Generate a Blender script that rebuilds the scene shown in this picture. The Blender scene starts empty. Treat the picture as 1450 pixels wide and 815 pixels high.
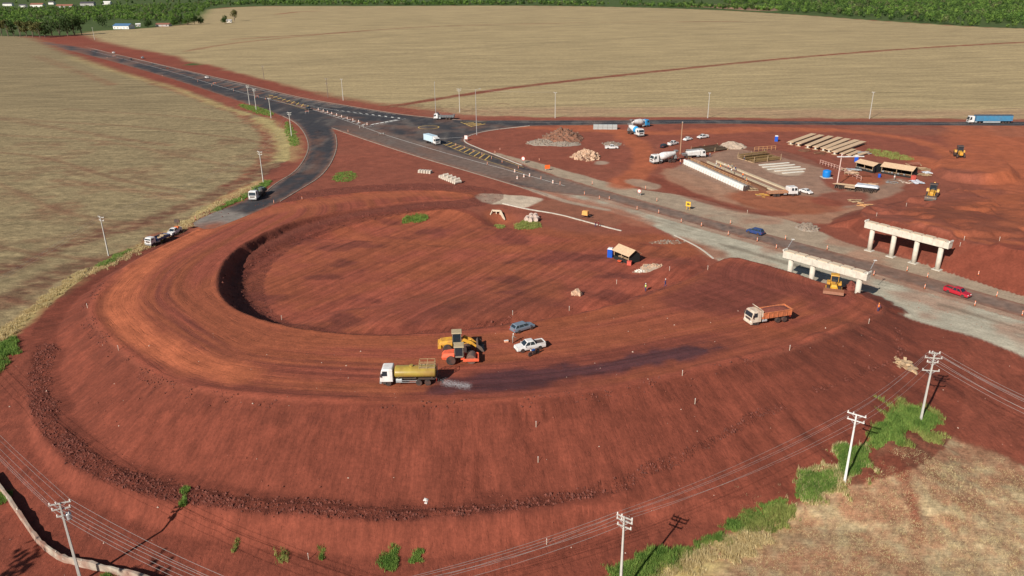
# Highway interchange under construction on red earth, seen from the air.
import bpy, bmesh, math, random
import numpy as np
from mathutils import Vector, Matrix
random.seed(7); rng = np.random.default_rng(7)
scene = bpy.context.scene
COL = scene.collection
R = math.radians

# ------------------------------------------------------------------ camera and survey helper
FPX, CAMH, HOR, ROLL = 1100.0, 63.0, -35.0, R(0.7)
PITCH = math.atan((407.5 - HOR) / FPX)
_F = np.array([0, math.cos(PITCH), -math.sin(PITCH)])
_R0 = np.array([1.0, 0, 0]); _U0 = np.array([0, math.sin(PITCH), math.cos(PITCH)])
_RR = math.cos(ROLL) * _R0 - math.sin(ROLL) * _U0
_UU = math.sin(ROLL) * _R0 + math.cos(ROLL) * _U0
CAM = np.array([0, 0, CAMH])


def at(u, v, z=0.0):
    """the spot on the site at height z seen at picture position u, v (used as a survey)"""
    d = _F + _RR * (u - 725) / FPX - _UU * (v - 407.5) / FPX
    return CAM + d * ((z - CAMH) / d[2])


cam = bpy.data.cameras.new('camera'); camo = bpy.data.objects.new('camera', cam); COL.objects.link(camo)
cam.sensor_width = 36; cam.lens = 36 * FPX / 1450
cam.clip_start = 1; cam.clip_end = 20000
camo.matrix_world = Matrix(((_RR[0], _UU[0], -_F[0], 0), (_RR[1], _UU[1], -_F[1], 0), (_RR[2], _UU[2], -_F[2], CAMH), (0, 0, 0, 1)))
scene.camera = camo

# ------------------------------------------------------------------ numeric helpers


def _hash(ix, iy, seed):
    h = (ix.astype(np.int64) * 374761393 + iy.astype(np.int64) * 668265263 + seed * 144665) & 0xffffffff
    h = ((h ^ (h >> 13)) * 1274126177) & 0xffffffff
    h = h ^ (h >> 16)
    return (h & 0xffff) / 65535.0


def vnoise(x, y, seed=0):
    ix = np.floor(x); iy = np.floor(y); fx = x - ix; fy = y - iy
    fx = fx * fx * (3 - 2 * fx); fy = fy * fy * (3 - 2 * fy)
    a = _hash(ix, iy, seed); b = _hash(ix + 1, iy, seed); c = _hash(ix, iy + 1, seed); d = _hash(ix + 1, iy + 1, seed)
    return (a * (1 - fx) + b * fx) * (1 - fy) + (c * (1 - fx) + d * fx) * fy


def fbm(x, y, seed=0, o=4):
    r = 0; a = .5; t = 0
    for k in range(o):
        r = r + a * vnoise(x, y, seed + k * 17); t += a; a *= .5; x = x * 2.03 + 5.1; y = y * 2.03 + 3.7
    return r / t


def chaikin(p, closed=True, n=2):
    p = np.asarray(p, float)
    for _ in range(n):
        if closed:
            q = np.roll(p, -1, 0); p = np.stack([.75 * p + .25 * q, .25 * p + .75 * q], 1).reshape(-1, p.shape[1])
        else:
            a, b = p[:-1], p[1:]
            m = np.stack([.75 * a + .25 * b, .25 * a + .75 * b], 1).reshape(-1, p.shape[1])
            p = np.vstack([p[:1], m[1:-1], p[-1:]])
    return p


def survey(px, z=None, smooth=2, closed=True):
    """list of (u, v[, z]) -> world polyline (x, y, z)"""
    w = np.array([at(q[0], q[1], q[2] if len(q) > 2 else (z or 0.0)) for q in px])
    return chaikin(w, closed, smooth) if smooth else w


def sdist(x, y, line, closed=True):
    """distance to a polyline, arc length of the nearest point and height of the line there"""
    d2 = np.full(x.shape, 1e18); s = np.zeros(x.shape); zz = np.zeros(x.shape); k = np.zeros(x.shape, np.int32)
    acc = 0.0; n = len(line); m = n if closed else n - 1
    for i in range(m):
        ax, ay, az = line[i]; bx, by, bz = line[(i + 1) % n]
        L2 = (bx - ax) ** 2 + (by - ay) ** 2
        L = math.sqrt(L2)
        if L < 1e-9:
            continue
        t = np.clip(((x - ax) * (bx - ax) + (y - ay) * (by - ay)) / L2, 0, 1)
        e = (x - ax - t * (bx - ax)) ** 2 + (y - ay - t * (by - ay)) ** 2
        g = e < d2
        d2 = np.where(g, e, d2); s = np.where(g, acc + t * L, s); zz = np.where(g, az + t * (bz - az), zz); k = np.where(g, i, k)
        acc += L
    return np.sqrt(d2), s, zz, k


def inside(x, y, line):
    r = np.zeros(x.shape, bool); n = len(line)
    for i in range(n):
        ax, ay = line[i][:2]; bx, by = line[(i + 1) % n][:2]
        if ay == by:
            continue
        c = ((ay > y) != (by > y)) & (x < (bx - ax) * (y - ay) / (by - ay) + ax)
        r ^= c
    return r


def sstep(a, b, x):
    t = np.clip((x - a) / (b - a), 0, 1); return t * t * (3 - 2 * t)


def boxed(x, y, line, margin):
    l = np.asarray(line); lo = l[:, :2].min(0) - margin; hi = l[:, :2].max(0) + margin
    return (x > lo[0]) & (x < hi[0]) & (y > lo[1]) & (y < hi[1])


def sdf(x, y, line, margin=25.0):
    """signed distance (negative inside), only worked out near the outline"""
    o = np.full(x.shape, margin * 1.0); q = boxed(x, y, line, margin)
    if q.any():
        d = sdist(x[q], y[q], line)[0]; o[q] = np.where(inside(x[q], y[q], line), -d, d)
    return o


def band(x, y, line, margin=25.0):
    o = np.full(x.shape, margin * 1.0); s = np.zeros(x.shape); q = boxed(x, y, line, margin)
    if q.any():
        d, a, _, _ = sdist(x[q], y[q], line, False); o[q] = d; s[q] = a
    return o, s


def idw(x, y, pts, p=3.0):
    num = np.zeros(x.shape); den = np.zeros(x.shape)
    for px, py, pz in pts:
        w = 1.0 / ((x - px) ** 2 + (y - py) ** 2 + .05) ** (p / 2)
        num += w * pz; den += w
    return num / den


# ------------------------------------------------------------------ earthworks (survey points: u, v, height)
OUT = [(330, 300, 0), (285, 322, .4), (235, 346, 1.0), (190, 368, 1.5), (152, 394, 2.0), (124, 430, 2.5), (127, 452, 2.8), (150, 480, 3.1),
       (198, 519, 3.7), (240, 543, 4.1), (300, 556, 4.4), (400, 566, 4.7), (500, 570, 4.9), (600, 571, 5.0), (700, 568, 5.1),
       (816, 556, 5.3), (893, 545, 5.4), (966, 531, 5.4), (1047, 512, 5.2), (1117, 496, 4.8), (1200, 465, 3.5), (1262, 440, 1.0)]
BRI = [(1228, 419, 2.4), (1195, 408.5, 3.9), (1165, 399.5, 4.4), (1120, 384.5, 4.5), (1080, 373, 4.6), (1030, 360, 4.6)]
INN = [(990, 388, 4.8), (940, 410, 5.0), (880, 430, 5.0), (800, 448, 5.0), (720, 460, 5.0), (640, 469, 5.0), (560, 474, 4.8), (500, 473, 4.7),
       (440, 467, 4.5), (400, 460, 4.2), (360, 449, 3.9), (330, 436, 3.6), (312, 418, 3.3), (308, 395, 2.9), (316, 372, 2.6), (340, 347, 2.1),
       (400, 318, 1.5), (450, 305, 1.1), (500, 296, .7), (540, 290, .5), (600, 283, .3), (660, 283, .1), (680, 275, 0), (600, 268, 0), (480, 274, 0), (400, 287, 0)]
EMB = survey(OUT + BRI + INN)
NOUT = len(OUT) * 4; NBRI = len(BRI) * 4
BENCH = survey([(55, 490, -.8), (42, 530, -.9), (38, 560, -1.0), (45, 590, -1.1), (62, 620, -1.2), (85, 645, -1.3), (110, 665, -1.4), (150, 682, -1.5),
                (200, 698, -1.5), (260, 712, -1.5), (330, 722, -1.5), (400, 729, -1.5), (470, 734, -1.5), (560, 736, -1.5), (640, 734, -1.5), (720, 728, -1.5),
                (800, 716, -1.5), (900, 694, -1.4), (1000, 660, -1.3), (1100, 612, -1.2), (1180, 578, -1.0), (1250, 545, -.9), (1300, 515, -.8),
                (1262, 440, -.8), (1000, 400, -.8), (700, 350, -.8), (300, 330, -.8), (150, 395, -.8), (80, 455, -.8)])
LOOP = survey([(640, 291, 0), (560, 300, 0), (480, 312, 0), (400, 340, 0), (345, 370, 0), (330, 410, 0), (370, 455, 0), (440, 480, 0), (640, 490, 0), (800, 470, 0),
               (940, 425, 0), (1010, 385, 0), (960, 352, 0), (850, 338, 0), (760, 330, 0), (700, 318, 0)])
FLOOR = [tuple(at(*q)) for q in [(420, 440, -2.6), (375, 405, -2.6), (400, 370, -2.5), (450, 350, -2.1), (560, 322, -1.6), (650, 310, -1.1), (600, 400, -1.4), (500, 425, -1.6),
                                 (500, 450, .2), (560, 455, 1.4), (640, 455, 2.4), (700, 450, 2.6), (760, 440, 2.6), (800, 425, 2.2), (750, 380, 0), (850, 400, 1.3), (900, 380, .4),
                                 (950, 382, 1.6), (850, 350, -.2), (950, 350, 0), (720, 332, -.8), (800, 332, 0), (690, 360, -.9), (470, 395, -2.2), (540, 370, -1.8)]]
ABUT = survey([(1205, 303, 2.2), (1255, 312, 4.6), (1310, 325, 5.4), (1360, 340, 5.6), (1450, 364, 5.6), (1650, 420, 5.6), (1800, 340, 5.5), (1560, 292, 4.2), (1450, 272, 2.8),
               (1390, 266, 2.0), (1330, 276, 1.2), (1265, 288, 1.2)])
SPUR = survey([(1325, 226, 1.2), (1360, 214, 2.0), (1402, 216, 2.8), (1432, 232, 3.0), (1428, 243, 3.0), (1385, 246, 2.8), (1338, 244, 2.0)])
CULV = at(708, 312, -1.0)

# roads, all at height 0
HWY_N = [(60, 57), (120, 66), (200, 85), (300, 108), (350, 119), (419, 137), (483, 148), (543, 158), (585, 164), (654, 170), (740, 170), (850, 170), (1000, 168.5), (1150, 171.5), (1300, 172), (1460, 172), (1900, 173)]
HWY_S = [(1900, 180), (1460, 178), (1300, 177.5), (1150, 177), (1000, 174.5), (850, 177), (750, 177.5), (695, 183.5), (668, 190), (657, 195.5), (658, 201), (677, 209), (702, 219), (739, 233), (772, 245), (800, 253),
         (859, 271), (909, 284), (959, 297.5), (1000, 309), (1124, 341), (1248, 375), (1341, 400), (1450, 431), (1800, 530), (1800, 552), (1450, 449), (1379, 428), (1310, 408), (1230, 385), (1124, 356), (1062, 338), (1000, 321), (925, 300), (884, 289), (843, 277),
         (801, 275), (748, 267), (695, 251), (648, 237), (599, 223), (521, 198), (470, 180.5)]
CON_R = [(475, 190), (478, 206), (471, 228), (455, 250), (427, 267), (397, 285), (360, 301), (325, 315), (296, 326)]
CON_L = [(268, 318), (290, 306), (330, 290), (378, 270), (391, 259), (416, 245), (430, 228), (438, 209), (433, 190), (419, 173), (400, 164), (330, 140), (240, 110), (150, 84), (85, 68), (40, 59)]
ROAD = survey(HWY_N + HWY_S + CON_R + CON_L, 0, 1)


def roadmask(x, y):
    return sdf(x, y, ROAD, 12)


def height(x, y, full=True):
    x = np.asarray(x, float); y = np.asarray(y, float)
    b = -4.4 * np.clip((128 - y) / 53, 0, 1.25)
    b = b * (1 - sstep(75, 140, x) * .35)
    # rolling farmland far away, kept level near the works and along the roads
    far = sstep(420, 900, y)
    b = b + far * (7 * (fbm(x / 600, y / 600, 3, 2) - .5))
    sl = sdf(x, y, LOOP, 12)
    f = 1 - sstep(-7, 2, sl)
    q = f > 0
    if q.any():
        fz = idw(x[q], y[q], FLOOR, 3.2); b[q] = b[q] * (1 - f[q]) + fz * f[q]
    # hollow at the culvert mouth
    dc = np.hypot(x - CULV[0], (y - CULV[1]) * .8)
    b = b - 2.2 * np.exp(-(dc / 5.0) ** 2)
    h = b
    for line, slope_o, slope_i in ((BENCH, 1.35, 1.35), (EMB, 2.15, .72), (ABUT, 1.25, 3.0), (SPUR, 1.2, 1.2)):
        q = boxed(x, y, line, 30)
        if not q.any():
            continue
        d, s, z, k = sdist(x[q], y[q], line)
        ins = inside(x[q], y[q], line)
        if line is EMB:
            sl = np.where(k < NOUT, slope_o + 1.9 * sstep(15, 62, x[q]), np.where(k < NOUT + NBRI, 1.2, slope_i))
            # the inner bank is steep on the left, worn to a gentle one on the right
            sl = np.where((k >= NOUT + NBRI) & (x[q] > -8), 1.7, sl)
            sl = sl * (1 + .25 * (fbm(s / 6, s * 0 + 3, 5, 2) - .5))
        elif line is ABUT:
            sl = np.where(k < 24, slope_o, slope_i)
        else:
            sl = slope_o
        e = z - d / sl
        if ins.any():
            e[ins] = idw(x[q][ins], y[q][ins], line[::2], 3.0)
            if line is EMB:  # safety lip of loose earth at the outer edge
                lip = np.where(k < NOUT, .28 * np.exp(-((d - .9) / .7) ** 2) * (fbm(s / 9, s * 0, 9, 2) > .42), 0)
                lip = lip + np.where(k >= NOUT + NBRI, .3 * np.exp(-((d - .5) / .5) ** 2) * fbm(s / 5, s * 0, 19, 2), 0)
                e = e + np.where(ins, lip, 0)
        if full and line is EMB:
            inb = (~ins) & (k >= NOUT + NBRI) & (d < 9)
            e = e + np.where(inb, (fbm(x[q] / 2.2, y[q] / 2.2, 39, 4) - .5) * 1.5 * sstep(0, 1.2, d), 0)
        if full and line is not SPUR:
            out = ~ins
            rill = vnoise(s / .9, d * .12, 31) * .6 + vnoise(s / 2.3, d * .1, 37)
            e = e + np.where(out, (rill - .8) * .20 * sstep(0, 1.5, d) - .30 * sstep(.72, .92, vnoise(s / 2.9, d * .06, 38)) * sstep(.3, 2, d), 0)
        h[q] = np.maximum(h[q], e)
    return h


def hz(x, y):
    return float(height(np.array([x]), np.array([y]), False)[0])


def gp(u, v):
    """ground point seen at u, v"""
    z = 7.5; p = at(u, v, z)
    while z > -12:
        p = at(u, v, z)
        if hz(p[0], p[1]) >= z: break
        z -= .04
    return Vector((p[0], p[1], hz(p[0], p[1])))


# ------------------------------------------------------------------ materials
MATS = {}


def mat(name, rgb, rough=.6, metal=0.0, var=.15, scale=3.0, dust=0.0, spec=.5, alpha=None):
    key = name
    if key in MATS:
        return MATS[key]
    m = bpy.data.materials.new(name); m.use_nodes = True; nt = m.node_tree; N = nt.nodes; Lk = nt.links
    bs = N['Principled BSDF']; bs.inputs['Roughness'].default_value = rough; bs.inputs['Metallic'].default_value = metal
    bs.inputs['Specular IOR Level'].default_value = spec
    tc = N.new('ShaderNodeTexCoord'); no = N.new('ShaderNodeTexNoise'); no.inputs['Scale'].default_value = scale; no.inputs['Detail'].default_value = 5
    Lk.new(tc.outputs['Object'], no.inputs['Vector'])
    mp = N.new('ShaderNodeMapRange'); mp.inputs[1].default_value = .25; mp.inputs[2].default_value = .75
    mp.inputs[3].default_value = 1 - var; mp.inputs[4].default_value = 1 + var
    Lk.new(no.outputs['Fac'], mp.inputs[0])
    mx = N.new('ShaderNodeVectorMath'); mx.operation = 'MULTIPLY'; mx.inputs[0].default_value = rgb
    Lk.new(mp.outputs[0], mx.inputs[1])
    out = mx.outputs[0]
    if dust:
        n2 = N.new('ShaderNodeTexNoise'); n2.inputs['Scale'].default_value = scale * .45; n2.inputs['Detail'].default_value = 6
        Lk.new(tc.outputs['Object'], n2.inputs['Vector'])
        r2 = N.new('ShaderNodeMapRange'); r2.inputs[1].default_value = .35; r2.inputs[2].default_value = .7; r2.inputs[3].default_value = 0; r2.inputs[4].default_value = dust
        Lk.new(n2.outputs['Fac'], r2.inputs[0])
        m2 = N.new('ShaderNodeMix'); m2.data_type = 'RGBA'; m2.inputs['B'].default_value = (.25, .09, .055, 1)
        Lk.new(r2.outputs[0], m2.inputs['Factor']); Lk.new(out, m2.inputs['A']); out = m2.outputs['Result']
    Lk.new(out, bs.inputs['Base Color'])
    if alpha is not None:
        bs.inputs['Alpha'].default_value = alpha
    MATS[key] = m
    return m


def leaf_mat(name, a, b, scale=.35):
    """leaf colour that changes from clump to clump"""
    if name in MATS:
        return MATS[name]
    m = bpy.data.materials.new(name); m.use_nodes = True; nt = m.node_tree; N = nt.nodes; Lk = nt.links
    bs = N['Principled BSDF']; bs.inputs['Roughness'].default_value = .75; bs.inputs['Specular IOR Level'].default_value = .2
    tc = N.new('ShaderNodeTexCoord'); no = N.new('ShaderNodeTexNoise'); no.inputs['Scale'].default_value = scale; no.inputs['Detail'].default_value = 3
    geo = N.new('ShaderNodeNewGeometry'); ad = N.new('ShaderNodeMath'); ad.operation = 'MULTIPLY_ADD'; ad.inputs[1].default_value = .45; ad.inputs[2].default_value = -.22
    Lk.new(geo.outputs['Random Per Island'], ad.inputs[0])
    Lk.new(tc.outputs['Object'], no.inputs['Vector'])
    sm = N.new('ShaderNodeMath'); sm.operation = 'ADD'; Lk.new(no.outputs['Fac'], sm.inputs[0]); Lk.new(ad.outputs[0], sm.inputs[1])
    rp = N.new('ShaderNodeMapRange'); rp.inputs[1].default_value = .25; rp.inputs[2].default_value = .75; Lk.new(sm.outputs[0], rp.inputs[0])
    mx = N.new('ShaderNodeMix'); mx.data_type = 'RGBA'; mx.inputs['A'].default_value = (*a, 1); mx.inputs['B'].default_value = (*b, 1)
    Lk.new(rp.outputs[0], mx.inputs['Factor']); Lk.new(mx.outputs['Result'], bs.inputs['Base Color'])
    tr = N.new('ShaderNodeBsdfTranslucent'); Lk.new(mx.outputs['Result'], tr.inputs['Color'])
    ms = N.new('ShaderNodeMixShader'); ms.inputs[0].default_value = .25
    Lk.new(bs.outputs[0], ms.inputs[1]); Lk.new(tr.outputs[0], ms.inputs[2]); Lk.new(ms.outputs[0], N['Material Output'].inputs[0])
    MATS[name] = m
    return m


def prop(o, label=None, cat=None, group=None, kind=None):
    if label: o['label'] = label
    if cat: o['category'] = cat
    if group: o['group'] = group
    if kind: o['kind'] = kind
    return o


def mesh_np(name, V, Fc, material, parent=None, smooth=False, link=True):
    """mesh from numpy arrays; Fc is (n,3) or (n,4)"""
    me = bpy.data.meshes.new(name); V = np.ascontiguousarray(V, np.float32); Fc = np.ascontiguousarray(Fc, np.int32)
    k = Fc.shape[1]
    me.vertices.add(len(V)); me.vertices.foreach_set('co', V.ravel())
    me.loops.add(Fc.size); me.loops.foreach_set('vertex_index', Fc.ravel())
    me.polygons.add(len(Fc)); me.polygons.foreach_set('loop_start', np.arange(0, Fc.size, k, dtype=np.int32))
    me.polygons.foreach_set('use_smooth', np.full(len(Fc), smooth))
    me.update(); me.validate()
    if material: me.materials.append(material)
    o = bpy.data.objects.new(name, me); COL.objects.link(o)
    if parent: o.parent = parent
    return o


# ------------------------------------------------------------------ the ground sheet
def axis(lo, a, b, hi, st, g1, g2):
    mid = list(np.arange(a, b, st)); s = st; l = []; p = a
    while p > lo:
        s *= g1; p -= s; l.append(p)
    s = st; r = []; p = mid[-1]
    while p < hi:
        s *= g2; p += s; r.append(p)
    return np.array(l[::-1] + mid + r)


XS = axis(-3200, -135, 215, 3200, .5, 1.03, 1.03)
YS = axis(5, 70, 245, 6500, .5, 1.06, 1.012)
GX, GY = np.meshgrid(XS, YS); X = GX.ravel(); Y = GY.ravel()
H = height(X, Y)
RM = roadmask(X, Y)

# base colours of the different earths
RED = np.array([.215, .054, .031]); DRED = np.array([.112, .029, .020]); ORA = np.array([.37, .104, .046]); BRN = np.array([.22, .085, .05])
GRV = np.array([.36, .275, .195]); GRG = np.array([.40, .36, .275]); FAR = np.array([.36, .272, .142]); LEF = np.array([.245, .186, .098])
STR = np.array([.50, .40, .25]); DRY = np.array([.42, .33, .14]); WET = np.array([.085, .030, .031]); PALE = np.array([.50, .40, .30]); GRN = np.array([.10, .15, .035])
n1 = fbm(X / 14, Y / 14, 1, 5); n2 = fbm(X / 3.1, Y / 3.1, 2, 4); n3 = fbm(X / 60, Y / 60, 4, 4); n4 = fbm(X / 1.1, Y / 1.1, 6, 3)
C = RED[None, :] * (0.8 + .4 * n1)[:, None] * (.85 + .3 * n2)[:, None]
C = C * (1 - .25 * sstep(.55, .75, n3))[:, None] + BRN[None, :] * (.25 * sstep(.55, .75, n3))[:, None]
FLD = np.zeros(len(X)); ROU = np.full(len(X), .42); WETA = np.zeros(len(X))
KIND = np.zeros(len(X), np.int8)  # 0 earth, 1 field, 2 gravel


def wob(a, sc, seed):
    return (fbm(X / sc, Y / sc, seed, 4) - .5) * 2 * a


def lay(m, col, vary=.25, nz=None):
    global C
    m = np.clip(m, 0, 1)[:, None]
    q = (1 - vary + 2 * vary * (n2 if nz is None else nz))[:, None]
    C = C * (1 - m) + col[None, :] * q * m


def zone(px, col, soft=1.0, wb=1.5, wsc=6.0, seed=11, amt=1.0, vary=.25, z=0.0, smooth=2, nz=None):
    d = sdf(X, Y, survey(px, z, smooth)) + wob(wb, wsc, seed)
    m = (1 - sstep(-soft, soft, d)) * amt
    lay(m, col, vary, nz)
    return m


def stripe(px, width, col, soft=.6, wb=.6, amt=1.0, vary=.25, z=0.0, wsc=5.0):
    d, s = band(X, Y, survey(px, z, 2, False), width + 12)
    m = (1 - sstep(width / 2 - soft, width / 2 + soft, d + wob(wb, wsc, 23))) * amt
    lay(m, col, vary)
    return m


# --- fields
rowd = vnoise(X / 46 + Y / 400, Y / 5.0 + X / 60, 41)
rowf = vnoise(X / 90, Y / 9 - X / 130, 43)
m = zone([(-900, 50), (25, 50.5), (60, 58), (83, 71), (138, 88), (193, 107), (238, 119), (276, 133), (330, 152), (380, 166), (402, 186), (412, 205), (408, 222), (388, 243), (345, 262), (298, 288), (270, 309), (220, 332), (185, 352), (125, 382), (60, 425), (0, 478), (-200, 640), (-1500, 700)],
         LEF, 1.5, 3, 9, 12, vary=.18, nz=.5 * rowd + .5 * n1, smooth=1)
FLD = np.maximum(FLD, m)
FARM = [(112, 46), (138, 57.5), (176, 65.5), (208, 71.5), (240, 76), (262, 84), (300, 92), (345, 104), (420, 126), (480, 140), (540, 149), (640, 160), (700, 165), (1000, 166), (1450, 168.5), (2600, 169), (2600, 70), (1450, 43), (1250, 30), (1110, 20), (1000, 14), (830, 9.5), (720, 8), (500, 8.5), (340, 10), (280, 16), (285, 34), (200, 42)]
m = zone(FARM, FAR, 2.5, 4, 14, 13, vary=.16, nz=.6 * rowd + .4 * n3, smooth=1)
FLD = np.maximum(FLD, m)
KIND[FLD > .5] = 1
# darker strips of the far field and the red tracks that cross it
for px, w, a in (([(0, 0)], 0, 0),
                 ([(240, 76), (420, 62), (620, 45), (900, 33), (1150, 31)], 16, .5), ([(360, 92), (500, 80), (700, 62), (1000, 48), (1200, 44)], 18, .55),
                 ([(330, 98), (480, 88), (640, 74), (760, 62)], 10, .5), ([(560, 30), (760, 40), (1000, 40)], 14, .3), ([(300, 60), (500, 45), (800, 30)], 12, .35)):
    if w:
        stripe(px, w, LEF * 1.15, 5, 4, a, wsc=20)
stripe([(545, 152), (600, 143), (660, 133), (760, 119), (920, 101), (1100, 83), (1300, 68.5), (1460, 60)], 7.5, RED * .95, 2, 1.5, .95, wsc=9)
stripe([(330, 56), (480, 47), (600, 38), (760, 34), (920, 32), (1050, 31)], 8, BRN, 3, 3, .7, wsc=12)
stripe([(395, 21), (420, 17.5), (450, 16)], 14, RED, 5, 4, .8, wsc=12)
stripe([(262, 72), (320, 62), (420, 52), (520, 44)], 7, RED, 2.5, 2, .55, wsc=12)
stripe([(640, 158), (900, 158), (1200, 160), (1450, 162), (1800, 163)], 26, np.array([.36, .21, .13]), 9, 7, .55, wsc=18)
stripe([(330, 104), (420, 126), (480, 140), (560, 151), (620, 156)], 10, RED, 4, 4, .6, wsc=12)
# tracks and bare patches of the left field
stripe([(120, 82), (200, 110), (280, 138), (340, 160), (385, 190), (380, 225), (330, 262)], 6, RED, 2, 2.5, .8, wsc=8)
stripe([(50, 78), (110, 100), (160, 120)], 4, RED, 1.6, 2, .5)
stripe([(0, 168), (90, 182), (180, 198), (240, 205)], 4, BRN * .8, 1.8, 2, .6)
stripe([(0, 385), (60, 360), (130, 335), (220, 310), (290, 280), (350, 255), (400, 232)], 7, DRED, 3, 3.5, .75, wsc=7)
stripe([(-60, 470), (0, 430), (60, 395), (130, 370)], 8, DRED * .9, 3, 3.5, .7, wsc=7)
stripe([(80, 255), (200, 270), (300, 290)], 5, BRN, 2, 3, .45, wsc=7)
for k in range(3):
    lay(sstep(.60, .75, fbm(X / 17 + 40 * k, Y / 17, 51 + k, 4)) * (FLD > .5) * (Y < 330) * (X < 0) * .35, BRN * .75)
lay((FLD > .5) * (X < 0) * (Y < 420) * sstep(.45, .7, fbm(X / 2.6, Y / 1.6, 57, 4)) * .4, LEF * 1.45)
lay((FLD > .5) * (X < 0) * (Y < 420) * sstep(.5, .72, fbm(X / 3.1 + 9, Y / 1.5, 58, 4)) * .4, LEF * .65)
# contour terraces and machine passes across the stubble
tq = (Y - .13 * X + 26 * (fbm(X / 160, Y / 160, 151, 2) - .5)) / 41.0
lay((FLD > .5) * ((X > 0) | (Y > 420)) * (1 - sstep(.03, .09, np.abs(tq - np.round(tq)))) * .30, LEF * 1.0)
tq = (Y * .82 + X * .42 + 30 * (fbm(X / 120, Y / 120, 152, 2) - .5)) / 27.0
lay((FLD > .5) * (X < 0) * (Y < 420) * (1 - sstep(.02, .07, np.abs(tq - np.round(tq)))) * .38, BRN * .8)
tq = (Y * .82 + X * .42 + 30 * (fbm(X / 120, Y / 120, 152, 2) - .5)) / 4.2
lay((FLD > .5) * (X < 0) * (Y < 420) * (1 - sstep(.1, .3, np.abs(tq - np.round(tq)))) * .16, LEF * 1.5)
# dry yellow verge between field and earthworks
vg = [(-60, 530), (0, 482), (60, 430), (130, 385), (185, 357), (225, 336), (272, 314), (300, 291), (345, 266), (372, 256)]
stripe(vg, 3.2, DRY, 1.4, 1.6, .9, wsc=3)
stripe([(370, 168), (400, 188), (412, 206), (405, 225)], 9, DRY * .95, 3, 3, .8, wsc=4)
stripe([(100, 80), (190, 109), (240, 121), (300, 146), (350, 162)], 4.5, DRY, 2, 2.5, .7, wsc=4)
# green country beyond the far field, bare reddish field among the woods
lay(sstep(0, 6, sdf(X, Y, survey(FARM, 0, 1), 60)) * (Y > 640 - .25 * np.clip(X, 0, 400)) * (X > -260), GRN * .6)
zone([(-900, 8), (-900, 49), (30, 49), (128, 46), (150, 42), (200, 39.5), (283, 31), (287, 22), (300, 11), (300, 2), (-900, 2)], GRN * .9, 8, 6, 30, 44)
lay((Y > 1000) * (FLD < .4) * (sdf(X, Y, survey(FARM, 0, 1), 60) > 3), GRN * .6)
zone([(950, 8), (1040, 6), (1110, 12), (1090, 17), (1000, 11)], np.array([.34, .2, .13]), 8, 8, 40)
# field at the lower right: thin pale straw over red soil
NRF = [(845, 830), (905, 800), (975, 768), (1040, 742), (1105, 722), (1165, 700), (1220, 672), (1275, 640), (1310, 622), (1370, 632), (1450, 660), (1700, 740), (1900, 1400), (700, 1400)]
dn = sdf(X, Y, survey(NRF, -3.2, 1)) + wob(1.0, 4, 61)
mn = 1 - sstep(-1, 1, dn)
strw = sstep(.22, .60, fbm(X / 3.2, Y / 2.2, 63, 5) + .25 * (n4 - .5) + .26 * (sstep(.40, .62, fbm(X / 16, Y / 16, 64, 3)) - .5))
lay(mn, np.array([.29, .125, .07])); lay(mn * (.30 + .70 * strw) * (.45 + .4 * sstep(.3, .7, n4)), STR * np.array([.80, .80, .74]))
lay(mn * (1 - sstep(2.5, 7, -dn)) * (1 - sstep(22, 40, X + 8 * (n1 - .5))) * sstep(.3, .55, n2), DRY * 1.0)
FLD = np.maximum(FLD, mn * .6); KIND[mn > .5] = 1
stripe([(1225, 690), (1262, 660), (1285, 700), (1300, 740)], 1.6, RED, .7, 1, .8, z=-3)

# --- gravel shoulders of the new carriageway, yard hard-standing
m = zone([(690, 213), (725, 222), (762, 230), (825, 248), (873, 261), (909, 269), (971, 276), (1004, 284), (1034, 294), (1109, 309), (1152, 322), (1186, 340), (1230, 352), (1310, 373), (1372, 387), (1410, 400), (1450, 404), (1700, 470),
          (1700, 560), (1450, 449), (1310, 408), (1124, 356), (1000, 321), (1000, 309), (909, 284), (800, 253), (739, 233)], GRV * .95, .5, .7, 4, 14, vary=.15)
m2 = zone([(752, 266), (801, 275), (843, 277), (884, 289), (1000, 321), (1124, 356), (1310, 408), (1450, 449), (1700, 525), (1700, 640), (1450, 496), (1290, 452), (1200, 428), (1100, 402), (1020, 372), (985, 352), (955, 334), (905, 312), (850, 296), (800, 281)], GRG, .6, .9, 5, 15, vary=.14)
KIND[(np.maximum(m, m2) > .5) & (H < .25)] = 2
ga, _, gz, _ = sdist(X, Y, ABUT[:26], False)
gq = (np.maximum(m, m2) > .02) & ((ga < 1.34 * gz + wob(.5, 3, 46)) | (inside(X, Y, ABUT)) | ((Y < 150) & (H > .45)))
C[gq] = (RED[None, :] * (0.8 + .4 * n1)[:, None])[gq]
hw = survey([(740, 255), (859, 281), (1000, 322), (1124, 357), (1310, 408), (1450, 449), (1800, 552)], 0, 2, False)
d, s = band(X, Y, hw, 30)
lay((d < 9) * np.maximum(m, m2) * (H < .45) * .3 * sstep(.5, .75, vnoise(d * 1.3, s / 30, 71)), GRV * .6)
lay(np.maximum(m, m2) * (H < .45) * sstep(.52, .70, fbm(X / 12, Y / 12, 153, 5)) * .45, BRN * 1.5)
lay((d < 2.2) * np.maximum(m, m2) * (H < .45) * .5, BRN * 1.35)
stripe([(1020, 345), (1090, 365), (1160, 385)], 1.5, GRV * .4, .6, .8, .6)
stripe([(1330, 430), (1400, 452), (1450, 466)], 1.2, GRV * .5, .5, .8, .6)
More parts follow.
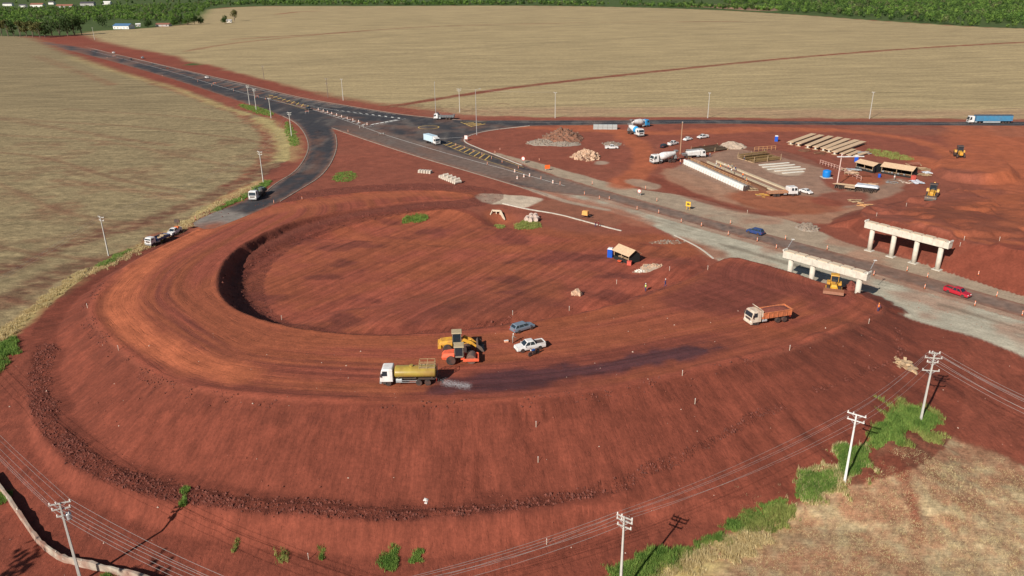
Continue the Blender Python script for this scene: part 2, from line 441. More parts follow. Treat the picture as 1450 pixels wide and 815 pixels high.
zone([(960, 236), (985, 222), (1020, 216), (1048, 207), (1085, 208), (1120, 216), (1155, 228), (1168, 240), (1165, 258), (1190, 275), (1215, 262), (1265, 250), (1290, 256), (1262, 275), (1210, 292), (1160, 300), (1080, 292), (1000, 268), (940, 245)], GRV * .85, 1, 2, 8, 16, vary=.2)
lay((Y > 165) * (Y < 470) * (FLD < .3) * (KIND == 0) * (sdf(X, Y, LOOP, 12) > 2) * .45, np.array([.25, .082, .05]))
zone([(935, 238), (965, 240), (1010, 258), (1050, 274), (1100, 286), (1150, 297), (1195, 299), (1240, 285), (1215, 305), (1160, 318), (1110, 309), (1050, 296), (985, 274), (945, 256)], np.array([.34, .185, .115]), 1.2, 2.5, 7, 47, .8)
zone([(1070, 232), (1110, 229), (1148, 243), (1120, 250), (1096, 246)], PALE, 1, 1.5, 4, 48, .6)
zone([(1060, 262), (1110, 274), (1170, 282), (1200, 290), (1150, 306), (1090, 300), (1020, 280)], ORA * .75, 1.5, 2.5, 8, 17, .8)
zone([(1190, 250), (1215, 244), (1262, 258), (1240, 264), (1200, 262)], ORA * .85, 1.5, 2, 8, 18, .7)
zone([(1140, 283), (1180, 270), (1235, 272), (1225, 290), (1170, 292)], RED, 1, 1.5, 6, 19, .8)
zone([(915, 245), (960, 262), (1010, 282), (1060, 294), (1130, 303), (1090, 307), (1020, 294), (960, 276), (915, 258)], RED * .9, 1, 1.5, 6, 20, .8)
zone([(1045, 202), (1120, 214), (1190, 236), (1170, 240), (1110, 222), (1040, 210)], RED * .85, 1, 1, 6, 27, .7)
# orange haul tracks
for px, w in (([(800, 178), (860, 182), (895, 196), (918, 220), (905, 245), (880, 262)], 9), ([(740, 180), (820, 184), (880, 185), (960, 190), (1060, 184), (1180, 184)], 7),
              ([(960, 186), (1080, 180), (1200, 184), (1290, 196), (1335, 212), (1365, 225)], 7), ([(1350, 177), (1380, 190), (1400, 205), (1430, 215), (1500, 225)], 12), ([(1420, 178), (1440, 220), (1480, 250), (1560, 280)], 18),
              ([(1300, 225), (1330, 238), (1400, 252), (1470, 262)], 9), ([(1360, 320), (1410, 300), (1450, 285), (1520, 275)], 6)):
    stripe(px, w, ORA, 2.2, 2.5, .85, wsc=7)
zone([(1180, 178), (1450, 179), (1600, 182), (1600, 205), (1400, 190), (1250, 190)], BRN * 1.15, 3, 4, 14, 28, .5)
zone([(1380, 295), (1425, 302), (1448, 318), (1400, 322), (1360, 312)], DRED * 1.6, 2, 3, 6, 29, .6, z=4)
zone([(1345, 178), (1400, 180), (1425, 205), (1470, 235), (1480, 305), (1430, 300), (1405, 262), (1360, 250), (1320, 240), (1335, 215)], ORA * .95, 4, 4, 12, 49, .75)
zone([(1260, 300, 3), (1330, 290, 3), (1390, 275, 3), (1450, 275, 3), (1600, 300, 4), (1600, 400, 5), (1450, 350, 5), (1340, 330, 5)], ORA * .55, 3, 4, 12, 50, .55)
zone([(742, 262), (800, 276), (860, 290), (930, 317), (905, 322), (840, 301), (780, 283)], BRN * 1.5, 1.5, 2.2, 5, 51, .75)
stripe([(1290, 316, 5), (1340, 328, 5.5), (1404, 347, 5.6), (1460, 352, 5.6)], 2.0, ORA * .95, .9, 1.2, .8)
stripe([(1330, 268, 2), (1400, 268, 2.6), (1450, 290, 4), (1440, 325, 5)], 6, ORA * .9, 2.5, 3, .7)
# concrete apron pieces at the future exit
zone([(672, 274), (700, 274), (765, 279), (772, 283), (745, 295), (715, 289), (690, 288), (676, 283)], PALE * 1.0, .5, .7, 3, 25, vary=.25)
zone([(772, 280), (830, 288), (860, 300), (890, 318), (850, 322), (800, 308), (748, 295)], BRN * 1.1, .7, .8, 4, 26, .9)
stripe([(745, 266), (775, 276), (810, 287), (860, 297)], 2.4, PALE * .75, .5, .6, .8)
zone([(880, 255), (905, 252), (935, 262), (930, 270), (895, 263)], GRV, .8, 1.5, 4, 30, .7)
zone([(845, 227), (862, 228), (860, 233), (842, 233)], PALE * .7, .8, 1, 4, 32, .7)

# --- the earth ramp of the loop
de = sdf(X, Y, EMB, 30); q = boxed(X, Y, EMB, 30)
d_, s_, z_, k_ = sdist(X[q], Y[q], EMB)
ZZ = np.zeros(len(X)); ZZ[q] = z_; DD = np.full(len(X), 99.0); SS = np.zeros(len(X)); KK = np.zeros(len(X), np.int32); DD[q] = d_; SS[q] = s_; KK[q] = k_
din = -de
onramp = sstep(-.2, .6, din)
# distance from the outer crest only, for lanes that follow the curve
co = EMB[:NOUT]
do, so = band(X, Y, co, 32)
strk = vnoise(do * 1.1, so / 55, 81) * .6 + vnoise(do * 2.7, so / 30, 82) * .4
strk2 = vnoise(do * .45, so / 40, 83)
lay(onramp, RED * 1.2, .3, strk)
lay(onramp * sstep(.38, .68, strk2) * (.8 - .5 * sstep(5, 45, X)), ORA * .68, .3, strk)
lay(onramp * sstep(0, 1, 1 - np.abs(do - 3.2) / 2.6) * (X < 10) * .65, DRED * 1.2, .35, strk)
for k in range(16):
    c_, a_, L_, p_ = rng.uniform(4, 19), rng.uniform(.4, 2.2), rng.uniform(18, 50), rng.uniform(0, 6.3)
    s0_ = rng.uniform(0, 190); run = sstep(0, 10, so - s0_) * (1 - sstep(50, 75, so - s0_))
    for o_ in (-.95, .95):
        lay(onramp * run * (1 - sstep(.15, .5, np.abs(do - c_ - o_ - a_ * np.sin(so / L_ + p_)))) * .5, (DRED * 1.25, ORA * .9)[k % 2], .2)
stripe([(318, 312, 0), (270, 330, 1.5), (215, 362, 2), (178, 395, 2.6), (165, 425, 3), (180, 460, 3.2), (225, 492, 3.6), (280, 516, 4), (340, 530, 4.4)], 6.5, ORA * 1.2, 2, 1.2, .9)
stripe([(340, 530, 4.4), (420, 542, 4.7), (520, 549, 5), (560, 551, 5)], 4, ORA * .8, 2, 1.4, .5)
stripe([(300, 318, .5), (380, 298, .5), (470, 283, .3), (560, 275, 0), (660, 274, 0)], 8, ORA * .95, 2.5, 1.5, .75)
stripe([(400, 470, 4.4), (500, 485, 4.8), (620, 485, 5), (720, 474, 5), (800, 458, 5), (900, 428, 5), (1000, 392, 5)], 3.2, ORA * .8, 1.4, 1.2, .6)
stripe([(560, 520, 5), (700, 500, 5.2), (820, 490, 5.3), (930, 470, 5.3), (1000, 455, 5.2), (1080, 462, 5)], 5, ORA * .72, 2, 2, .6)
stripe([(900, 520, 5.4), (1000, 495, 5.3), (1100, 470, 5), (1200, 448, 3.6)], 4, ORA * .7, 1.5, 1.5, .55)
for a, b in (((1090, 428, 5), (1120, 410, 4.8)), ((1105, 436, 5), (1150, 415, 4.8)), ((1125, 440, 5), (1185, 420, 4.4)), ((1070, 432, 5), (1100, 412, 4.8))):
    stripe([a, ((a[0] + b[0]) / 2, (a[1] + b[1]) / 2 + 1, 5), b], 1.8, ORA * .78, .8, .5, .7)
zone([(980, 400, 5), (1030, 366, 4.7), (1120, 392, 4.6), (1200, 415, 3.6), (1220, 430, 2.5), (1150, 440, 4.6), (1130, 408, 4.7), (1080, 440, 5), (1000, 440, 5.2), (930, 425, 5)], DRED * 1.35, 2, 2.5, 6, 33, .75, nz=vnoise((X + Y) / 1.2, (X - Y) / 14, 84))
zone([(606, 552, 5), (640, 530, 5), (720, 515, 5.1), (880, 490, 5.3), (1010, 470, 5.3), (1075, 487, 5.2), (960, 520, 5.3), (800, 550, 5.2), (700, 560, 5.1)], DRED * 1.3, 2, 2, 6, 36, .5)
wm = zone([(606, 550, 5), (640, 533, 5), (700, 527, 5.1), (800, 517, 5.2), (880, 507, 5.3), (950, 493, 5.3), (1000, 486, 5.3), (1030, 489, 5.2), (1010, 500, 5.2), (950, 512, 5.3), (880, 525, 5.3), (800, 540, 5.2), (700, 551, 5.1), (620, 556, 5)],
          WET, 1.1, 2.6, 4, 34, .9, vary=.4, nz=vnoise(do * 1.6, so / 20, 85))
WETA = np.maximum(WETA, wm)
# pit floor: graded earth with dozer streaks, orange dust and dark fresh patches
fl = (sdf(X, Y, LOOP, 12) < 0) * (de > 0)
stk = vnoise((X * .55 + Y * .83) / 22, (X * .83 - Y * .55) / 1.1, 86)
lay(fl * .9, RED * 1.32, .3, .5 * stk + .5 * n1)
lay(fl * sstep(.42, .62, fbm(X / 18, Y / 18, 87, 4)) * .75, ORA * .68, .3, stk)
lay(fl * sstep(.55, .72, fbm(X / 11 + 9, Y / 7, 88, 5)) * .75, DRED * 1.3, .3, stk)
zone([(560, 462, 2), (600, 440, .5), (700, 425, 1), (800, 420, 2), (840, 440, 3), (760, 450, 3.4), (640, 462, 3.5)], DRED * 1.3, 2, 2.5, 5, 35, .55, nz=stk)
for px, w in (([(480, 330, -2), (560, 345, -1.5), (640, 345, -1), (720, 352, -.6), (800, 350, 0), (900, 335, 0), (980, 350, 0)], 6), ([(430, 440, -2), (520, 410, -1.5), (640, 380, -1), (720, 352, -.6)], 2.5), ([(700, 300, 0), (740, 325, -.4), (830, 338, 0), (950, 335, 0), (1010, 360, 0)], 6), ([(930, 335, 0), (985, 362, .6), (950, 340, 0)], 5)):
    stripe(px, w, ORA * .75, 2, 2, .7)
# loose dark clods: bench, inner bank and rim of the pit
bd, bs_ = band(X, Y, BENCH[:92], 14)
binn = inside(X, Y, BENCH) & (de > 0)
bwid = .85 - .4 * sstep(-35, 0, X) - .2 * sstep(10, 40, X)
bm = binn * (.35 + .65 * sstep(.36, .52, fbm(X / 5 + 3, Y / 5, 163, 3))) * (1 - sstep(1.5 * bwid, 2.7 * bwid + .2, np.abs(bd - 1.7 + wob(.9, 5, 91)))) * (1 - .55 * sstep(15, 60, X))
lay(bm * .8, DRED * 1.05, .3, n4)
ROU = np.where(bm > .3, 1.0, ROU)
toe = (1 - sstep(.0, .7, np.abs(bd)))
lay(toe * .45, DRED)
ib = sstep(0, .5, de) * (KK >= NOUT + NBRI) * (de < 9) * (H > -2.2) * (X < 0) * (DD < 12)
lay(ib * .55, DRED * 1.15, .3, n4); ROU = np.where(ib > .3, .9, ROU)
# outer slopes: smooth trimmed earth, paler streaks where it washed
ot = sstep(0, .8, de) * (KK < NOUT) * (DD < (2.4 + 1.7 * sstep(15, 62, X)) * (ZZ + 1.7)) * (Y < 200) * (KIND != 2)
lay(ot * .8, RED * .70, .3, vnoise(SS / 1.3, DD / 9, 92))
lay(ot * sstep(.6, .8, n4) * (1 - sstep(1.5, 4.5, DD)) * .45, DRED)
lay((Y < 135) * (de > 4) * (mn < .5) * (FLD < .3) * (KIND == 0) * .55, RED * .86, .2, vnoise(X / 1.5, Y / 6, 93))
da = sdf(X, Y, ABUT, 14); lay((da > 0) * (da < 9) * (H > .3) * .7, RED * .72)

# --- small relief
rough = (n4 - .5) * .16 + (n2 - .5) * .18 + (n1 - .5) * .25
lg = boxed(X, Y, ABUT, 2) & inside(X, Y, ABUT)
H = H + lg * 1.1 * sstep(.50, .62, fbm(X / 13, Y / 13, 161, 4)) + lg * .5 * (fbm(X / 4, Y / 4, 162, 3) - .5)
amp = np.where(FLD > .5, .35, np.where(KIND == 2, .12, .75)) * (1 - .75 * sstep(.3, 3, din))
amp = amp + np.where(bm > .3, 1.3, 0) + np.where(ib > .3, .8, 0)
flat = sstep(.3, 4.0, RM)
H = H + rough * amp * flat
H = H + (FLD > .5) * (Y < 420) * flat * (vnoise(X / 1.4, Y / .55, 95) - .5) * .10
H = H * sstep(-.2, 2.5, RM)
# (H is level with the carriageways; the asphalt sheet lies just above it)

nx, ny = len(XS), len(YS)
H2 = H.reshape(ny, nx)


def hz(x, y):
    """height of the finished ground"""
    i = int(np.clip(np.searchsorted(XS, x) - 1, 0, nx - 2)); j = int(np.clip(np.searchsorted(YS, y) - 1, 0, ny - 2))
    a = (x - XS[i]) / (XS[i + 1] - XS[i]); b = (y - YS[j]) / (YS[j + 1] - YS[j])
    return float((H2[j, i] * (1 - a) + H2[j, i + 1] * a) * (1 - b) + (H2[j + 1, i] * (1 - a) + H2[j + 1, i + 1] * a) * b)


# grain of the surface: fine coordinate across, coarse coordinate along (wash lines on the banks, wheel tracks on the ramp, dozer strokes, rows)
FA = X * .5; FB = Y * .5; FAMT = np.full(len(X), .0)


def grain(mk, a, b, amt):
    mk = mk > .5; FA[mk] = a[mk]; FB[mk] = b[mk]; FAMT[mk] = amt


grain((KIND == 0) & (de > 3) & (Y < 135), X * 1.1, Y * .3, .7)
grain(ot * (X < 40), SS * 1.5, DD * .3, .75); grain(ot * (X >= 40), SS * 1.5, DD * .3, .5)
grain(onramp, do * 1.0, so * .05, .6)
grain(fl, (X * .83 - Y * .55) * 1.1, (X * .55 + Y * .83) * .07, .75)
grain(KIND == 2, (X * .62 + Y * .78) * .9, (X * .78 - Y * .62) * .05, .35)
ff_ = FLD > .5
grain(ff_ & (X > 0) | ff_ & (Y > 420), (Y * .98 - X * .16) * .55, X * .02 + Y * .01, .9)
grain(ff_ & (X <= 0) & (Y <= 420), (Y * .9 + X * .36) * .8, (X - Y * .3) * .3, .55)
grain(mn, X * .8 + Y * .5, (Y - X) * 1.3, .9)
idx = np.arange(nx * ny).reshape(ny, nx)
quads = np.stack([idx[:-1, :-1], idx[:-1, 1:], idx[1:, 1:], idx[1:, :-1]], -1).reshape(-1, 4)
PTS = np.stack([X, Y, H], -1)


def earth_material():
    m = bpy.data.materials.new('earth'); m.use_nodes = True; nt = m.node_tree; N = nt.nodes; Lk = nt.links
    bs = N['Principled BSDF']; bs.inputs['Specular IOR Level'].default_value = .25
    tc = N.new('ShaderNodeTexCoord')

    def noise(sc, det, vec=None, rough=.6):
        n = N.new('ShaderNodeTexNoise'); n.inputs['Scale'].default_value = sc; n.inputs['Detail'].default_value = det; n.inputs['Roughness'].default_value = rough
        Lk.new(vec or tc.outputs['Object'], n.inputs['Vector']); return n.outputs['Fac']

    def rng_(s, a, b, c, d):
        r = N.new('ShaderNodeMapRange'); r.inputs[1].default_value = a; r.inputs[2].default_value = b; r.inputs[3].default_value = c; r.inputs[4].default_value = d
        Lk.new(s, r.inputs[0]); return r.outputs[0]

    def mth(op, a, b):
        r = N.new('ShaderNodeMath'); r.operation = op
        for i, s in enumerate((a, b)):
            if isinstance(s, (int, float)): r.inputs[i].default_value = s
            else: Lk.new(s, r.inputs[i])
        return r.outputs[0]

    def attr(n):
        a = N.new('ShaderNodeAttribute'); a.attribute_name = n; return a
    col = attr('earth_tint').outputs['Color']; fld = attr('stubble').outputs['Fac']; flow = attr('grain').outputs['Vector']; famt = attr('grain_strength').outputs['Fac']; wet = attr('wet').outputs['Fac']; rou = attr('clods').outputs['Fac']
    f1 = rng_(noise(2.2, 6, rough=.7), .3, .7, .80, 1.2); f2 = rng_(noise(.42, 5), .3, .7, .86, 1.14)
    mp = N.new('ShaderNodeMapping'); mp.inputs['Scale'].default_value = (.35, 2.6, 1); mp.inputs['Rotation'].default_value = (0, 0, R(12)); Lk.new(tc.outputs['Object'], mp.inputs['Vector'])
    f3 = rng_(noise(1.5, 6, mp.outputs[0], .75), .34, .66, .62, 1.38)
    mp2 = N.new('ShaderNodeMapping'); mp2.inputs['Scale'].default_value = (.05, .5, 1); mp2.inputs['Rotation'].default_value = (0, 0, R(-8)); Lk.new(tc.outputs['Object'], mp2.inputs['Vector'])
    f4 = rng_(noise(.6, 5, mp2.outputs[0], .7), .34, .66, .80, 1.2)
    ff = mth('MULTIPLY', f3, f4)
    mx = N.new('ShaderNodeMix'); mx.data_type = 'FLOAT'; mx.inputs['A'].default_value = 1; Lk.new(fld, mx.inputs['Factor']); Lk.new(ff, mx.inputs['B'])
    gn = noise(1.0, 6, flow, .68); g1 = rng_(gn, .3, .7, .66, 1.34)
    mg = N.new('ShaderNodeMix'); mg.data_type = 'FLOAT'; mg.inputs['A'].default_value = 1; Lk.new(famt, mg.inputs['Factor']); Lk.new(g1, mg.inputs['B'])
    tot = mth('MULTIPLY', mth('MULTIPLY', mth('MULTIPLY', f1, f2), mx.outputs['Result']), mg.outputs['Result'])
    v = N.new('ShaderNodeVectorMath'); v.operation = 'MULTIPLY'; Lk.new(col, v.inputs[0]); Lk.new(tot, v.inputs[1])
    Lk.new(v.outputs[0], bs.inputs['Base Color'])
    Lk.new(rng_(wet, 0, 1, .95, .42), bs.inputs['Roughness'])
    bp = N.new('ShaderNodeBump'); bp.inputs['Distance'].default_value = .35
    Lk.new(mth('MULTIPLY', rou, .8), bp.inputs['Strength'])
    cl = rng_(noise(2.3, 4, flow, .6), .56, .70, 0, -1.6)
    gh = mth('ADD', mth('MULTIPLY', gn, 1.5), cl)
    Lk.new(mth('ADD', mth('ADD', noise(1.6, 8, rough=.68), mth('MULTIPLY', noise(5.0, 4), .4)), mth('MULTIPLY', gh, famt)), bp.inputs['Height'])
    Lk.new(bp.outputs[0], bs.inputs['Normal'])
    return m


EARTH = earth_material()
fk = KIND[quads[:, 0]]
# keep the three sheets in one piece each: earth, stubble fields, gravel
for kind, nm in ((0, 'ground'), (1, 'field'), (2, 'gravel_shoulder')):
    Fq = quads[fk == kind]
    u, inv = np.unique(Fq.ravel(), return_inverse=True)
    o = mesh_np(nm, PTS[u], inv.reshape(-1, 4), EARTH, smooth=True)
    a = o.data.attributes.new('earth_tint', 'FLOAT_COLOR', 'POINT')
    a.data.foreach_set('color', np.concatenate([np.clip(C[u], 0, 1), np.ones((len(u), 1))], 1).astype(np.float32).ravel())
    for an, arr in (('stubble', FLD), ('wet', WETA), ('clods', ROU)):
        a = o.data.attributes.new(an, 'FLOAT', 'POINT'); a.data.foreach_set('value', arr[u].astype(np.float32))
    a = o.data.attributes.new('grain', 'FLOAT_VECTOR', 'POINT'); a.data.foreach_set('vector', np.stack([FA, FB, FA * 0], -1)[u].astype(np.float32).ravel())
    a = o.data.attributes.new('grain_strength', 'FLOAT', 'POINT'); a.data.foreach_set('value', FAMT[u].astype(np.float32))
    prop(o, kind='structure')

# ------------------------------------------------------------------ light
SAZ, SEL = R(37.5), R(33)
sun = bpy.data.lights.new('sun', 'SUN'); sun.energy = 4.9; sun.angle = R(.53); sun.color = (1, .94, .85)
suno = bpy.data.objects.new('sun', sun); COL.objects.link(suno)
sdir = Vector((math.sin(SAZ) * math.cos(SEL), math.cos(SAZ) * math.cos(SEL), -math.sin(SEL)))
suno.rotation_euler = sdir.to_track_quat('-Z', 'Y').to_euler()
w = bpy.data.worlds.new('World'); scene.world = w; w.use_nodes = True
bg = w.node_tree.nodes['Background']; sk = w.node_tree.nodes.new('ShaderNodeTexSky'); sk.sky_type = 'NISHITA'; sk.sun_disc = False
sk.sun_elevation = SEL; sk.sun_rotation = R(217.5); sk.air_density = 1; sk.dust_density = .6
w.node_tree.links.new(sk.outputs[0], bg.inputs[0]); bg.inputs[1].default_value = .05
scene.view_settings.view_transform = 'Standard'; scene.view_settings.look = 'None'; scene.view_settings.exposure = .27; scene.view_settings.gamma = 1

# ------------------------------------------------------------------ asphalt, markings, kerbs
ASPH = None


def asphalt_material():
    m = bpy.data.materials.new('asphalt'); m.use_nodes = True; nt = m.node_tree; N = nt.nodes; Lk = nt.links
    bs = N['Principled BSDF']; bs.inputs['Roughness'].default_value = .85; bs.inputs['Specular IOR Level'].default_value = .3
    tc = N.new('ShaderNodeTexCoord'); a = N.new('ShaderNodeAttribute'); a.attribute_name = 'pavement_tint'
    n = N.new('ShaderNodeTexNoise'); n.inputs['Scale'].default_value = .5; n.inputs['Detail'].default_value = 7; n.inputs['Roughness'].default_value = .65; Lk.new(tc.outputs['Object'], n.inputs['Vector'])
    r = N.new('ShaderNodeMapRange'); r.inputs[1].default_value = .3; r.inputs[2].default_value = .7; r.inputs[3].default_value = .70; r.inputs[4].default_value = 1.32; Lk.new(n.outputs['Fac'], r.inputs[0])
    v = N.new('ShaderNodeVectorMath'); v.operation = 'MULTIPLY'; Lk.new(a.outputs['Color'], v.inputs[0]); Lk.new(r.outputs[0], v.inputs[1]); Lk.new(v.outputs[0], bs.inputs['Base Color'])
    return m


def road_sheet():
    """the carriageways as one sheet cut from a fine grid so that wear and dust can follow the lanes"""
    bm_ = bmesh.new()
    vs = [bm_.verts.new((p[0], p[1], 0.03)) for p in ROAD]
    es = [bm_.edges.new((vs[i], vs[(i + 1) % len(vs)])) for i in range(len(vs))]
    bmesh.ops.triangle_fill(bm_, use_beauty=True, edges=es)
    for f in bm_.faces:
        if f.normal.z < 0: f.normal_flip()
    # cut into strips along x and y
    lo = [min(p[0] for p in ROAD), min(p[1] for p in ROAD)]
    for xx in np.concatenate([np.arange(-300, -120, 4), np.arange(-120, 160, 1.6), np.arange(160, 300, 6)]):
        bmesh.ops.bisect_plane(bm_, geom=bm_.verts[:] + bm_.edges[:] + bm_.faces[:], plane_co=(xx, 0, 0), plane_no=(1, 0, 0))
    for yy in np.concatenate([np.arange(130, 420, 2.0), np.arange(420, 900, 8)]):
        bmesh.ops.bisect_plane(bm_, geom=bm_.verts[:] + bm_.edges[:] + bm_.faces[:], plane_co=(0, yy, 0), plane_no=(0, 1, 0))
    me = bpy.data.meshes.new('asphalt_road'); bm_.to_mesh(me); bm_.free()
    o = bpy.data.objects.new('asphalt_road', me); COL.objects.link(o); me.materials.append(asphalt_material())
    n = len(me.vertices); co = np.zeros(n * 3, np.float32); me.vertices.foreach_get('co', co); co = co.reshape(-1, 3); x, y = co[:, 0].astype(float), co[:, 1].astype(float)
    new = np.array([.038, .037, .042]); old = np.array([.175, .118, .092]); dust = np.array([.26, .12, .075]); pale = np.array([.22, .19, .165])
    c = np.repeat(new[None], n, 0)

    def mixc(mk, col):
        nonlocal c
        mk = np.clip(mk, 0, 1)[:, None]; c = c * (1 - mk) + col[None] * mk
    nz = fbm(x / 9, y / 9, 101, 4)
    # older brown lanes of the highway past the junction
    hc = survey([(470, 172), (543, 194), (612, 216), (690, 240), (770, 255), (859, 279), (1000, 315), (1230, 380), (1450, 440), (1800, 541)], 0, 2, False)
    d, s = band(x, y, hc, 40)
    lanes = vnoise(d * 1.2, s / 60, 102) * .5 + vnoise(d * 2.6, s / 40, 103) * .5
    east = sstep(-60, 30, x)
    mixc((d < 9) * (.7 + .3 * east) * (1 - sstep(6, 9, d)) * sstep(-95, -60, x), old)
    mixc((d < 8) * sstep(.45, .8, lanes) * .45 * east, new * 1.3)
    mixc((d < 8) * sstep(.6, .8, 1 - lanes) * .4 * east, old * 1.6)
    mixc(sstep(.50, .75, nz) * (.2 + .3 * sstep(-90, -30, x)) * (x < 60), old)
    mixc((1 - sstep(.2, 1.6, -roadmask(x, y))) * .7, dust)
    # dusty wheel marks on the loop entry and the pale unsurfaced stretch before the earth ramp
    cc = survey([(440, 178), (452, 200), (455, 220), (440, 243), (408, 264), (360, 288), (300, 314), (282, 322)], 0, 2, False)
    d, s = band(x, y, cc, 25)
    mixc((1 - sstep(.8, 3.2, d)) * .5 * sstep(.35, .6, nz), dust * .6)
    tip = at(335, 300)
    mixc((1 - sstep(-2, 2, (x - tip[0]) * .55 + (y - tip[1]) * .8)) * (x < -70) * (y < 260), pale)
    mixc((1 - sstep(0, 7, np.hypot(x - at(300, 320)[0], y - at(300, 320)[1]))) * .9, ORA * .7)
    # grey older surface and earth median on the dual carriageway to the north west
    med = survey([(150, 75), (230, 96), (300, 115), (350, 127), (400, 143), (437, 153), (480, 163), (520, 176)], 0, 2, False)
    d, s = band(x, y, med, 20)
    mixc((1 - sstep(.8, 1.8, d)) * .85, dust * .8)
    g2 = survey([(290, 109), (350, 122), (420, 141), (480, 152)], 0, 2, False)
    d, s = band(x, y, g2, 20)
    mixc((1 - sstep(1.2, 2.2, d)) * .6, pale * .8)
    pn = fbm(x / 3.5, y / 11, 104, 4)
    mixc(sstep(.58, .7, pn) * .35, pale * .75); mixc(sstep(.60, .72, fbm(x / 16, y / 16, 105, 4)) * .4 * sstep(-140, -60, x), dust * .7)
    a = me.attributes.new('pavement_tint', 'FLOAT_COLOR', 'POINT'); a.data.foreach_set('color', np.concatenate([c, np.ones((n, 1))], 1).astype(np.float32).ravel())
    prop(o, kind='structure')


road_sheet()


class MB:
    """collects shapes into one mesh"""

    def __init__(s): s.v = []; s.f = []

    def add(s, vs, fs):
        b = len(s.v); s.v += [tuple(map(float, p)) for p in vs]; s.f += [tuple(i + b for i in q) for q in fs]; return s

    def box(s, x0, x1, y0, y1, z0, z1, tx=0.0, ty=0.0):
        """box, its top drawn in by tx and ty on each side"""
        return s.add([(x0, y0, z0), (x1, y0, z0), (x1, y1, z0), (x0, y1, z0), (x0 + tx, y0 + ty, z1), (x1 - tx, y0 + ty, z1), (x1 - tx, y1 - ty, z1), (x0 + tx, y1 - ty, z1)],
                     [(3, 2, 1, 0), (4, 5, 6, 7), (0, 1, 5, 4), (1, 2, 6, 5), (2, 3, 7, 6), (3, 0, 4, 7)])

    def prism(s, prof, y0, y1, inset=0.0):
        """side outline (x, z) counter-clockwise seen from -y, pulled from y0 to y1"""
        n = len(prof)
        vs = [(x, y0, z) for x, z in prof] + [(x, y1, z) for x, z in prof]
        fs = [tuple(range(n)), tuple(range(2 * n - 1, n - 1, -1))] + [(i, i + n, (i + 1) % n + n, (i + 1) % n) for i in range(n)]
        return s.add(vs, fs)

    def loft(s, rings, caps=True):
        n = len(rings[0]); vs = [p for r in rings for p in r]; fs = []
        for k in range(len(rings) - 1):
            for i in range(n):
                j = (i + 1) % n; fs.append((k * n + i, k * n + j, (k + 1) * n + j, (k + 1) * n + i))
        if caps:
            fs.append(tuple(range(n - 1, -1, -1))); fs.append(tuple(range((len(rings) - 1) * n, len(rings) * n)))
        return s.add(vs, fs)

    def tube(s, p0, p1, r0, r1=None, n=8):
        p0, p1 = Vector(p0), Vector(p1); r1 = r0 if r1 is None else r1; d = (p1 - p0).normalized()
        a = d.orthogonal().normalized(); b = d.cross(a)
        rg = lambda p, r: [p + (a * math.cos(t) + b * math.sin(t)) * r for t in [2 * math.pi * i / n for i in range(n)]]
        return s.loft([rg(p0, r0), rg(p1, r1)])

    def path(s, pts, r, n=5):
        for p, q in zip(pts[:-1], pts[1:]): s.tube(p, q, r, n=n)
        return s

    def lathe(s, prof, origin=(0, 0, 0), axis='z', n=16):
        """profile (radius, height) turned round an axis through origin"""
        o = Vector(origin); rings = []
        for r, h in prof:
            rg = []
            for i in range(n):
                t = 2 * math.pi * i / n; a, b = r * math.cos(t), r * math.sin(t)
                rg.append(o + (Vector((a, b, h)) if axis == 'z' else Vector((h, a, b)) if axis == 'x' else Vector((b, h, a))))
            rings.append(rg)
        return s.loft(rings)

    def quad(s, a, b, c, d, t=None):
        return s.add([a, b, c, d], [(0, 1, 2, 3)])

    def build(s, name, m, parent=None, bevel=0.0, smooth=False, xf=None):
        me = bpy.data.meshes.new(name)
        vs = [xf @ Vector(p) for p in s.v] if xf else s.v
        me.from_pydata([tuple(p) for p in vs], [], s.f); me.update()
        if bevel or True:
            b = bmesh.new(); b.from_mesh(me)
            bmesh.ops.recalc_face_normals(b, faces=b.faces[:])
            if bevel:
                bmesh.ops.bevel(b, geom=[e for e in b.edges if len(e.link_faces) == 2 and e.calc_face_angle(0) > .5], offset=bevel, segments=1, affect='EDGES', clamp_overlap=True)
            b.to_mesh(me); b.free()
        if smooth:
            for p in me.polygons: p.use_smooth = True
        me.materials.append(m)
        o = bpy.data.objects.new(name, me); COL.objects.link(o)
        if parent is not None: o.parent = parent
        return o


def root(name, label, cat, loc, rz=0.0, group=None, kind=None, tilt=None):
    o = bpy.data.objects.new(name, None); COL.objects.link(o); o.empty_display_size = .5
    o.location = loc; o.rotation_euler = (tilt[0], tilt[1], rz) if tilt else (0, 0, rz)
    return prop(o, label, cat, group, kind)


KIDS = {}


def twin(o, loc, rz, label, group=None, parent=None):
    """a copy of a thing with copies of its parts and sub-parts"""
    c = o.copy(); COL.objects.link(c)
    if parent is None:
        c.location = loc; c.rotation_euler = (o.rotation_euler[0], o.rotation_euler[1], rz)
        if label: c['label'] = label
        if group: c['group'] = group
    else: c.parent = parent
    for ch in KIDS.setdefault(o.name, list(o.children)):
        twin(ch, None, None, None, None, c)
    return c


def head(a, b):
    """heading of something that points from picture position a to b on the ground"""
    p, q = gp(*a), gp(*b); return math.atan2(q.y - p.y, q.x - p.x)


ORD = ['first', 'second', 'third', 'fourth', 'fifth', 'sixth', 'seventh', 'eighth', 'ninth', 'tenth', 'eleventh', 'twelfth', 'thirteenth', 'fourteenth', 'fifteenth', 'sixteenth', 'seventeenth', 'eighteenth', 'nineteenth', 'twentieth',
       'twenty-first', 'twenty-second', 'twenty-third', 'twenty-fourth', 'twenty-fifth', 'twenty-sixth', 'twenty-seventh', 'twenty-eighth', 'twenty-ninth', 'thirtieth']

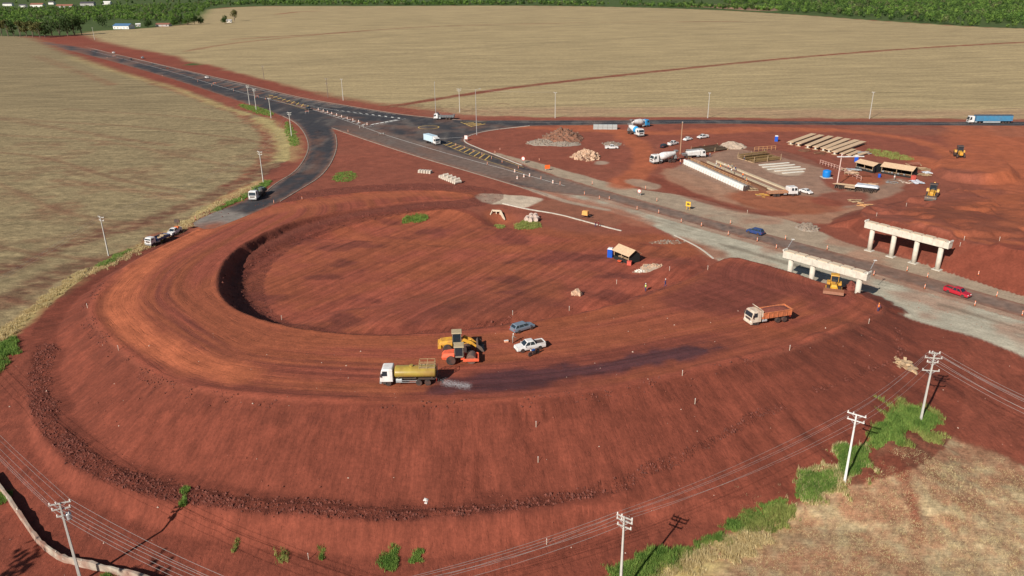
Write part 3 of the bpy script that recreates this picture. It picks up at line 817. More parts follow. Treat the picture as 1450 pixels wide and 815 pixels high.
WPAINT = mat('white_road_paint', (.62, .60, .56), .7, var=.3, scale=1.2); YPAINT = mat('yellow_road_paint', (.62, .40, .10), .7, var=.3, scale=1.2)
CONC = mat('concrete', (.50, .46, .39), .85, var=.2, scale=1.5); CONCL = mat('pale_concrete', (.66, .62, .54), .8, var=.12, scale=2)


def marks(name, lines, polys, m, z=.034):
    """painted marks as one sheet a few millimetres over the asphalt"""
    b = MB()
    for px, w in lines:
        p = survey(px, 0, 2, False); L = [];
        for i in range(len(p)):
            a = p[max(i - 1, 0)]; c = p[min(i + 1, len(p) - 1)]; t = np.array([c[0] - a[0], c[1] - a[1]]); t /= np.linalg.norm(t) + 1e-9
            L.append((p[i][0] - t[1] * w / 2, p[i][1] + t[0] * w / 2, z)); L.append((p[i][0] + t[1] * w / 2, p[i][1] - t[0] * w / 2, z))
        for i in range(len(p) - 1): b.add([L[2 * i + 1], L[2 * i + 3], L[2 * i + 2], L[2 * i]], [(0, 1, 2, 3)])
    for q in polys: b.add(q, [tuple(range(len(q)))])
    o = b.build(name, m)
    for f in o.data.polygons: pass
    return prop(o, kind='structure')


def hatch(a0, a1, b0, b1, n, w, skew=0.0):
    """bars between two edge lines (world points), each w wide along the run"""
    out = []
    for i in range(n):
        t = (i + .5) / n; t2 = min(1, max(0, t + skew))
        p = a0 * (1 - t) + a1 * t; q = b0 * (1 - t2) + b1 * t2
        d = (a1 - a0) / np.linalg.norm(a1 - a0) * w / 2
        out.append([(p[0] - d[0], p[1] - d[1], .035), (p[0] + d[0], p[1] + d[1], .035), (q[0] + d[0], q[1] + d[1], .035), (q[0] - d[0], q[1] - d[1], .035)])
    return out


whites = [([(130, 72), (230, 97), (330, 128), (400, 145), (444, 155), (483, 168), (516, 180), (543, 190), (612, 211), (654, 223), (740, 246), (800, 263)], .22),
          ([(516, 180), (530, 178), (556, 172), (575, 168)], .2), ([(425, 147), (470, 155), (520, 163), (575, 168)], .14),
          ([(130, 68), (220, 90), (320, 115), (419, 139), (483, 150), (560, 162)], .16), ([(660, 172), (760, 173), (900, 173), (1000, 171.5), (1300, 174.7), (1450, 175)], .14),
          ([(623, 196), (656, 194)], .25)]
wp = hatch(at(437, 150.5), at(570, 167), at(445, 151.6), at(569, 168.2), 15, 1.6) + hatch(at(445, 154.5), at(516, 178), at(451, 154), at(521, 176.5), 11, 1.0) + hatch(at(522, 177.5), at(566, 169.5), at(527, 175.5), at(560, 169.3), 6, 2.2)
marks('white_road_markings', whites, wp, WPAINT)
yel = [([(380, 134), (410, 143), (437, 151)], .2), ([(376, 136), (405, 146), (434, 155)], .2), ([(626, 203), (660, 218), (700, 231), (740, 244)], .18), ([(634, 200), (668, 211), (705, 224), (742, 237)], .18), ([(652, 172.5), (668, 179.5)], .3), ([(652, 172.5), (690, 172.3)], .25)]
yp = hatch(at(378, 135), at(437, 154), at(384, 133.8), at(440, 150), 9, 1.0) + hatch(at(627, 204), at(690, 228), at(637, 201), at(697, 221.5), 9, .7) + hatch(at(655, 174), at(668, 179.5), at(668, 173), at(690, 175.5), 4, .9)
c0 = at(607, 180); rr = np.hypot(*(at(592, 180) - c0)[:2])
yp += [[(c0[0] + r_ * math.cos(t), c0[1] + r_ * .9 * math.sin(t), .035) for r_, t in ((rr, 2 * math.pi * i / 40), (rr, 2 * math.pi * (i + 1) / 40), (rr - .45, 2 * math.pi * (i + 1) / 40), (rr - .45, 2 * math.pi * i / 40))] for i in range(40)]
marks('yellow_road_markings', yel, yp, YPAINT, .038)
wm_ = [([(800, 257), (909, 288), (1000, 312), (1124, 346), (1310, 398), (1450, 435)], .4), ([(800, 261), (909, 291.5), (1000, 317), (1124, 351), (1310, 402.5), (1450, 441.5)], .35)]


def kerb(px, w=.35, h=.15, name='kerb', gap=None, m=None):
    p = survey(px, 0, 2, False); b = MB(); acc = 0
    for i in range(len(p) - 1):
        a, c = p[i], p[i + 1]; t = np.array([c[0] - a[0], c[1] - a[1]]); L = np.linalg.norm(t)
        if L < 1e-6: continue
        t /= L; n = np.array([-t[1], t[0]]) * w / 2
        b.add([(a[0] - n[0], a[1] - n[1], -.05), (c[0] - n[0], c[1] - n[1], -.05), (c[0] + n[0], c[1] + n[1], -.05), (a[0] + n[0], a[1] + n[1], -.05),
               (a[0] - n[0], a[1] - n[1], h), (c[0] - n[0], c[1] - n[1], h), (c[0] + n[0], c[1] + n[1], h), (a[0] + n[0], a[1] + n[1], h)],
              [(3, 2, 1, 0), (4, 5, 6, 7), (0, 1, 5, 4), (1, 2, 6, 5), (2, 3, 7, 6), (3, 0, 4, 7)])
    return prop(b.build(name, m or CONC), kind='structure')


KRB = mat('dusty_kerb', (.26, .20, .16), .9, var=.35, scale=.5)
kerb(HWY_N[1:10], .4, m=KRB); kerb([(470, 181), (521, 199), (599, 224), (648, 238), (695, 252), (748, 268), (775, 277)], .5, m=KRB)
kerb(CON_R[:6], .35, m=KRB); kerb(CON_L[3:11], .4, m=KRB)
kerb([(750, 178), (695, 184), (668, 190.5), (657, 196), (658, 201.5), (677, 209.5), (702, 219.5), (739, 234)], .45, .16, m=CONC)
kerb([(712, 288), (745, 296), (790, 303), (830, 314), (860, 322), (880, 327)], .4, .2, m=CONC)
kerb([(955, 333), (990, 350), (1010, 366)], .4, .15)

# ------------------------------------------------------------------ materials of made things
WHITE = mat('white_car_paint', (.74, .74, .72), .4, var=.06, dust=.32); GLASS = mat('dark_glass', (.02, .03, .04), .12, var=.1, spec=.8)
RUB = mat('tyre_rubber', (.028, .026, .025), .85, var=.2, dust=.35); RIM = mat('steel_rim', (.38, .35, .32), .5, .4, dust=.4); DARKM = mat('dark_chassis_steel', (.05, .045, .042), .7, dust=.35)
LAMP = mat('lamp_glass', (.75, .75, .70), .15, var=.05); REDL = mat('red_lamp_glass', (.45, .03, .02), .3, var=.05)
GREY = mat('grey_steel', (.32, .33, .33), .55, .3, dust=.2); GALV = mat('galvanised_steel', (.52, .54, .55), .45, .4)
YEL = mat('yellow_machine_paint', (.70, .36, .03), .55, var=.14, dust=.55); ORG = mat('orange_machine_paint', (.82, .125, .05), .55, var=.12, dust=.4)
WOOD = mat('weathered_timber', (.42, .29, .17), .85, var=.3, scale=5); TAN = mat('tan_sheet', (.60, .42, .26), .75, var=.15, dust=.15); BLACKN = mat('black_shade_net', (.012, .014, .013), .95)
BLUEP = mat('blue_plastic', (.01, .09, .50), .4, var=.08); BLUET = mat('bright_blue_plastic', (.01, .20, .60), .35, var=.08)
EARTHL = mat('loose_red_earth', (.19, .05, .032), .95, var=.3); SAFO = mat('orange_plastic', (.85, .20, .05), .5, var=.1, dust=.2); SAFW = mat('white_plastic', (.75, .73, .68), .5, var=.08, dust=.3)
POLE = mat('concrete_pole', (.46, .44, .40), .85, var=.12, scale=2); WIREM = mat('aluminium_wire', (.42, .40, .38), .5, .3)
RUST = mat('rusty_steel', (.17, .075, .04), .8, var=.3)


def wheel(parent, x, y, r, w, name='wheel', side=1):
    """a wheel is its tyre with the rim as a sub-part"""
    t = MB().lathe([(r * .55, -w / 2), (r * .93, -w / 2), (r, -w * .3), (r, w * .3), (r * .93, w / 2), (r * .55, w / 2)], (x, y, r), 'y', 18).build(name, RUB, parent)
    s = w / 2 * side
    MB().lathe([(r * .56, s * .2), (r * .56, s * .92), (r * .40, s * .60), (r * .18, s * .72), (r * .05, s * .72)], (x, y, r), 'y', 14).build('rim', RIM, t)
    return t


# ------------------------------------------------------------------ cars
CARP = {'sedan': dict(L=4.5, h=1.45, body=[(-2.25, .42), (-2.22, .92), (-1.5, .98), (1.0, .95), (2.05, .74), (2.22, .42)], A=1.12, B=.35, Cc=-.75, D=-1.5),
        'hatch': dict(L=4.0, h=1.50, body=[(-2.0, .42), (-1.98, .95), (-1.5, .98), (1.0, .96), (1.85, .78), (2.0, .42)], A=1.15, B=.4, Cc=-1.35, D=-1.85),
        'wagon': dict(L=4.5, h=1.52, body=[(-2.25, .42), (-2.22, .95), (-1.6, .97), (1.05, .95), (2.1, .74), (2.25, .42)], A=1.15, B=.4, Cc=-1.75, D=-2.1),
        'suv': dict(L=4.5, h=1.68, body=[(-2.25, .45), (-2.22, 1.05), (-1.6, 1.07), (1.05, 1.05), (2.1, .88), (2.25, .45)], A=1.15, B=.45, Cc=-1.8, D=-2.15),
        'pickup': dict(L=5.2, h=1.72, body=[(-2.6, .5), (-2.58, 1.02), (-1.0, 1.04), (1.2, 1.04), (2.45, .88), (2.6, .5)], A=1.35, B=.65, Cc=-.55, D=-.9)}


def car(kind, paint, label, loc, rz, group=None, cat='car', extra=None):
    p = CARP[kind]; r = root('pickup_truck' if kind == 'pickup' else 'car', label, cat, loc, rz, group)
    W = .88 if kind != 'pickup' else .92
    tops = p['body']; rings = []
    for x, zt in tops[1:-1] + []:
        pass
    xs = [tops[0][0]] + [t[0] for t in tops[1:-1]] + [tops[-1][0]]
    for i, (x, zt) in enumerate(tops):
        e = .84 if i in (0, len(tops) - 1) else .95 if i in (1, len(tops) - 2) else 1
        w = W * e; zb = .30 if 0 < i < len(tops) - 1 else .36; zt = max(zt, zb + .1)
        zm = zb + (zt - zb) * .62
        rings.append([(x, -w * .92, zb), (x, -w, zb + .12), (x, -w, zm), (x, -w * .93, zt), (x, w * .93, zt), (x, w, zm), (x, w, zb + .12), (x, w * .92, zb)])
    MB().loft(rings).build('body', paint, r, .03)
    zb = tops[2][1] - .03; h = p['h']; wt = W * .72; wb = W * .90
    A, B, Cc, D = p['A'], p['B'], p['Cc'], p['D']
    cab = MB().loft([[(D, -wb, zb), (A, -wb, zb), (A, wb, zb), (D, wb, zb)], [(Cc, -wt, h - .05), (B, -wt, h - .05), (B, wt, h - .05), (Cc, wt, h - .05)],
                     [(Cc + .08, -wt + .1, h), (B - .1, -wt + .1, h), (B - .1, wt - .1, h), (Cc + .08, wt - .1, h)]])
    cb = cab.build('roof_cabin', paint, r, .02)
    hb, ht = zb + .07, h - .10

    def at_(x0, x1, t): return x0 + (x1 - x0) * t
    t0 = (hb - zb) / (h - .05 - zb); t1 = (ht - zb) / (h - .05 - zb); o = .012
    ws = lambda t: at_(wb, wt, t)
    MB().add([(at_(A, B, t0) + o, -ws(t0) * .90, hb), (at_(A, B, t0) + o, ws(t0) * .90, hb), (at_(A, B, t1) + o, ws(t1) * .9, ht), (at_(A, B, t1) + o, -ws(t1) * .9, ht)], [(0, 1, 2, 3)]).build('windscreen', GLASS, cb)
    MB().add([(at_(D, Cc, t0) - o, -ws(t0) * .86, hb), (at_(D, Cc, t0) - o, ws(t0) * .86, hb), (at_(D, Cc, t1) - o, ws(t1) * .86, ht), (at_(D, Cc, t1) - o, -ws(t1) * .86, ht)], [(3, 2, 1, 0)]).build('rear_window', GLASS, cb)
    for s in (-1, 1):
        lo0, lo1 = at_(D, Cc, t0) + .14, at_(A, B, t0) - .16; hi0, hi1 = at_(D, Cc, t1) + .12, at_(A, B, t1) - .10
        cuts = [.0, .47, .53, 1] if kind in ('sedan', 'hatch', 'pickup') else [0, .24, .285, .62, .665, 1]
        for a, b in zip(cuts[::2], cuts[1::2]):
            q = [(at_(lo0, lo1, a), s * (ws(t0) + o), hb), (at_(lo0, lo1, b), s * (ws(t0) + o), hb), (at_(hi0, hi1, b), s * (ws(t1) + o), ht), (at_(hi0, hi1, a), s * (ws(t1) + o), ht)]
            MB().add(q, [(0, 1, 2, 3)]).build('side_window', GLASS, cb)
        xf = tops[-1][0]; zf = tops[-2][1]
        MB().box(xf - .16, xf - .02, s * .52 - .17, s * .52 + .17, zf - .20, zf - .06).build('headlight', LAMP, r, .02)
        MB().box(tops[0][0] - .015, tops[0][0] + .1, s * .66 - .1, s * .66 + .1, .68, .92).build('tail_light', REDL, r)
        MB().box(A - .28, A - .12, s * (W + .0) - .0, s * (W + .15), zb + .02, zb + .16, .02, .02).build('wing_mirror', paint, r)
        wr = .33 if kind not in ('pickup', 'suv') else .38
        for x in (p['L'] * .305, -p['L'] * .29):
            wheel(r, x, s * (W - .09), wr, .22, side=s)
    MB().box(tops[-1][0] - .08, tops[-1][0] + .05, -.75, .75, .34, .52).build('front_bumper', DARKM, r, .02)
    if kind == 'pickup':
        b = MB(); b.box(-2.55, -.98, -.86, -.78, 1.02, 1.22); b.box(-2.55, -.98, .78, .86, 1.02, 1.22); b.box(-2.58, -2.48, -.86, .86, 1.02, 1.22)
        b.build('cargo_bed', paint, r); MB().box(-2.46, -1.0, -.77, .77, 1.035, 1.055).build('bed_floor', DARKM, r)
    if extra: extra(r)
    return r


# ------------------------------------------------------------------ trucks (front towards +x, standing on z = 0)
def cabover(r, xf, paint, W=1.22, H=2.85, Lc=1.95, crew=False):
    """cab with windscreen, side windows, grille, lamps, bumper and mirrors; xf is its front"""
    z0 = .75; L = Lc
    c = MB().loft([[(xf - L, -W, z0), (xf - .02, -W, z0), (xf - .02, W, z0), (xf - L, W, z0)], [(xf - L, -W, z0 + .95), (xf, -W, z0 + .85), (xf, W, z0 + .85), (xf - L, W, z0 + .95)],
                   [(xf - L, -W * .95, H - .12), (xf - .26, -W * .93, H - .18), (xf - .26, W * .93, H - .18), (xf - L, W * .95, H - .12)],
                   [(xf - L + .1, -W * .85, H), (xf - .5, -W * .84, H), (xf - .5, W * .84, H), (xf - L + .1, W * .85, H)]]).build('cab', paint, r, .05)
    zb, zt = z0 + .95, H - .32
    fx = lambda z: xf + .015 - .26 * (z - z0 - .85) / (H - .18 - z0 - .85)
    MB().add([(fx(zb), -W * .88, zb), (fx(zb), W * .88, zb), (fx(zt), W * .84, zt), (fx(zt), -W * .84, zt)], [(0, 1, 2, 3)]).build('windscreen', GLASS, c)
    sy = lambda z, s: s * (W + .012 - W * .06 * (z - z0 - .9) / (H - z0 - 1.05))
    for s in (-1, 1):
        for a, b in (((.30, 1.15),) if not crew else ((.30, 1.15), (1.35, 2.1))):
            MB().add([(xf - b, sy(zb + .05, s), zb + .05), (xf - a, sy(zb + .05, s), zb + .02), (xf - a - .12, sy(zt, s), zt), (xf - b, sy(zt, s), zt)], [(0, 1, 2, 3)]).build('side_window', GLASS, c)
        MB().box(xf - .03, xf + .04, s * .9 - .2, s * .9 + .2, .86, 1.06).build('headlight', LAMP, c, .02)
        b = MB(); b.box(xf - .2, xf - .08, s * (W + .08), s * (W + .26), zb - .05, zb + .6, .01, .02); b.build('mirror', DARKM, c)
        MB().box(xf - .9, xf - .35, s * W - .05 * s, s * (W + .05), .42, .74).build('step', DARKM, c)
    MB().box(xf - .01, xf + .03, -W * .62, W * .62, 1.1, 1.5).build('grille', DARKM, c)
    MB().box(xf - .25, xf + .1, -W, W, .42, .82).build('bumper', paint if paint is not WHITE else GREY, c, .04)
    return c


def truck(label, loc, rz, paint, L, axles, body, cat='truck', name='truck', group=None, Lc=1.95, H=2.85, crew=False, twin_from=1, cabW=1.22):
    r = root(name, label, cat, loc, rz, group); xf = L / 2
    if 'mixer' in name: r.scale = (1.14, 1.14, 1.14)
    cabover(r, xf, paint, H=H, Lc=Lc, crew=crew, W=cabW)
    b = MB(); b.box(-L / 2, xf - .4, -.48, -.34, .78, 1.02); b.box(-L / 2, xf - .4, .34, .48, .78, 1.02)
    for x in np.arange(-L / 2 + .3, xf - 1, 1.2): b.box(x, x + .12, -.34, .34, .8, 1.0)
    b.build('chassis', DARKM, r)
    for s in (-1, 1):
        MB().lathe([(.05, -.45), (.28, -.45), (.3, -.4), (.3, .4), (.28, .45), (.05, .45)], (xf - Lc - .9, s * .82, .8), 'x', 12).build('fuel_tank', GALV, r)
    for i, x in enumerate(axles):
        for s in (-1, 1):
            if i >= twin_from: wheel(r, x, s * .92, .5, .56, side=s)
            else: wheel(r, x, s * 1.02, .5, .32, side=s)
    for s in (-1, 1):
        MB().box(-L / 2 - .02, -L / 2 + .05, s * .85 - .22, s * .85 + .22, .82, .98).build('tail_light', REDL, r)
    body(r, L, xf - Lc)
    return r


OLIVE = mat('dusty_olive_tank_paint', (.36, .26, .05), .35, var=.2, scale=1.3, dust=.5)


def body_tank(r, L, xb):
    x0, x1 = -L / 2 + .1, xb - .25; rg = []
    for x, k in ((x0, .80), (x0 + .08, .97), (x0 + .25, 1), (x1 - .25, 1), (x1 - .08, .97), (x1, .80)):
        rg.append([(x, 1.2 * k * math.cos(t), 1.95 + .86 * k * math.sin(t)) for t in [2 * math.pi * i / 24 for i in range(24)]])
    t = MB().loft(rg).build('tank', OLIVE, r, smooth=False)
    for p in t.data.polygons: p.use_smooth = len(p.vertices) == 4
    for x in (x0 + .6, (x0 + x1) / 2, x1 - .6): MB().box(x - .08, x + .08, -.9, .9, 1.02, 1.35).build('tank_cradle', DARKM, r)
    b = MB()
    for x in (x0 + .15, x0 + 1.3, x0 + 2.5):
        for y in (-.7, .7): b.tube((x, y, 2.45), (x, y, 3.65), .04)
    for z in (3.1, 3.65):
        for y in (-.7, .7): b.tube((x0 + .15, y, z), (x0 + 2.5, y, z), .035)
        for x in (x0 + .15, x0 + 2.5): b.tube((x, -.7, z), (x, .7, z), .035)
    b.box(x0 + .1, x0 + 2.6, -.7, .7, 2.72, 2.78)
    b.build('walkway_railing', mat('rail_steel', (.40, .30, .15), .7, dust=.3), r)
    MB().lathe([(.05, 0), (.32, 0), (.32, .22), (.27, .26), (.05, .26)], ((x0 + x1) / 2 + .6, 0, 2.78), 'z', 14).build('hatch', OLIVE, r)
    b = MB(); b.tube((x0 - .35, -1.25, .72), (x0 - .35, 1.25, .72), .07)
    for y in np.linspace(-1.15, 1.15, 9): b.tube((x0 - .35, y, .72), (x0 - .42, y, .5), .04)
    for y in (-.6, .6): b.tube((x0 + .1, y, 1.1), (x0 - .35, y, .72), .05)
    b.box(x0 - .12, x0 + .1, -.55, .55, .95, 1.7)
    b.build('spray_bar', DARKM, r)
    b = MB()
    for y in (-.2, .2): b.tube((x0 - .1, y - .8, .8), (x0 - .1, y - .8, 2.6), .03)
    for z in np.arange(.95, 2.6, .28): b.tube((x0 - .1, -1.0, z), (x0 - .1, -.6, z), .025)
    b.build('ladder', GREY, r)
    for s in (-1, 1):
        MB().prism([(x0 + .1, 1.10), (x0 + 2.7, 1.10), (x0 + 2.6, 1.2), (x0 + .2, 1.2)], s * 1.2 - .28, s * 1.2 + .02).build('mudguard', DARKM, r)
        b = MB(); b.tube((x0 + 2.9, s * 1.12, .62), (x1 - .2, s * 1.12, .62), .05); b.tube((x0 + 2.9, s * 1.12, .9), (x1 - .2, s * 1.12, .9), .05); b.build('side_guard', GREY, r)


def tipper(paint_c, front_paint=None, load=True):
    def f(r, L, xb):
        x0, x1 = -L / 2 - .15, xb - .3; W = 1.24; z0, z1 = 1.12, 2.35
        b = MB()
        b.add([(x0, -W * .86, z0), (x1, -W * .86, z0), (x1, W * .86, z0), (x0, W * .86, z0), (x0 - .1, -W, z1), (x1, -W, z1), (x1, W, z1), (x0 - .1, W, z1),
               (x0 - .04, -W + .07, z1), (x1 - .07, -W + .07, z1), (x1 - .07, W - .07, z1), (x0 - .04, W - .07, z1), (x0, -W * .8, z0 + .08), (x1 - .07, -W * .8, z0 + .08), (x1 - .07, W * .8, z0 + .08), (x0, W * .8, z0 + .08)],
              [(3, 2, 1, 0), (0, 1, 5, 4), (1, 2, 6, 5), (2, 3, 7, 6), (3, 0, 4, 7), (4, 5, 9, 8), (5, 6, 10, 9), (6, 7, 11, 10), (7, 4, 8, 11), (8, 9, 13, 12), (9, 10, 14, 13), (10, 11, 15, 14), (11, 8, 12, 15), (12, 13, 14, 15)])
        for s in (-1, 1):
            for x in np.linspace(x0 + .2, x1 - .2, 7): b.box(x - .05, x + .05, s * W - .05 if s > 0 else -W - .03, s * W + .03 if s > 0 else -W + .05, z0 + .1, z1 + .02)
            b.box(x0 - .1, x1, s * (W + .01) - .06, s * (W + .01) + .06, z1 - .06, z1 + .06)
        bd = b.build('tipping_body', paint_c, r)
        fp = front_paint or paint_c
        MB().prism([(x1 - .02, z0 + .5), (x1 + .08, z0 + .5), (x1 + .12, z1 + .3), (x1 + .75, z1 + .95), (x1 + .70, z1 + 1.02), (x1 - .02, z1 + .45)], -W, W).build('headboard', fp, r)
        if load:
            rg = []; n = 9
            vs = []; fs = []
            for i in range(n + 1):
                for j in range(7):
                    x = x0 + .1 + (x1 - x0 - .25) * i / n; y = -W + .1 + (2 * W - .2) * j / 6
                    e = (1 - (abs(j - 3) / 3) ** 2) * (1 - (abs(i - n / 2) / (n / 2)) ** 3)
                    vs.append((x, y, z1 - .25 + .6 * e + .1 * random.random()))
            for i in range(n):
                for j in range(6): a = i * 7 + j; fs.append((a, a + 7, a + 8, a + 1))
            MB().add(vs, fs).build('load', EARTHL, r, smooth=True)
    return f


def body_mixer(drum_m, stripe_m=None):
    def f(r, L, xb):
        x1 = xb - .55; x0 = -L / 2 + .55; ax = Vector((x0 - x1, 0, .75)).normalized(); o = Vector((x1, 0, 1.95)); LL = (x0 - x1) / ax.x
        up = Vector((0, 1, 0)); w_ = ax.cross(up); rg = []
        prof = [(.55, 0), (.95, .25), (1.18, 1.3), (1.2, 2.0), (1.02, 3.2), (.62, LL - .25), (.5, LL)]
        for rad, h in prof: rg.append([o + ax * h + (up * math.cos(t) + w_ * math.sin(t)) * rad for t in [2 * math.pi * i / 22 for i in range(22)]])
        d = MB().loft(rg).build('drum', drum_m, r)
        for p in d.data.polygons: p.use_smooth = True
        if stripe_m:
            rg = [[o + ax * h + (up * math.cos(t) + w_ * math.sin(t)) * rad for t in [2 * math.pi * i / 22 for i in range(22)]] for rad, h in ((.97, .24), (1.195, 1.28), (1.21, 1.6))]
            MB().loft(rg, False).build('drum_band', stripe_m, d)
        MB().box(x1 - .1, x1 + .35, -.9, .9, 1.0, 1.7).build('drum_support', GREY, r); MB().prism([(x0 - .4, 1.0), (x0 + .25, 1.0), (x0 + .25, 2.2), (x0 - .1, 2.2)], -.7, .7).build('drum_support', GREY, r)
        MB().loft([[(x0 - .55, -.35, 2.9), (x0 + .05, -.35, 2.9), (x0 + .05, .35, 2.9), (x0 - .55, .35, 2.9)], [(x0 - .85, -.7, 3.55), (x0 + .3, -.7, 3.55), (x0 + .3, .7, 3.55), (x0 - .85, .7, 3.55)]]).build('hopper', GREY, r)
        b = MB(); b.prism([(x0 - .5, 1.7), (x0 - 1.25, 1.15), (x0 - 1.2, 1.05), (x0 - .4, 1.55)], -.25, .25); b.build('chute', GREY, r)
        MB().lathe([(.1, -.7), (.38, -.7), (.42, -.6), (.42, .6), (.38, .7), (.1, .7)], (x1 + .2, 0, 2.5), 'y', 14).build('water_tank', WHITE, r)
        for s in (-1, 1): MB().prism([(x0 - .2, 1.08), (x0 + 2.6, 1.08), (x0 + 2.4, 1.18), (x0, 1.18)], s * 1.2 - .3, s * 1.2).build('mudguard', DARKM, r)
    return f


def body_box(r, L, xb):
    b = MB(); x0, x1 = -L / 2 - .1, xb - .12; b.box(x0, x1, -1.25, 1.25, 1.05, 3.45); bx = b.build('cargo_box', mat('pale_blue_box', (.50, .66, .76), .4, var=.05, dust=.1), r, .04)
    t = MB()
    for s in (-1, 1):
        for x in np.linspace(x0 + .6, x1 - .6, 6): t.box(x - .025, x + .025, s * 1.255 - .01, s * 1.255 + .01, 1.1, 3.4)
        t.box(x0, x1, s * 1.26 - .015, s * 1.26 + .015, 1.03, 1.15)
    t.build('box_trim', GALV, bx)
    MB().loft([[(x1 - .2, -1.1, 3.0), (x1 + .9, -1.0, 2.88), (x1 + .9, 1.0, 2.88), (x1 - .2, 1.1, 3.0)], [(x1 - .1, -1.1, 3.42), (x1 + .25, -.95, 3.3), (x1 + .25, .95, 3.3), (x1 - .1, 1.1, 3.42)]]).build('wind_deflector', WHITE, r)
    b = MB()
    for y in (-.6, .6):
        b.box(x0 - .03, x0, y - .55, y + .55, 1.15, 3.35)
    b.build('rear_door', WHITE, bx)


def flatbed(wood, cargo=None, rails=.35):
    def f(r, L, xb):
        x0, x1 = -L / 2 - .1, xb - .2
        MB().box(x0, x1, -1.22, 1.22, 1.06, 1.2).build('deck', wood, r)
        b = MB()
        for s in (-1, 1): b.box(x0, x1, s * 1.2 - .03, s * 1.2 + .03, 1.2, 1.2 + rails)
        b.box(x0 - .03, x0 + .03, -1.2, 1.2, 1.2, 1.2 + rails); b.box(x1 - .05, x1 + .03, -1.2, 1.2, 1.2, 1.75)
        b.build('side_boards', wood, r)
        if cargo: cargo(r, x0, x1)
    return f


def place(u, v, dz=0.0): p = gp(u, v); return (p.x, p.y, p.z + dz)


truck('white cabbed water tanker with dusty olive tank spraying the ramp', place(580, 541), head((620, 543), (540, 545)), WHITE, 8.6, [3.1, -1.6, -2.95], body_tank, 'water truck', 'water_truck')
OBR = mat('orange_tipper_paint', (.62, .20, .08), .65, var=.15, dust=.6); CRM = mat('dusty_cream_paint', (.66, .57, .45), .6, var=.12, dust=.55)
truck('cream cabbed dump truck with orange body driving on the dark earth fill', place(1086, 455), head((1112, 450), (1058, 455)), CRM, 8.2, [2.95, -1.5, -2.85], tipper(OBR, CRM), 'dump truck', 'dump_truck')
TPB = mat('dark_grey_tipper_paint', (.16, .18, .19), .6, var=.15, dust=.2)
truck('white cabbed tipper truck with dark grey body waiting by the junction', place(629, 169), head((645, 169), (613, 169)), WHITE, 9.6, [3.7, -1.3, -2.7], tipper(TPB, None, True), 'dump truck', 'dump_truck')
truck('pale blue box truck driving through the junction', place(612, 203), head((598, 198), (625, 206)), WHITE, 9.0, [3.2, -2.6], body_box, 'box truck', 'box_truck')
BLUED = mat('blue_mixer_paint', (.02, .30, .62), .4, var=.06, dust=.1)
truck('concrete mixer truck with blue and white drum at the head of the yard', place(899, 191), head((884, 184), (912, 193)), WHITE, 8.8, [3.2, -1.6, -2.95], body_mixer(WHITE, BLUED), 'mixer truck', 'concrete_mixer_truck')
truck('white concrete mixer truck parked behind the blue drummed mixer', place(905, 180.5), head((896, 183), (915, 180)), BLUED, 8.8, [3.2, -1.6, -2.95], body_mixer(WHITE), 'mixer truck', 'concrete_mixer_truck')
truck('white concrete mixer truck backed up to the casting bed', place(940, 230), head((960, 227), (921, 231)), WHITE, 9.0, [3.3, 1.9, -1.6, -2.95], body_mixer(WHITE), 'mixer truck', 'concrete_mixer_truck', twin_from=2)


def body_plant(r, L, xb):
    x0, x1 = -L / 2 + .2, xb - .2
    MB().loft([[(x0 + 1.4, -1.0, 1.1), (x1, -1.1, 1.1), (x1, 1.1, 1.1), (x0 + 1.4, 1.0, 1.1)], [(x0 + 1.2, -1.15, 2.3), (x1, -1.15, 2.5), (x1, 1.15, 2.5), (x0 + 1.2, 1.15, 2.3)], [(x0 + 1.6, -.9, 2.6), (x1 - .3, -.9, 2.9), (x1 - .3, .9, 2.9), (x0 + 1.6, .9, 2.6)]]).build('pump_housing', WHITE, r, .05)
    MB().loft([[(x0 - .3, -.5, 1.0), (x0 + 1, -.5, 1.0), (x0 + 1, .5, 1.0), (x0 - .3, .5, 1.0)], [(x0 - .6, -.9, 1.8), (x0 + 1.1, -.9, 1.8), (x0 + 1.1, .9, 1.8), (x0 - .6, .9, 1.8)]]).build('hopper', GREY, r)
    b = MB(); b.tube((x0 + 1, 0, 2.9), (x1 + 1.5, 0, 3.1), .12); b.tube((x0 + 1, .3, 3.0), (x1 + 1, .3, 3.2), .1); b.build('folded_boom', GREY, r)


truck('white concrete pump truck standing at the end of the casting bed', place(982, 223), head((966, 223), (998, 221.5)), WHITE, 8.4, [3.0, -1.6, -2.9], body_plant, 'pump truck', 'concrete_pump_truck')
DECK = mat('brown_truck_deck', (.40, .20, .11), .8, var=.25, scale=3)
truck('white crew cab flatbed truck with a brown deck at the yard edge', place(1107, 277), head((1086, 276), (1132, 274)), WHITE, 9.0, [3.0, -1.6, -2.8], flatbed(DECK, None, .25), 'flatbed truck', 'flatbed_truck', Lc=3.0, crew=True)


def cargo_tank(r, x0, x1):
    b = MB()
    for k, x in enumerate(np.linspace(x0 + .6, x1 - .6, 4)):
        b.lathe([(.05, 0), (.5, 0), (.52, .1), (.52, 1.0), (.4, 1.15), (.05, 1.15)], (x, .5 if k % 2 else -.5, 1.2), 'z', 12)
    b.build('drums', mat('dark_cargo_drum', (.06, .07, .08), .5, dust=.3), r)
    c = MB(); c.box(x0 + .3, x0 + 2.0, -.9, .9, 1.2, 2.2, .05, .05); c.tube((x1 - .4, 0, 1.2), (x1 - .4, 0, 3.3), .16); c.tube((x1 - .4, 0, 3.2), (x0 + 1.8, .4, 2.8), .11)
    c.build('loading_crane', mat('green_crane_paint', (.10, .15, .12), .5), r)


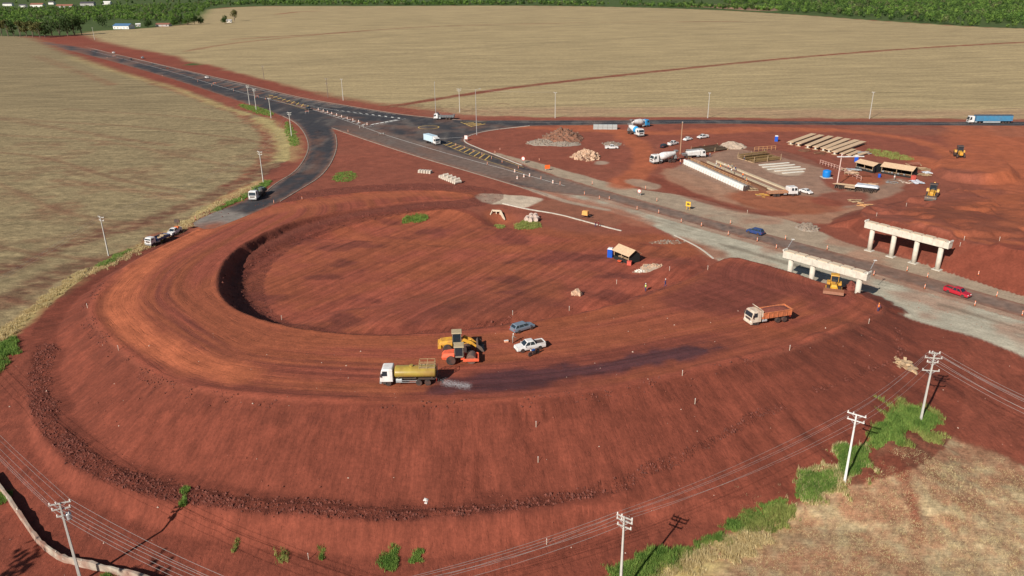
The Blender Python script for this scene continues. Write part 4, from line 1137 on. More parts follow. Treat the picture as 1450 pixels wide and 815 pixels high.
truck('white cabbed flatbed truck carrying drums on the curved slip road', place(366, 279), head((381, 266), (357, 283)), WHITE, 9.2, [3.3, -1.7, -3.0], flatbed(DARKM, cargo_tank, .5), 'flatbed truck', 'flatbed_truck', H=3.0)


def cargo_light(r, x0, x1):
    b = MB()
    for i in range(5): b.box(x0 + .3 + .55 * i, x0 + .75 + .55 * i, -.8 + .12 * i, .5 + .1 * i, 1.2, 1.55 + .12 * (i % 3))
    b.build('timber_load', WOOD, r)


truck('small white flatbed lorry with timber parked lowest on the left verge', place(224, 344), head((238, 337), (213, 347)), WHITE, 6.4, [2.2, -1.7], flatbed(mat('blue_truck_deck', (.05, .09, .20), .6, dust=.2), cargo_light, .45), 'flatbed truck', 'flatbed_truck', H=2.35, Lc=1.7, cabW=1.05)


def grain(r, L, xb):
    GB = mat('blue_tarp_body', (.05, .22, .38), .6, var=.12, scale=1.2, dust=.15); x0, x1 = -L / 2, xb - .6
    b = MB(); b.box(x0, x1, -1.28, 1.28, 1.25, 3.45)
    for s in (-1, 1):
        for x in np.linspace(x0 + .1, x1 - .1, 17): b.box(x - .05, x + .05, s * 1.30 - .04, s * 1.30 + .04, 1.25, 3.5)
        for z in (1.9, 2.6): b.box(x0, x1, s * 1.305 - .03, s * 1.305 + .03, z, z + .08)
    g = b.build('grain_body', GB, r)
    rg = [[(x, 1.3 * math.cos(t), 3.45 + .45 * math.sin(t) * (1 - .12 * math.sin(x * 4) ** 2)) for t in [math.pi * i / 8 for i in range(9)]] for x in np.linspace(x0, x1, 30)]
    MB().loft(rg).build('tarpaulin', mat('dark_blue_tarpaulin', (.03, .07, .11), .7, dust=.15), g)
    for s in (-1, 1): MB().box(x0 + 5.0, x1 - 3.2, s * 1.2 - .03, s * 1.2 + .03, .5, 1.15).build('side_guard', GALV, r)
    MB().box(x0 - .05, x0 + .05, -1.25, 1.25, .5, .7).build('rear_bumper', DARKM, r)


truck('long grain truck with a blue tarpaulin body on the upper road', place(1400, 174.5), head((1428, 174.4), (1372, 174.4)), WHITE, 18.4, [7.7, 4.4, -5.4, -6.7, -8.0], grain, 'grain truck', 'grain_truck', H=3.3, Lc=2.3)

BLUC = mat('blue_car_paint', (.015, .05, .17), .3, var=.05, dust=.1); REDC = mat('red_car_paint', (.42, .012, .03), .35, var=.05, dust=.12); SILV = mat('steel_blue_car_paint', (.22, .29, .36), .35, .3, var=.05, dust=.15); DRKC = mat('dark_navy_car_paint', (.015, .025, .035), .35, var=.05, dust=.1)
car('wagon', SILV, 'steel blue estate car parked on the ramp beside the standing man', place(740, 467), head((724, 471), (757, 461)))
car('pickup', WHITE, 'white pickup truck parked on the ramp beside a blue motorcycle', place(750, 494), head((771, 489), (733, 496)), cat='pickup')
car('suv', BLUC, 'dark blue sport utility car driving along the highway lanes', place(1069, 331), head((1084, 334), (1055, 327)))
car('pickup', REDC, 'red pickup truck driving past the bridge supports', place(1355, 417), head((1338, 411), (1372, 422)), cat='pickup')
car('hatch', DRKC, 'dark car between the hatched markings and the traffic posts', place(437, 155), head((428, 152), (446, 158)))
FG = 'cars on the far stretch of highway'
car('sedan', WHITE, 'white car nearest the junction on the far dual carriageway', place(293, 110.5), head((301, 113), (285, 108)), FG)
car('suv', mat('grey_car_paint', (.25, .26, .28), .35), 'grey car with a white one ahead on the far carriageway', place(202, 82.5), head((208, 84), (196, 81)), FG)
car('sedan', WHITE, 'white car farthest away, close to the trees', place(161, 75), head((166, 76), (156, 74)), FG)
car('hatch', DRKC, 'very dark small car on the near lanes of the far road', place(186, 85), head((180, 83.5), (192, 86.5)), FG)
YG = 'cars parked at the casting yard'
car('pickup', WHITE, 'white pickup parked alone beside the stone heaps', place(866, 210.5), head((858, 210.7), (877, 210.3)), YG, cat='pickup')
car('hatch', DRKC, 'dark navy car at the lower end of the parked row', place(940, 208.5), head((935, 210), (946, 206.5)), YG)
car('pickup', WHITE, 'white pickup just above the dark navy car', place(953, 205), head((946, 206.5), (961, 203)), YG, cat='pickup')
car('sedan', mat('clean_white_car_paint', (.80, .80, .78), .3, var=.03), 'white saloon car right of the wooden pole', place(974, 198.5), head((966, 199.5), (983, 196)), YG)
car('pickup', WHITE, 'white pickup at the upper end of the parked row', place(995, 195.5), head((1003, 194), (986, 196.5)), YG, cat='pickup')
car('sedan', WHITE, 'white car parked in front of the flatbed truck', place(1141, 273.5), head((1133, 271), (1149, 275.5)), YG)


def gear(r):
    MB().box(-2.0, -1.1, -.6, .6, 1.06, 1.6, .05, .05).build('orange_cargo', SAFO, r)
    b = MB(); b.tube((-2.2, 0, 1.0), (-2.2, 0, 2.6), .07); b.box(-2.35, -2.05, -.7, .7, 2.5, 3.3); b.build('arrow_board', DARKM, r)


car('pickup', WHITE, 'white pickup carrying an orange load and a black sign board', place(247, 331), head((256, 325), (238, 335)), cat='pickup', extra=gear)


# ------------------------------------------------------------------ machines
def machine_cab(r, x0, x1, w, z0, z1, frame, roof, glass=GLASS):
    c = MB(); t = .08
    for x in (x0, x1 - t):
        for y in (-w, w - t): c.box(x, x + t, y, y + t, z0, z1)
    c.box(x0, x1, -w, w, z0, z0 + .25); c.box(x0, x1, -w, w, z1 - .12, z1 - .02)
    cb = c.build('cab', frame, r)
    MB().box(x0 + .03, x1 - .03, -w + .03, w - .03, z0 + .26, z1 - .13).build('cab_windows', glass, cb)
    MB().box(x0 - .12, x1 + .15, -w - .1, w + .1, z1 - .02, z1 + .12, .06, .06).build('cab_roof', roof, cb)
    return cb


CABG = mat('grey_cab_paint', (.24, .22, .18), .6, dust=.2)
p = place(651, 512)
r = root('road_roller', 'orange road roller with one big steel drum', 'roller', p, head((628, 513), (676, 511)))
MB().loft([[(-2.75, -.75, .75), (-.75, -1.0, .65), (-.75, 1.0, .65), (-2.75, .75, .75)], [(-2.9, -.85, 1.25), (-.75, -1.05, 1.3), (-.75, 1.05, 1.3), (-2.9, .85, 1.25)], [(-2.5, -.7, 1.85), (-.75, -.9, 2.0), (-.75, .9, 2.0), (-2.5, .7, 1.85)]]).build('engine_hood', ORG, r, .1)
machine_cab(r, -.75, .65, .8, 1.15, 3.0, CABG, mat('dusty_beige_roof', (.42, .33, .2), .7))
for s in (-1, 1): wheel(r, -1.35, s * .95, .78, .5, 'rear_wheel', s)
b = MB()
for s in (-1, 1): b.box(.75, 3.15, s * 1.12 - .09, s * 1.12 + .09, .55, 1.05)
b.box(.6, .85, -1.2, 1.2, .55, 1.1); b.box(2.95, 3.15, -1.2, 1.2, .55, 1.05); b.box(.2, .7, -.4, .4, .5, 1.1)
b.build('drum_frame', ORG, r, .03)
MB().lathe([(.1, -1.0), (.7, -1.0), (.78, -.98), (.78, .98), (.7, 1.0), (.1, 1.0)], (1.9, 0, .78), 'y', 26).build('drum', mat('worn_drum_steel', (.22, .15, .12), .5, .4, dust=.3), r)

p = place(649, 495)
r = root('wheel_loader', 'yellow wheel loader right behind the orange road roller', 'loader', p, head((625, 498), (680, 495)))
MB().loft([[(-3.1, -.9, .9), (-.9, -.9, .8), (-.9, .9, .8), (-3.1, .9, .9)], [(-3.2, -1.0, 1.5), (-.9, -.95, 1.5), (-.9, .95, 1.5), (-3.2, 1.0, 1.5)], [(-2.9, -.8, 2.0), (-.9, -.8, 2.15), (-.9, .8, 2.15), (-2.9, .8, 2.0)]]).build('engine_hood', YEL, r, .08)
MB().box(-3.35, -2.75, -1.25, 1.25, .85, 1.55).build('counterweight', YEL, r, .08)
machine_cab(r, -.9, .55, .75, 1.5, 3.35, CABG, mat('dusty_beige_roof', (.42, .33, .2), .7))
for x in (-1.75, 1.45):
    for s in (-1, 1): wheel(r, x, s * 1.1, .78, .6, 'wheel', s)
b = MB(); b.box(.3, 2.2, -.55, .55, .7, 1.35); b.build('front_frame', YEL, r, .05)
b = MB()
for s in (-1, 1): b.prism([(.55, 1.9), (1.1, 2.35), (2.4, 1.7), (3.35, .75), (3.1, .55), (2.2, 1.3), (.9, 1.85), (.6, 1.6)], s * .62 - .1, s * .62 + .1)
b.tube((1.2, -.5, 1.3), (2.3, -.5, 1.55), .09); b.tube((1.2, .5, 1.3), (2.3, .5, 1.55), .09); b.build('lift_arms', YEL, r)
b = MB(); pr = [(3.1, .25), (4.3, .12), (4.35, .17), (3.35, .42), (3.15, .9), (3.35, 1.45), (3.25, 1.5), (2.98, .95)]
b.prism(pr, -1.4, 1.4); bk = b.build('bucket', mat('worn_bucket_steel', (.11, .09, .075), .6, dust=.3), r)
b = MB()
for s in (-1, 1): b.prism([(3.1, .25), (4.3, .14), (3.9, 1.0), (3.3, 1.45), (2.98, .95)], s * 1.4 - .03, s * 1.4 + .03)
b.build('bucket_side', MATS['worn_bucket_steel'], bk)

p = place(1180, 410)
r = root('bulldozer', 'yellow bulldozer pushing red earth under the near bridge beam', 'bulldozer', p, R(-112))
for s in (-1, 1):
    rg = []
    prof = [(-2.0, .45), (-1.75, .12), (1.4, .08), (1.75, .4), (1.7, .75), (1.35, .95), (-1.6, 1.0), (-1.95, .8)]
    t = MB().prism(prof, s * 1.05 - .28, s * 1.05 + .28).build('track', RUB, r, .04)
    b = MB()
    for x in np.arange(-1.6, 1.5, .45): b.lathe([(.03, -.3), (.16, -.3), (.16, .3), (.03, .3)], (x, s * 1.05, .35), 'y', 8)
    b.lathe([(.05, -.31), (.36, -.31), (.36, .31), (.05, .31)], (-1.5, s * 1.05, .58), 'y', 12); b.build('track_roller', RUST, t)
MB().loft([[(-1.9, -.72, .6), (2.0, -.6, .6), (2.0, .6, .6), (-1.9, .72, .6)], [(-1.9, -.72, 1.5), (2.0, -.55, 1.35), (2.0, .55, 1.35), (-1.9, .72, 1.5)], [(-1.8, -.6, 1.75), (1.9, -.45, 1.7), (1.9, .45, 1.7), (-1.8, .6, 1.75)]]).build('body', YEL, r, .06)
for s in (-1, 1): MB().box(-1.5, .2, s * 1.05 - .32, s * 1.05 + .32, 1.05, 1.5).build('fender', YEL, r, .05)
machine_cab(r, -1.1, .25, .72, 1.5, 3.05, YEL, YEL)
MB().lathe([(.05, 0), (.08, 0), (.08, .75), (.05, .8)], (1.1, .25, 1.65), 'z', 8).build('exhaust', DARKM, r)
b = MB()
for s in (-1, 1): b.tube((-.4, s * 1.42, .55), (2.5, s * 1.42, .45), .13); b.tube((1.2, s * .5, 1.45), (2.5, s * .7, 1.0), .07)
b.build('push_arms', YEL, r)
MB().prism([(2.5, .02), (2.75, .0), (2.58, .55), (2.8, 1.2), (2.68, 1.22), (2.45, .6)], -1.9, 1.9).build('blade', mat('earth_stained_steel', (.26, .11, .06), .7, dust=.3), r)
b = MB(); b.box(-2.5, -1.9, -.9, .9, .7, 1.0)
for y in (-.7, 0, .7): b.prism([(-2.55, 1.1), (-2.35, 1.1), (-2.4, .5), (-2.6, .15), (-2.6, .5)], y - .07, y + .07)
b.build('ripper', YEL, r)


def farm_tractor(label, loc, rz, front_loader, name, cat):
    r = root(name, label, cat, loc, rz); r.scale = (1.3, 1.3, 1.3)
    MB().loft([[(.1, -.45, .8), (2.2, -.4, .8), (2.2, .4, .8), (.1, .45, .8)], [(.1, -.45, 1.6), (2.25, -.38, 1.45), (2.25, .38, 1.45), (.1, .45, 1.6)], [(.1, -.32, 1.75), (2.1, -.28, 1.6), (2.1, .28, 1.6), (.1, .32, 1.75)]]).build('hood', YEL, r, .05)
    machine_cab(r, -1.25, .15, .72, 1.2, 2.85, DARKM, DARKM)
    for s in (-1, 1):
        wheel(r, -.85, s * .98, .82, .5, 'rear_wheel', s); wheel(r, 1.7, s * .85, .55, .38, 'front_wheel', s)
        MB().prism([(-1.6, 1.2), (-1.2, 1.75), (-.4, 1.75), (-.1, 1.2), (-.2, 1.15), (-.45, 1.65), (-1.15, 1.65), (-1.5, 1.15)], s * .98 - .28, s * .98 + .28).build('fender', YEL, r)
    MB().box(-1.4, 1.9, -.4, .4, .55, .95).build('chassis', DARKM, r)
    if front_loader:
        b = MB()
        for s in (-1, 1): b.prism([(.3, 1.5), (.55, 1.75), (2.4, 1.1), (3.0, .5), (2.8, .4), (2.2, .95)], s * .6 - .07, s * .6 + .07)
        b.build('loader_arms', YEL, r)
        MB().prism([(2.8, .12), (3.7, .05), (3.72, .1), (3.0, .3), (2.9, .7), (3.05, 1.0), (2.95, 1.02), (2.72, .65)], -1.15, 1.15).build('bucket', MATS['worn_bucket_steel'], r)
        b = MB(); b.prism([(-1.5, .6), (-1.3, 1.1), (-2.3, 2.9), (-2.55, 2.85)], -.15, .15); b.prism([(-2.55, 2.9), (-2.3, 2.95), (-2.75, 1.2), (-2.95, 1.2)], -.12, .12)
        b.prism([(-3.0, 1.3), (-2.6, 1.25), (-2.4, .7), (-2.7, .4), (-3.1, .6)], -.35, .35); b.build('backhoe_arm', YEL, r)
    else:
        b = MB(); b.tube((-1.4, 0, .7), (-3.2, 0, .6), .08); b.box(-5.2, -3.0, -1.5, -1.35, .55, .7); b.box(-5.2, -3.0, 1.35, 1.5, .55, .7); b.box(-3.2, -3.0, -1.5, 1.5, .55, .7); b.box(-5.3, -5.1, -1.5, 1.5, .55, .7)
        hr = b.build('disc_harrow', mat('dull_red_steel', (.22, .05, .03), .7, dust=.4), r)
        for x in (-3.4, -4.9):
            d = MB()
            for y in np.arange(-1.4, 1.5, .28): d.lathe([(.05, -.03), (.36, -.02), (.36, .02), (.05, .03)], (x + y * .1, y, .34), 'y', 12)
            d.tube((x - .14, -1.4, .34), (x + .14, 1.4, .34), .05); d.build('disc_gang', RUST, hr)
    return r


farm_tractor('yellow tractor pulling a dark red disc harrow on the orange turning track', place(1358, 222), head((1345, 217), (1362, 225)), False, 'tractor', 'tractor')
farm_tractor('yellow backhoe loader driving down the red slope above the far bridge beam', place(1319, 279), head((1323, 271), (1314, 283)), True, 'backhoe_loader', 'backhoe')

# motorcycle beside the pickup
p = place(756, 502.5); MBL = mat('blue_motorcycle_paint', (.02, .12, .42), .35)
r = root('motorcycle', 'blue motorcycle parked against the side of the white pickup', 'motorcycle', p, head((768, 492), (745, 501))); r.scale = (1.2, 1.2, 1.2)
for x in (-.7, .7): wheel(r, x, 0, .34, .14, 'wheel', 1)
b = MB(); b.tube((.7, 0, .34), (.45, 0, 1.0), .04); b.tube((-.7, 0, .36), (.3, 0, .45), .05); b.box(-.3, .3, -.14, .14, .28, .62); b.build('frame', DARKM, r)
MB().loft([[(-.15, -.16, .7), (.45, -.13, .8), (.45, .13, .8), (-.15, .16, .7)], [(-.1, -.14, .95), (.38, -.1, 1.02), (.38, .1, 1.02), (-.1, .14, .95)]]).build('fuel_tank', MBL, r, .03)
MB().box(-.85, -.1, -.14, .14, .78, .88).build('saddle', DARKM, r, .03)
b = MB(); b.tube((.45, -.38, 1.1), (.45, .38, 1.1), .025); b.tube((.45, 0, .95), (.45, 0, 1.1), .03); b.build('handlebar', DARKM, r)
MB().lathe([(.02, 0), (.1, 0), (.1, .1), (.02, .12)], (.5, 0, .92), 'x', 10).build('headlight', LAMP, r)

# spray of water falling behind the tanker
wt = gp(622, 544); V = []; Fq = []
for i in range(2600):
    t = random.random(); fan = random.gauss(0, 1)
    q = gp_c = (wt.x + .1 + 4.2 * t + .9 * random.random(), wt.y - .3 + max(-2.4, min(2.4, fan)) * (.35 + .25 * t) - .5 * t, wt.z + max(.02, 1.0 * (1 - t) ** 1.3 * random.random() + .03 + .05 * random.random()))
    s = .008 + .014 * random.random(); k = len(V); l = .02 + .05 * random.random()
    V += [(q[0] - l, q[1], q[2]), (q[0], q[1] - s, q[2]), (q[0] + l, q[1], q[2] + s), (q[0], q[1] + s, q[2] + s)]
    Fq += [(k, k + 1, k + 2), (k, k + 2, k + 3), (k, k + 3, k + 1), (k + 1, k + 3, k + 2)]
prop(mesh_np('water_spray', np.array(V), np.array(Fq), mat('spray_drops', (.72, .70, .72), .15, var=.05, alpha=.2)), 'fine white water spray falling behind the tanker', 'spray', kind='stuff')

# ------------------------------------------------------------------ bridge supports
PIER = mat('stained_pier_concrete', (.60, .55, .46), .85, var=.12, scale=1.6, dust=.15)


def bent(label, a, b, zc, lampside=False):
    """pier of four round columns under a stepped cross beam; a, b are the beam ends seen at height zc"""
    A, B = at(*a, zc), at(*b, zc); L = math.hypot(B[0] - A[0], B[1] - A[1]); rz = math.atan2(B[1] - A[1], B[0] - A[0]); M_ = (A + B) / 2
    r = root('bridge_pier', label, 'bridge pier', (M_[0], M_[1], 0), rz, 'unfinished bridge piers beside the highway')
    b_ = MB(); b_.box(-L / 2, L / 2, -.85, .85, zc - 1.45, zc); bm_ = b_.build('cross_beam', PIER, r, .05)
    b_ = MB()
    for i in range(7):
        x = -L / 2 + .5 + i * (L - 1) / 7
        b_.box(x, x + (L - 1) / 7 - .5, -.72, .72, zc, zc + .16 + .05 * (i % 2))
    j_ = MB()
    for x in np.arange(-L / 2 + 2.2, L / 2 - 1, 2.4):
        for s in (-1, 1): j_.box(x - .02, x + .02, s * .852 - .003, s * .852 + .003, zc - 1.4, zc - .05)
    j_.build('formwork_joint', mat('joint_shadow', (.30, .27, .22), .9), bm_)
    b_.build('bearing_seat', mat('tan_concrete', (.60, .47, .34), .85, var=.12), bm_)
    b_ = MB()
    for s in (-1, 1): b_.box(s * L / 2 - .12, s * L / 2 + .12, -.82, .82, zc + .002, zc + .4)
    b_.build('end_block', CONCL, bm_)
    for i in range(4):
        x = -L / 2 + L * (.09 + .273 * i)
        c = MB().lathe([(.05, -.3), (.55, -.3), (.55, zc - 1.44), (.05, zc - 1.44)], (x, 0, 0), 'z', 20).build('column', PIER, r)
        for p in c.data.polygons: p.use_smooth = len(p.vertices) == 4
        MB().box(x - .95, x + .95, -.8, .8, -.3, .18).build('footing', CONC, c, .03)
    return r, L, zc


r1, L1, z1 = bent('pale concrete bridge pier on the near side, with the bulldozer at its foot', (1112, 354.3), (1231, 387), 7.0)
r2, L2, z2 = bent('pale concrete bridge pier on the far side, against the red slope', (1227.5, 313), (1347, 343), 7.0)
for k, (u, v, u2, v2, nm) in enumerate(((1116, 349, 1129, 339.5, 'left'), (1233, 380, 1243.5, 369.5, 'right'))):
    a = Vector(at(u, v, 7.0)); b_ = a + Vector((1.6, 2.0, 1.0))
    r = root('work_lamp', 'slanted work lamp on the %s end of the near bridge pier' % nm, 'lamp', a, 0, 'work lamps on the near pier')
    MB().tube((0, 0, -.1), b_ - a, .05).build('arm', GALV, r)
    MB().box(1.35, 1.95, 1.8, 2.25, .95, 1.07).build('lamp_head', SAFW, r, .02)

# ------------------------------------------------------------------ sheds and yard
def shed(label, px, eave, ridge, walls, name='shed', depth=None, extra=None, roofm=TAN):
    """px: front left and front right roof corner on the ground plane, depth to the back"""
    A, B = gp(*px[0]), gp(*px[1]); L = (B - A).length; rz = math.atan2(B.y - A.y, B.x - A.x); z = min(A.z, B.z)
    r = root(name, label, 'shed', (A.x, A.y, z), rz)
    D = depth
    for x in (.1, L / 2, L - .1):
        for y in (.1, D - .1):
            MB().box(x - .07, x + .07, y - .07, y + .07, -.1, eave - .02).build('post', WOOD, r)
    rf = MB()
    # gable roof: ridge runs along x
    o = .35
    prof = [(-o, eave), (D / 2, ridge), (D + o, eave), (D + o, eave + .06), (D / 2, ridge + .07), (-o, eave + .06)]
    n = len(prof); vs = [(-o, y, zz) for y, zz in prof] + [(L + o, y, zz) for y, zz in prof]
    rf.add(vs, [tuple(range(n)), tuple(range(2 * n - 1, n - 1, -1))] + [(i, (i + 1) % n, (i + 1) % n + n, i + n) for i in range(n)])
    for x in np.arange(0, L, 1.1): rf.box(x, x + .03, -o, D / 2, ridge, ridge + .005) if False else None
    rf.build('roof', roofm, r)
    if walls:
        w = MB(); w.box(0, L, -.03, .0, 0, eave * walls); w.box(0, L, D, D + .03, 0, eave - .05)
        for x in (-.03, L): w.add([(x, 0, 0), (x + .03, 0, 0), (x + .03, D, 0), (x, D, 0), (x, 0, eave - .04), (x + .03, 0, eave - .04), (x + .03, D, eave - .04), (x, D, eave - .04), (x, D / 2, ridge - .06), (x + .03, D / 2, ridge - .06)],
                                  [(3, 2, 1, 0), (0, 1, 5, 4), (2, 3, 7, 6), (0, 4, 8, 7, 3), (1, 2, 6, 9, 5), (4, 5, 9, 8), (6, 7, 8, 9)])
        w.build('wall', BLACKN, r)
    if extra: extra(r, L, D)
    return r


def bench_inside(r, L, D):
    b = MB(); b.box(.6, L - .6, .8, 1.4, .7, .76); b.box(.7, .8, .85, 1.35, 0, .7); b.box(L - .8, L - .7, .85, 1.35, 0, .7); b.box(.6, L - .6, .3, .6, .42, .47); b.build('work_bench', WOOD, r)


shed('tan roofed shed with black net walls at the edge of the pit', ((869, 366), (890, 374.5)), 2.1, 3.3, .45, 'site_shed', 3.4, bench_inside)


def toilet(u, v, label, m=BLUEP, rz=R(-20), group='portable toilets'):
    r = root('portable_toilet', label, 'portable toilet', place(u, v), rz, group)
    b = MB(); b.box(-.6, .6, -.6, .6, .08, 2.15)
    for s in (-1, 1):
        for y in (-.35, .0, .35): b.box(s * .6 - .02, s * .6 + .02, y - .1, y + .1, .3, 1.9)
    b.build('cabin', m, r, .03)
    MB().box(-.66, .66, -.66, .66, .0, .1).build('base', DARKM, r)
    MB().loft([[(-.64, -.64, 2.15), (.64, -.64, 2.15), (.64, .64, 2.15), (-.64, .64, 2.15)], [(-.5, -.45, 2.4), (.5, -.45, 2.4), (.5, .45, 2.4), (-.5, .45, 2.4)]]).build('roof', SAFW, r)
    d = MB().box(-.42, .42, -.64, -.605, .2, 2.0).build('door', m, r, .01)
    MB().box(.28, .36, -.68, -.64, 1.0, 1.15).build('handle', DARKM, d)


toilet(864, 364, 'blue portable toilet at the left end of the pit shed')
toilet(1099, 200, 'blue portable toilet standing alone at the far side of the yard')
toilet(1212, 229, 'blue portable toilet behind the smaller yard shed')
r = root('crate', 'red box in front of the black net gable of the pit shed', 'box', place(891, 375), R(-20))
MB().box(-.5, .5, -.4, .4, 0, .95).build('body', mat('faded_red_plastic', (.60, .10, .07), .6, dust=.2), r, .03); MB().box(-.53, .53, -.43, .43, .95, 1.0).build('lid', mat('faded_red_plastic', (.6, .1, .07)), r)
r = root('wheelbarrow', 'orange wheelbarrow by the front wall of the pit shed', 'wheelbarrow', place(877, 372), R(-30))
MB().loft([[(-.3, -.22, .3), (.3, -.22, .3), (.3, .22, .3), (-.3, .22, .3)], [(-.45, -.34, .62), (.5, -.34, .62), (.5, .34, .62), (-.45, .34, .62)]]).build('tray', ORG, r)
wheel(r, .62, 0, .18, .1); b = MB(); b.tube((.62, -.1, .18), (-.95, -.28, .55), .025); b.tube((.62, .1, .18), (-.95, .28, .55), .025); b.tube((-.25, -.25, .35), (-.3, -.25, 0), .02); b.tube((-.25, .25, .35), (-.3, .25, 0), .02); b.build('handle', DARKM, r)


def fillstuff(r, L, D):
    bench_inside(r, L, D); b = MB()
    for i in range(int(L)): b.box(i + .2, i + .2 + .3 + .4 * random.random(), .2, .8, 0, .3 + .7 * random.random())
    b.build('stored_goods', GREY, r)


shed('smaller tan roofed yard shed with a dark blue end', ((1211, 239), (1235, 245)), 2.3, 3.2, .3, 'yard_shed', 4.2, fillstuff)
shed('longer tan roofed yard shed with open front', ((1247, 245), (1290, 252)), 2.3, 3.4, .25, 'yard_shed', 4.6, fillstuff)
r = root('tarpaulin_screen', 'dark blue tarpaulin hung at the end of the smaller yard shed', 'tarpaulin', place(1238, 246), R(55))
MB().add([(0, 0, 0), (1.4, .08, 0), (2.8, -.05, 0), (4, .05, 0), (0, 0, 2.2), (1.4, .05, 2.6), (2.8, 0, 2.6), (4, 0, 2.2)], [(0, 1, 5, 4), (1, 2, 6, 5), (2, 3, 7, 6)]).build('cloth', mat('navy_tarpaulin', (.012, .025, .11), .7), r)
for (u, v, l) in ((1245, 251, 'blue barrel between the two yard sheds'),):
    r = root('barrel', l, 'barrel', place(u, v), 0); MB().lathe([(.05, 0), (.42, 0), (.46, .3), (.46, 1.1), (.42, 1.25), (.05, 1.25)], n=14).build('body', BLUEP, r); MB().lathe([(.05, 1.24), (.43, 1.24), (.43, 1.3), (.05, 1.3)], n=14).build('lid', DARKM, r)
r = root('water_tank', 'bright blue water tank with domed lid on a slab in the yard', 'water tank', place(1170, 251), 0)
MB().lathe([(.1, .15), (1.15, .15), (1.3, .6), (1.32, 2.0), (1.25, 2.2), (.1, 2.2)], n=24).build('tank_body', BLUET, r)
MB().lathe([(1.3, 2.2), (1.15, 2.35), (.6, 2.55), (.2, 2.6), (.05, 2.6)], n=24).build('lid', BLUET, r); MB().box(-1.6, 1.6, -1.6, 1.6, -.05, .15).build('slab', CONC, r)
r = root('box', 'red box at the right end of the longer yard shed', 'box', place(1293, 254), R(10)); MB().box(-.6, .6, -.5, .5, 0, 1.3).build('body', MATS['faded_red_plastic'], r, .04); MB().box(-.65, .65, -.55, .55, 1.3, 1.38).build('lid', MATS['faded_red_plastic'], r)
for (u, v, l, w_, d_) in ((1298, 258, 'crumpled pale plastic sheet lying beside the longer yard shed', 3.2, 2.4), (1312, 245, 'grey plastic sheet lying on red earth right of the sheds', 2.6, 1.4)):
    p = place(u, v); V = []; n = 9
    for i in range(n):
        for j in range(n): V.append((p[0] + (i / (n - 1) - .5) * w_ + .2 * random.random(), p[1] + (j / (n - 1) - .5) * d_ * 2 + .2 * random.random(), p[2] + .05 + .35 * random.random()))
    F_ = [(i * n + j, i * n + j + 1, (i + 1) * n + j + 1, (i + 1) * n + j) for i in range(n - 1) for j in range(n - 1)]
    prop(mesh_np('plastic_sheet', np.array(V), np.array(F_), mat('pale_plastic_sheet', (.55, .56, .60), .4)), l, 'sheet')

# casting bed with its long white girder
A, B = gp(968, 232), gp(1052, 270); L = (B - A).length; rz = math.atan2(B.y - A.y, B.x - A.x)
GI = [(-.6, 0), (.6, 0), (.6, .25), (.15, .45), (.15, 1.35), (.6, 1.5), (.6, 1.75), (-.6, 1.75), (-.6, 1.5), (-.15, 1.35), (-.15, .45), (-.6, .25)]


def girder(name, label, A, B, m, group, scale=1.0, z=0.0):
    L = (B - A).length; rz = math.atan2(B.y - A.y, B.x - A.x)
    r = root(name, label, 'concrete beam', (A.x, A.y, A.z + z), rz, group)
    rg = [[(x, y * scale, zz * scale) for y, zz in GI] for x in (0, L)]
    MB().loft(rg).build('beam_body', m, r)
    b = MB()
    for x in np.arange(.5, L, .9): b.tube((x, -.15, 1.75 * scale), (x, -.15, 1.75 * scale + .18), .02); b.tube((x, .15, 1.75 * scale), (x, .15, 1.75 * scale + .18), .02)
    b.build('stirrups', RUST, r)
    return r


WB = mat('fresh_white_concrete', (.78, .77, .73), .7, var=.06)
r = root('casting_bed', 'long white sided casting bed with a walkway and hand rails', 'casting bed', (A.x, A.y, A.z), rz)
MB().box(0, L, -.15, .35, 0, 1.7).build('form_panel', WB, r, .03)
MB().box(0, L, 1.35, 1.6, 0, 1.6).build('back_panel', GREY, r)
MB().box(.3, L - .3, .36, 1.34, 0, 1.35).build('fresh_concrete', CONC, r)
b = MB()
for x in np.arange(.5, L, 1.2): b.box(x - .04, x + .04, 1.62, 2.5, 1.0, 1.08); b.tube((x, 2.45, 0), (x, 2.45, 2.15), .04)
b.box(0, L, 1.65, 2.4, 1.08, 1.14); b.build('walkway', WOOD, r)
b = MB()
for z in (1.6, 2.1): b.tube((0, 2.45, z), (L, 2.45, z), .04)
for x in np.arange(.4, L, 2.4): b.tube((x, 1.5, 1.6), (x, 1.5, 2.5), .035)
b.tube((0, 1.5, 2.5), (L, 1.5, 2.5), .035); b.build('hand_rail', mat('orange_rail', (.62, .33, .14), .6), r)
b = MB()
for x in np.arange(.6, L, 1.6): b.add([(x, -.95, 0), (x + .1, -.95, 0), (x + .1, -.15, 1.3), (x, -.15, 1.3), (x, -1.05, 0), (x + .1, -1.05, 0)], [(0, 1, 2, 3), (4, 5, 2, 3)])
b.build('brace', CONC, r)
b = MB()
for i in range(9): b.tube((L + .1 + .1 * (i % 3), -.1 + .25 * i, 0), (L - .2 + .6 * random.random(), .1 + .25 * i, 1.5 + .5 * random.random()), .09)
for i in range(4): b.box(L + .05, L + 1.6, i * .7, i * .7 + .12, .2 + .4 * i, .3 + .4 * i)
b.build('end_scaffold', DARKM, r)
A2, B2 = gp(1003, 229), gp(1110, 272); off = 0
girder('precast_beam', 'tan topped long beam in the middle bed next to the hand rails', gp(1001, 231), gp(1104, 274), mat('tan_beam_concrete', (.50, .41, .29), .85), 'long beams in the casting yard', .5)
girder('precast_beam', 'long beam farthest from the white casting bed', gp(1014, 229), gp(1116, 270), MATS['tan_beam_concrete'], 'long beams in the casting yard', .4)
girder('precast_beam', 'dark rusty reinforcement filled beam between the hand rails and the tan beams', gp(992, 231), gp(1085, 270), RUST, 'long beams in the casting yard', .55)

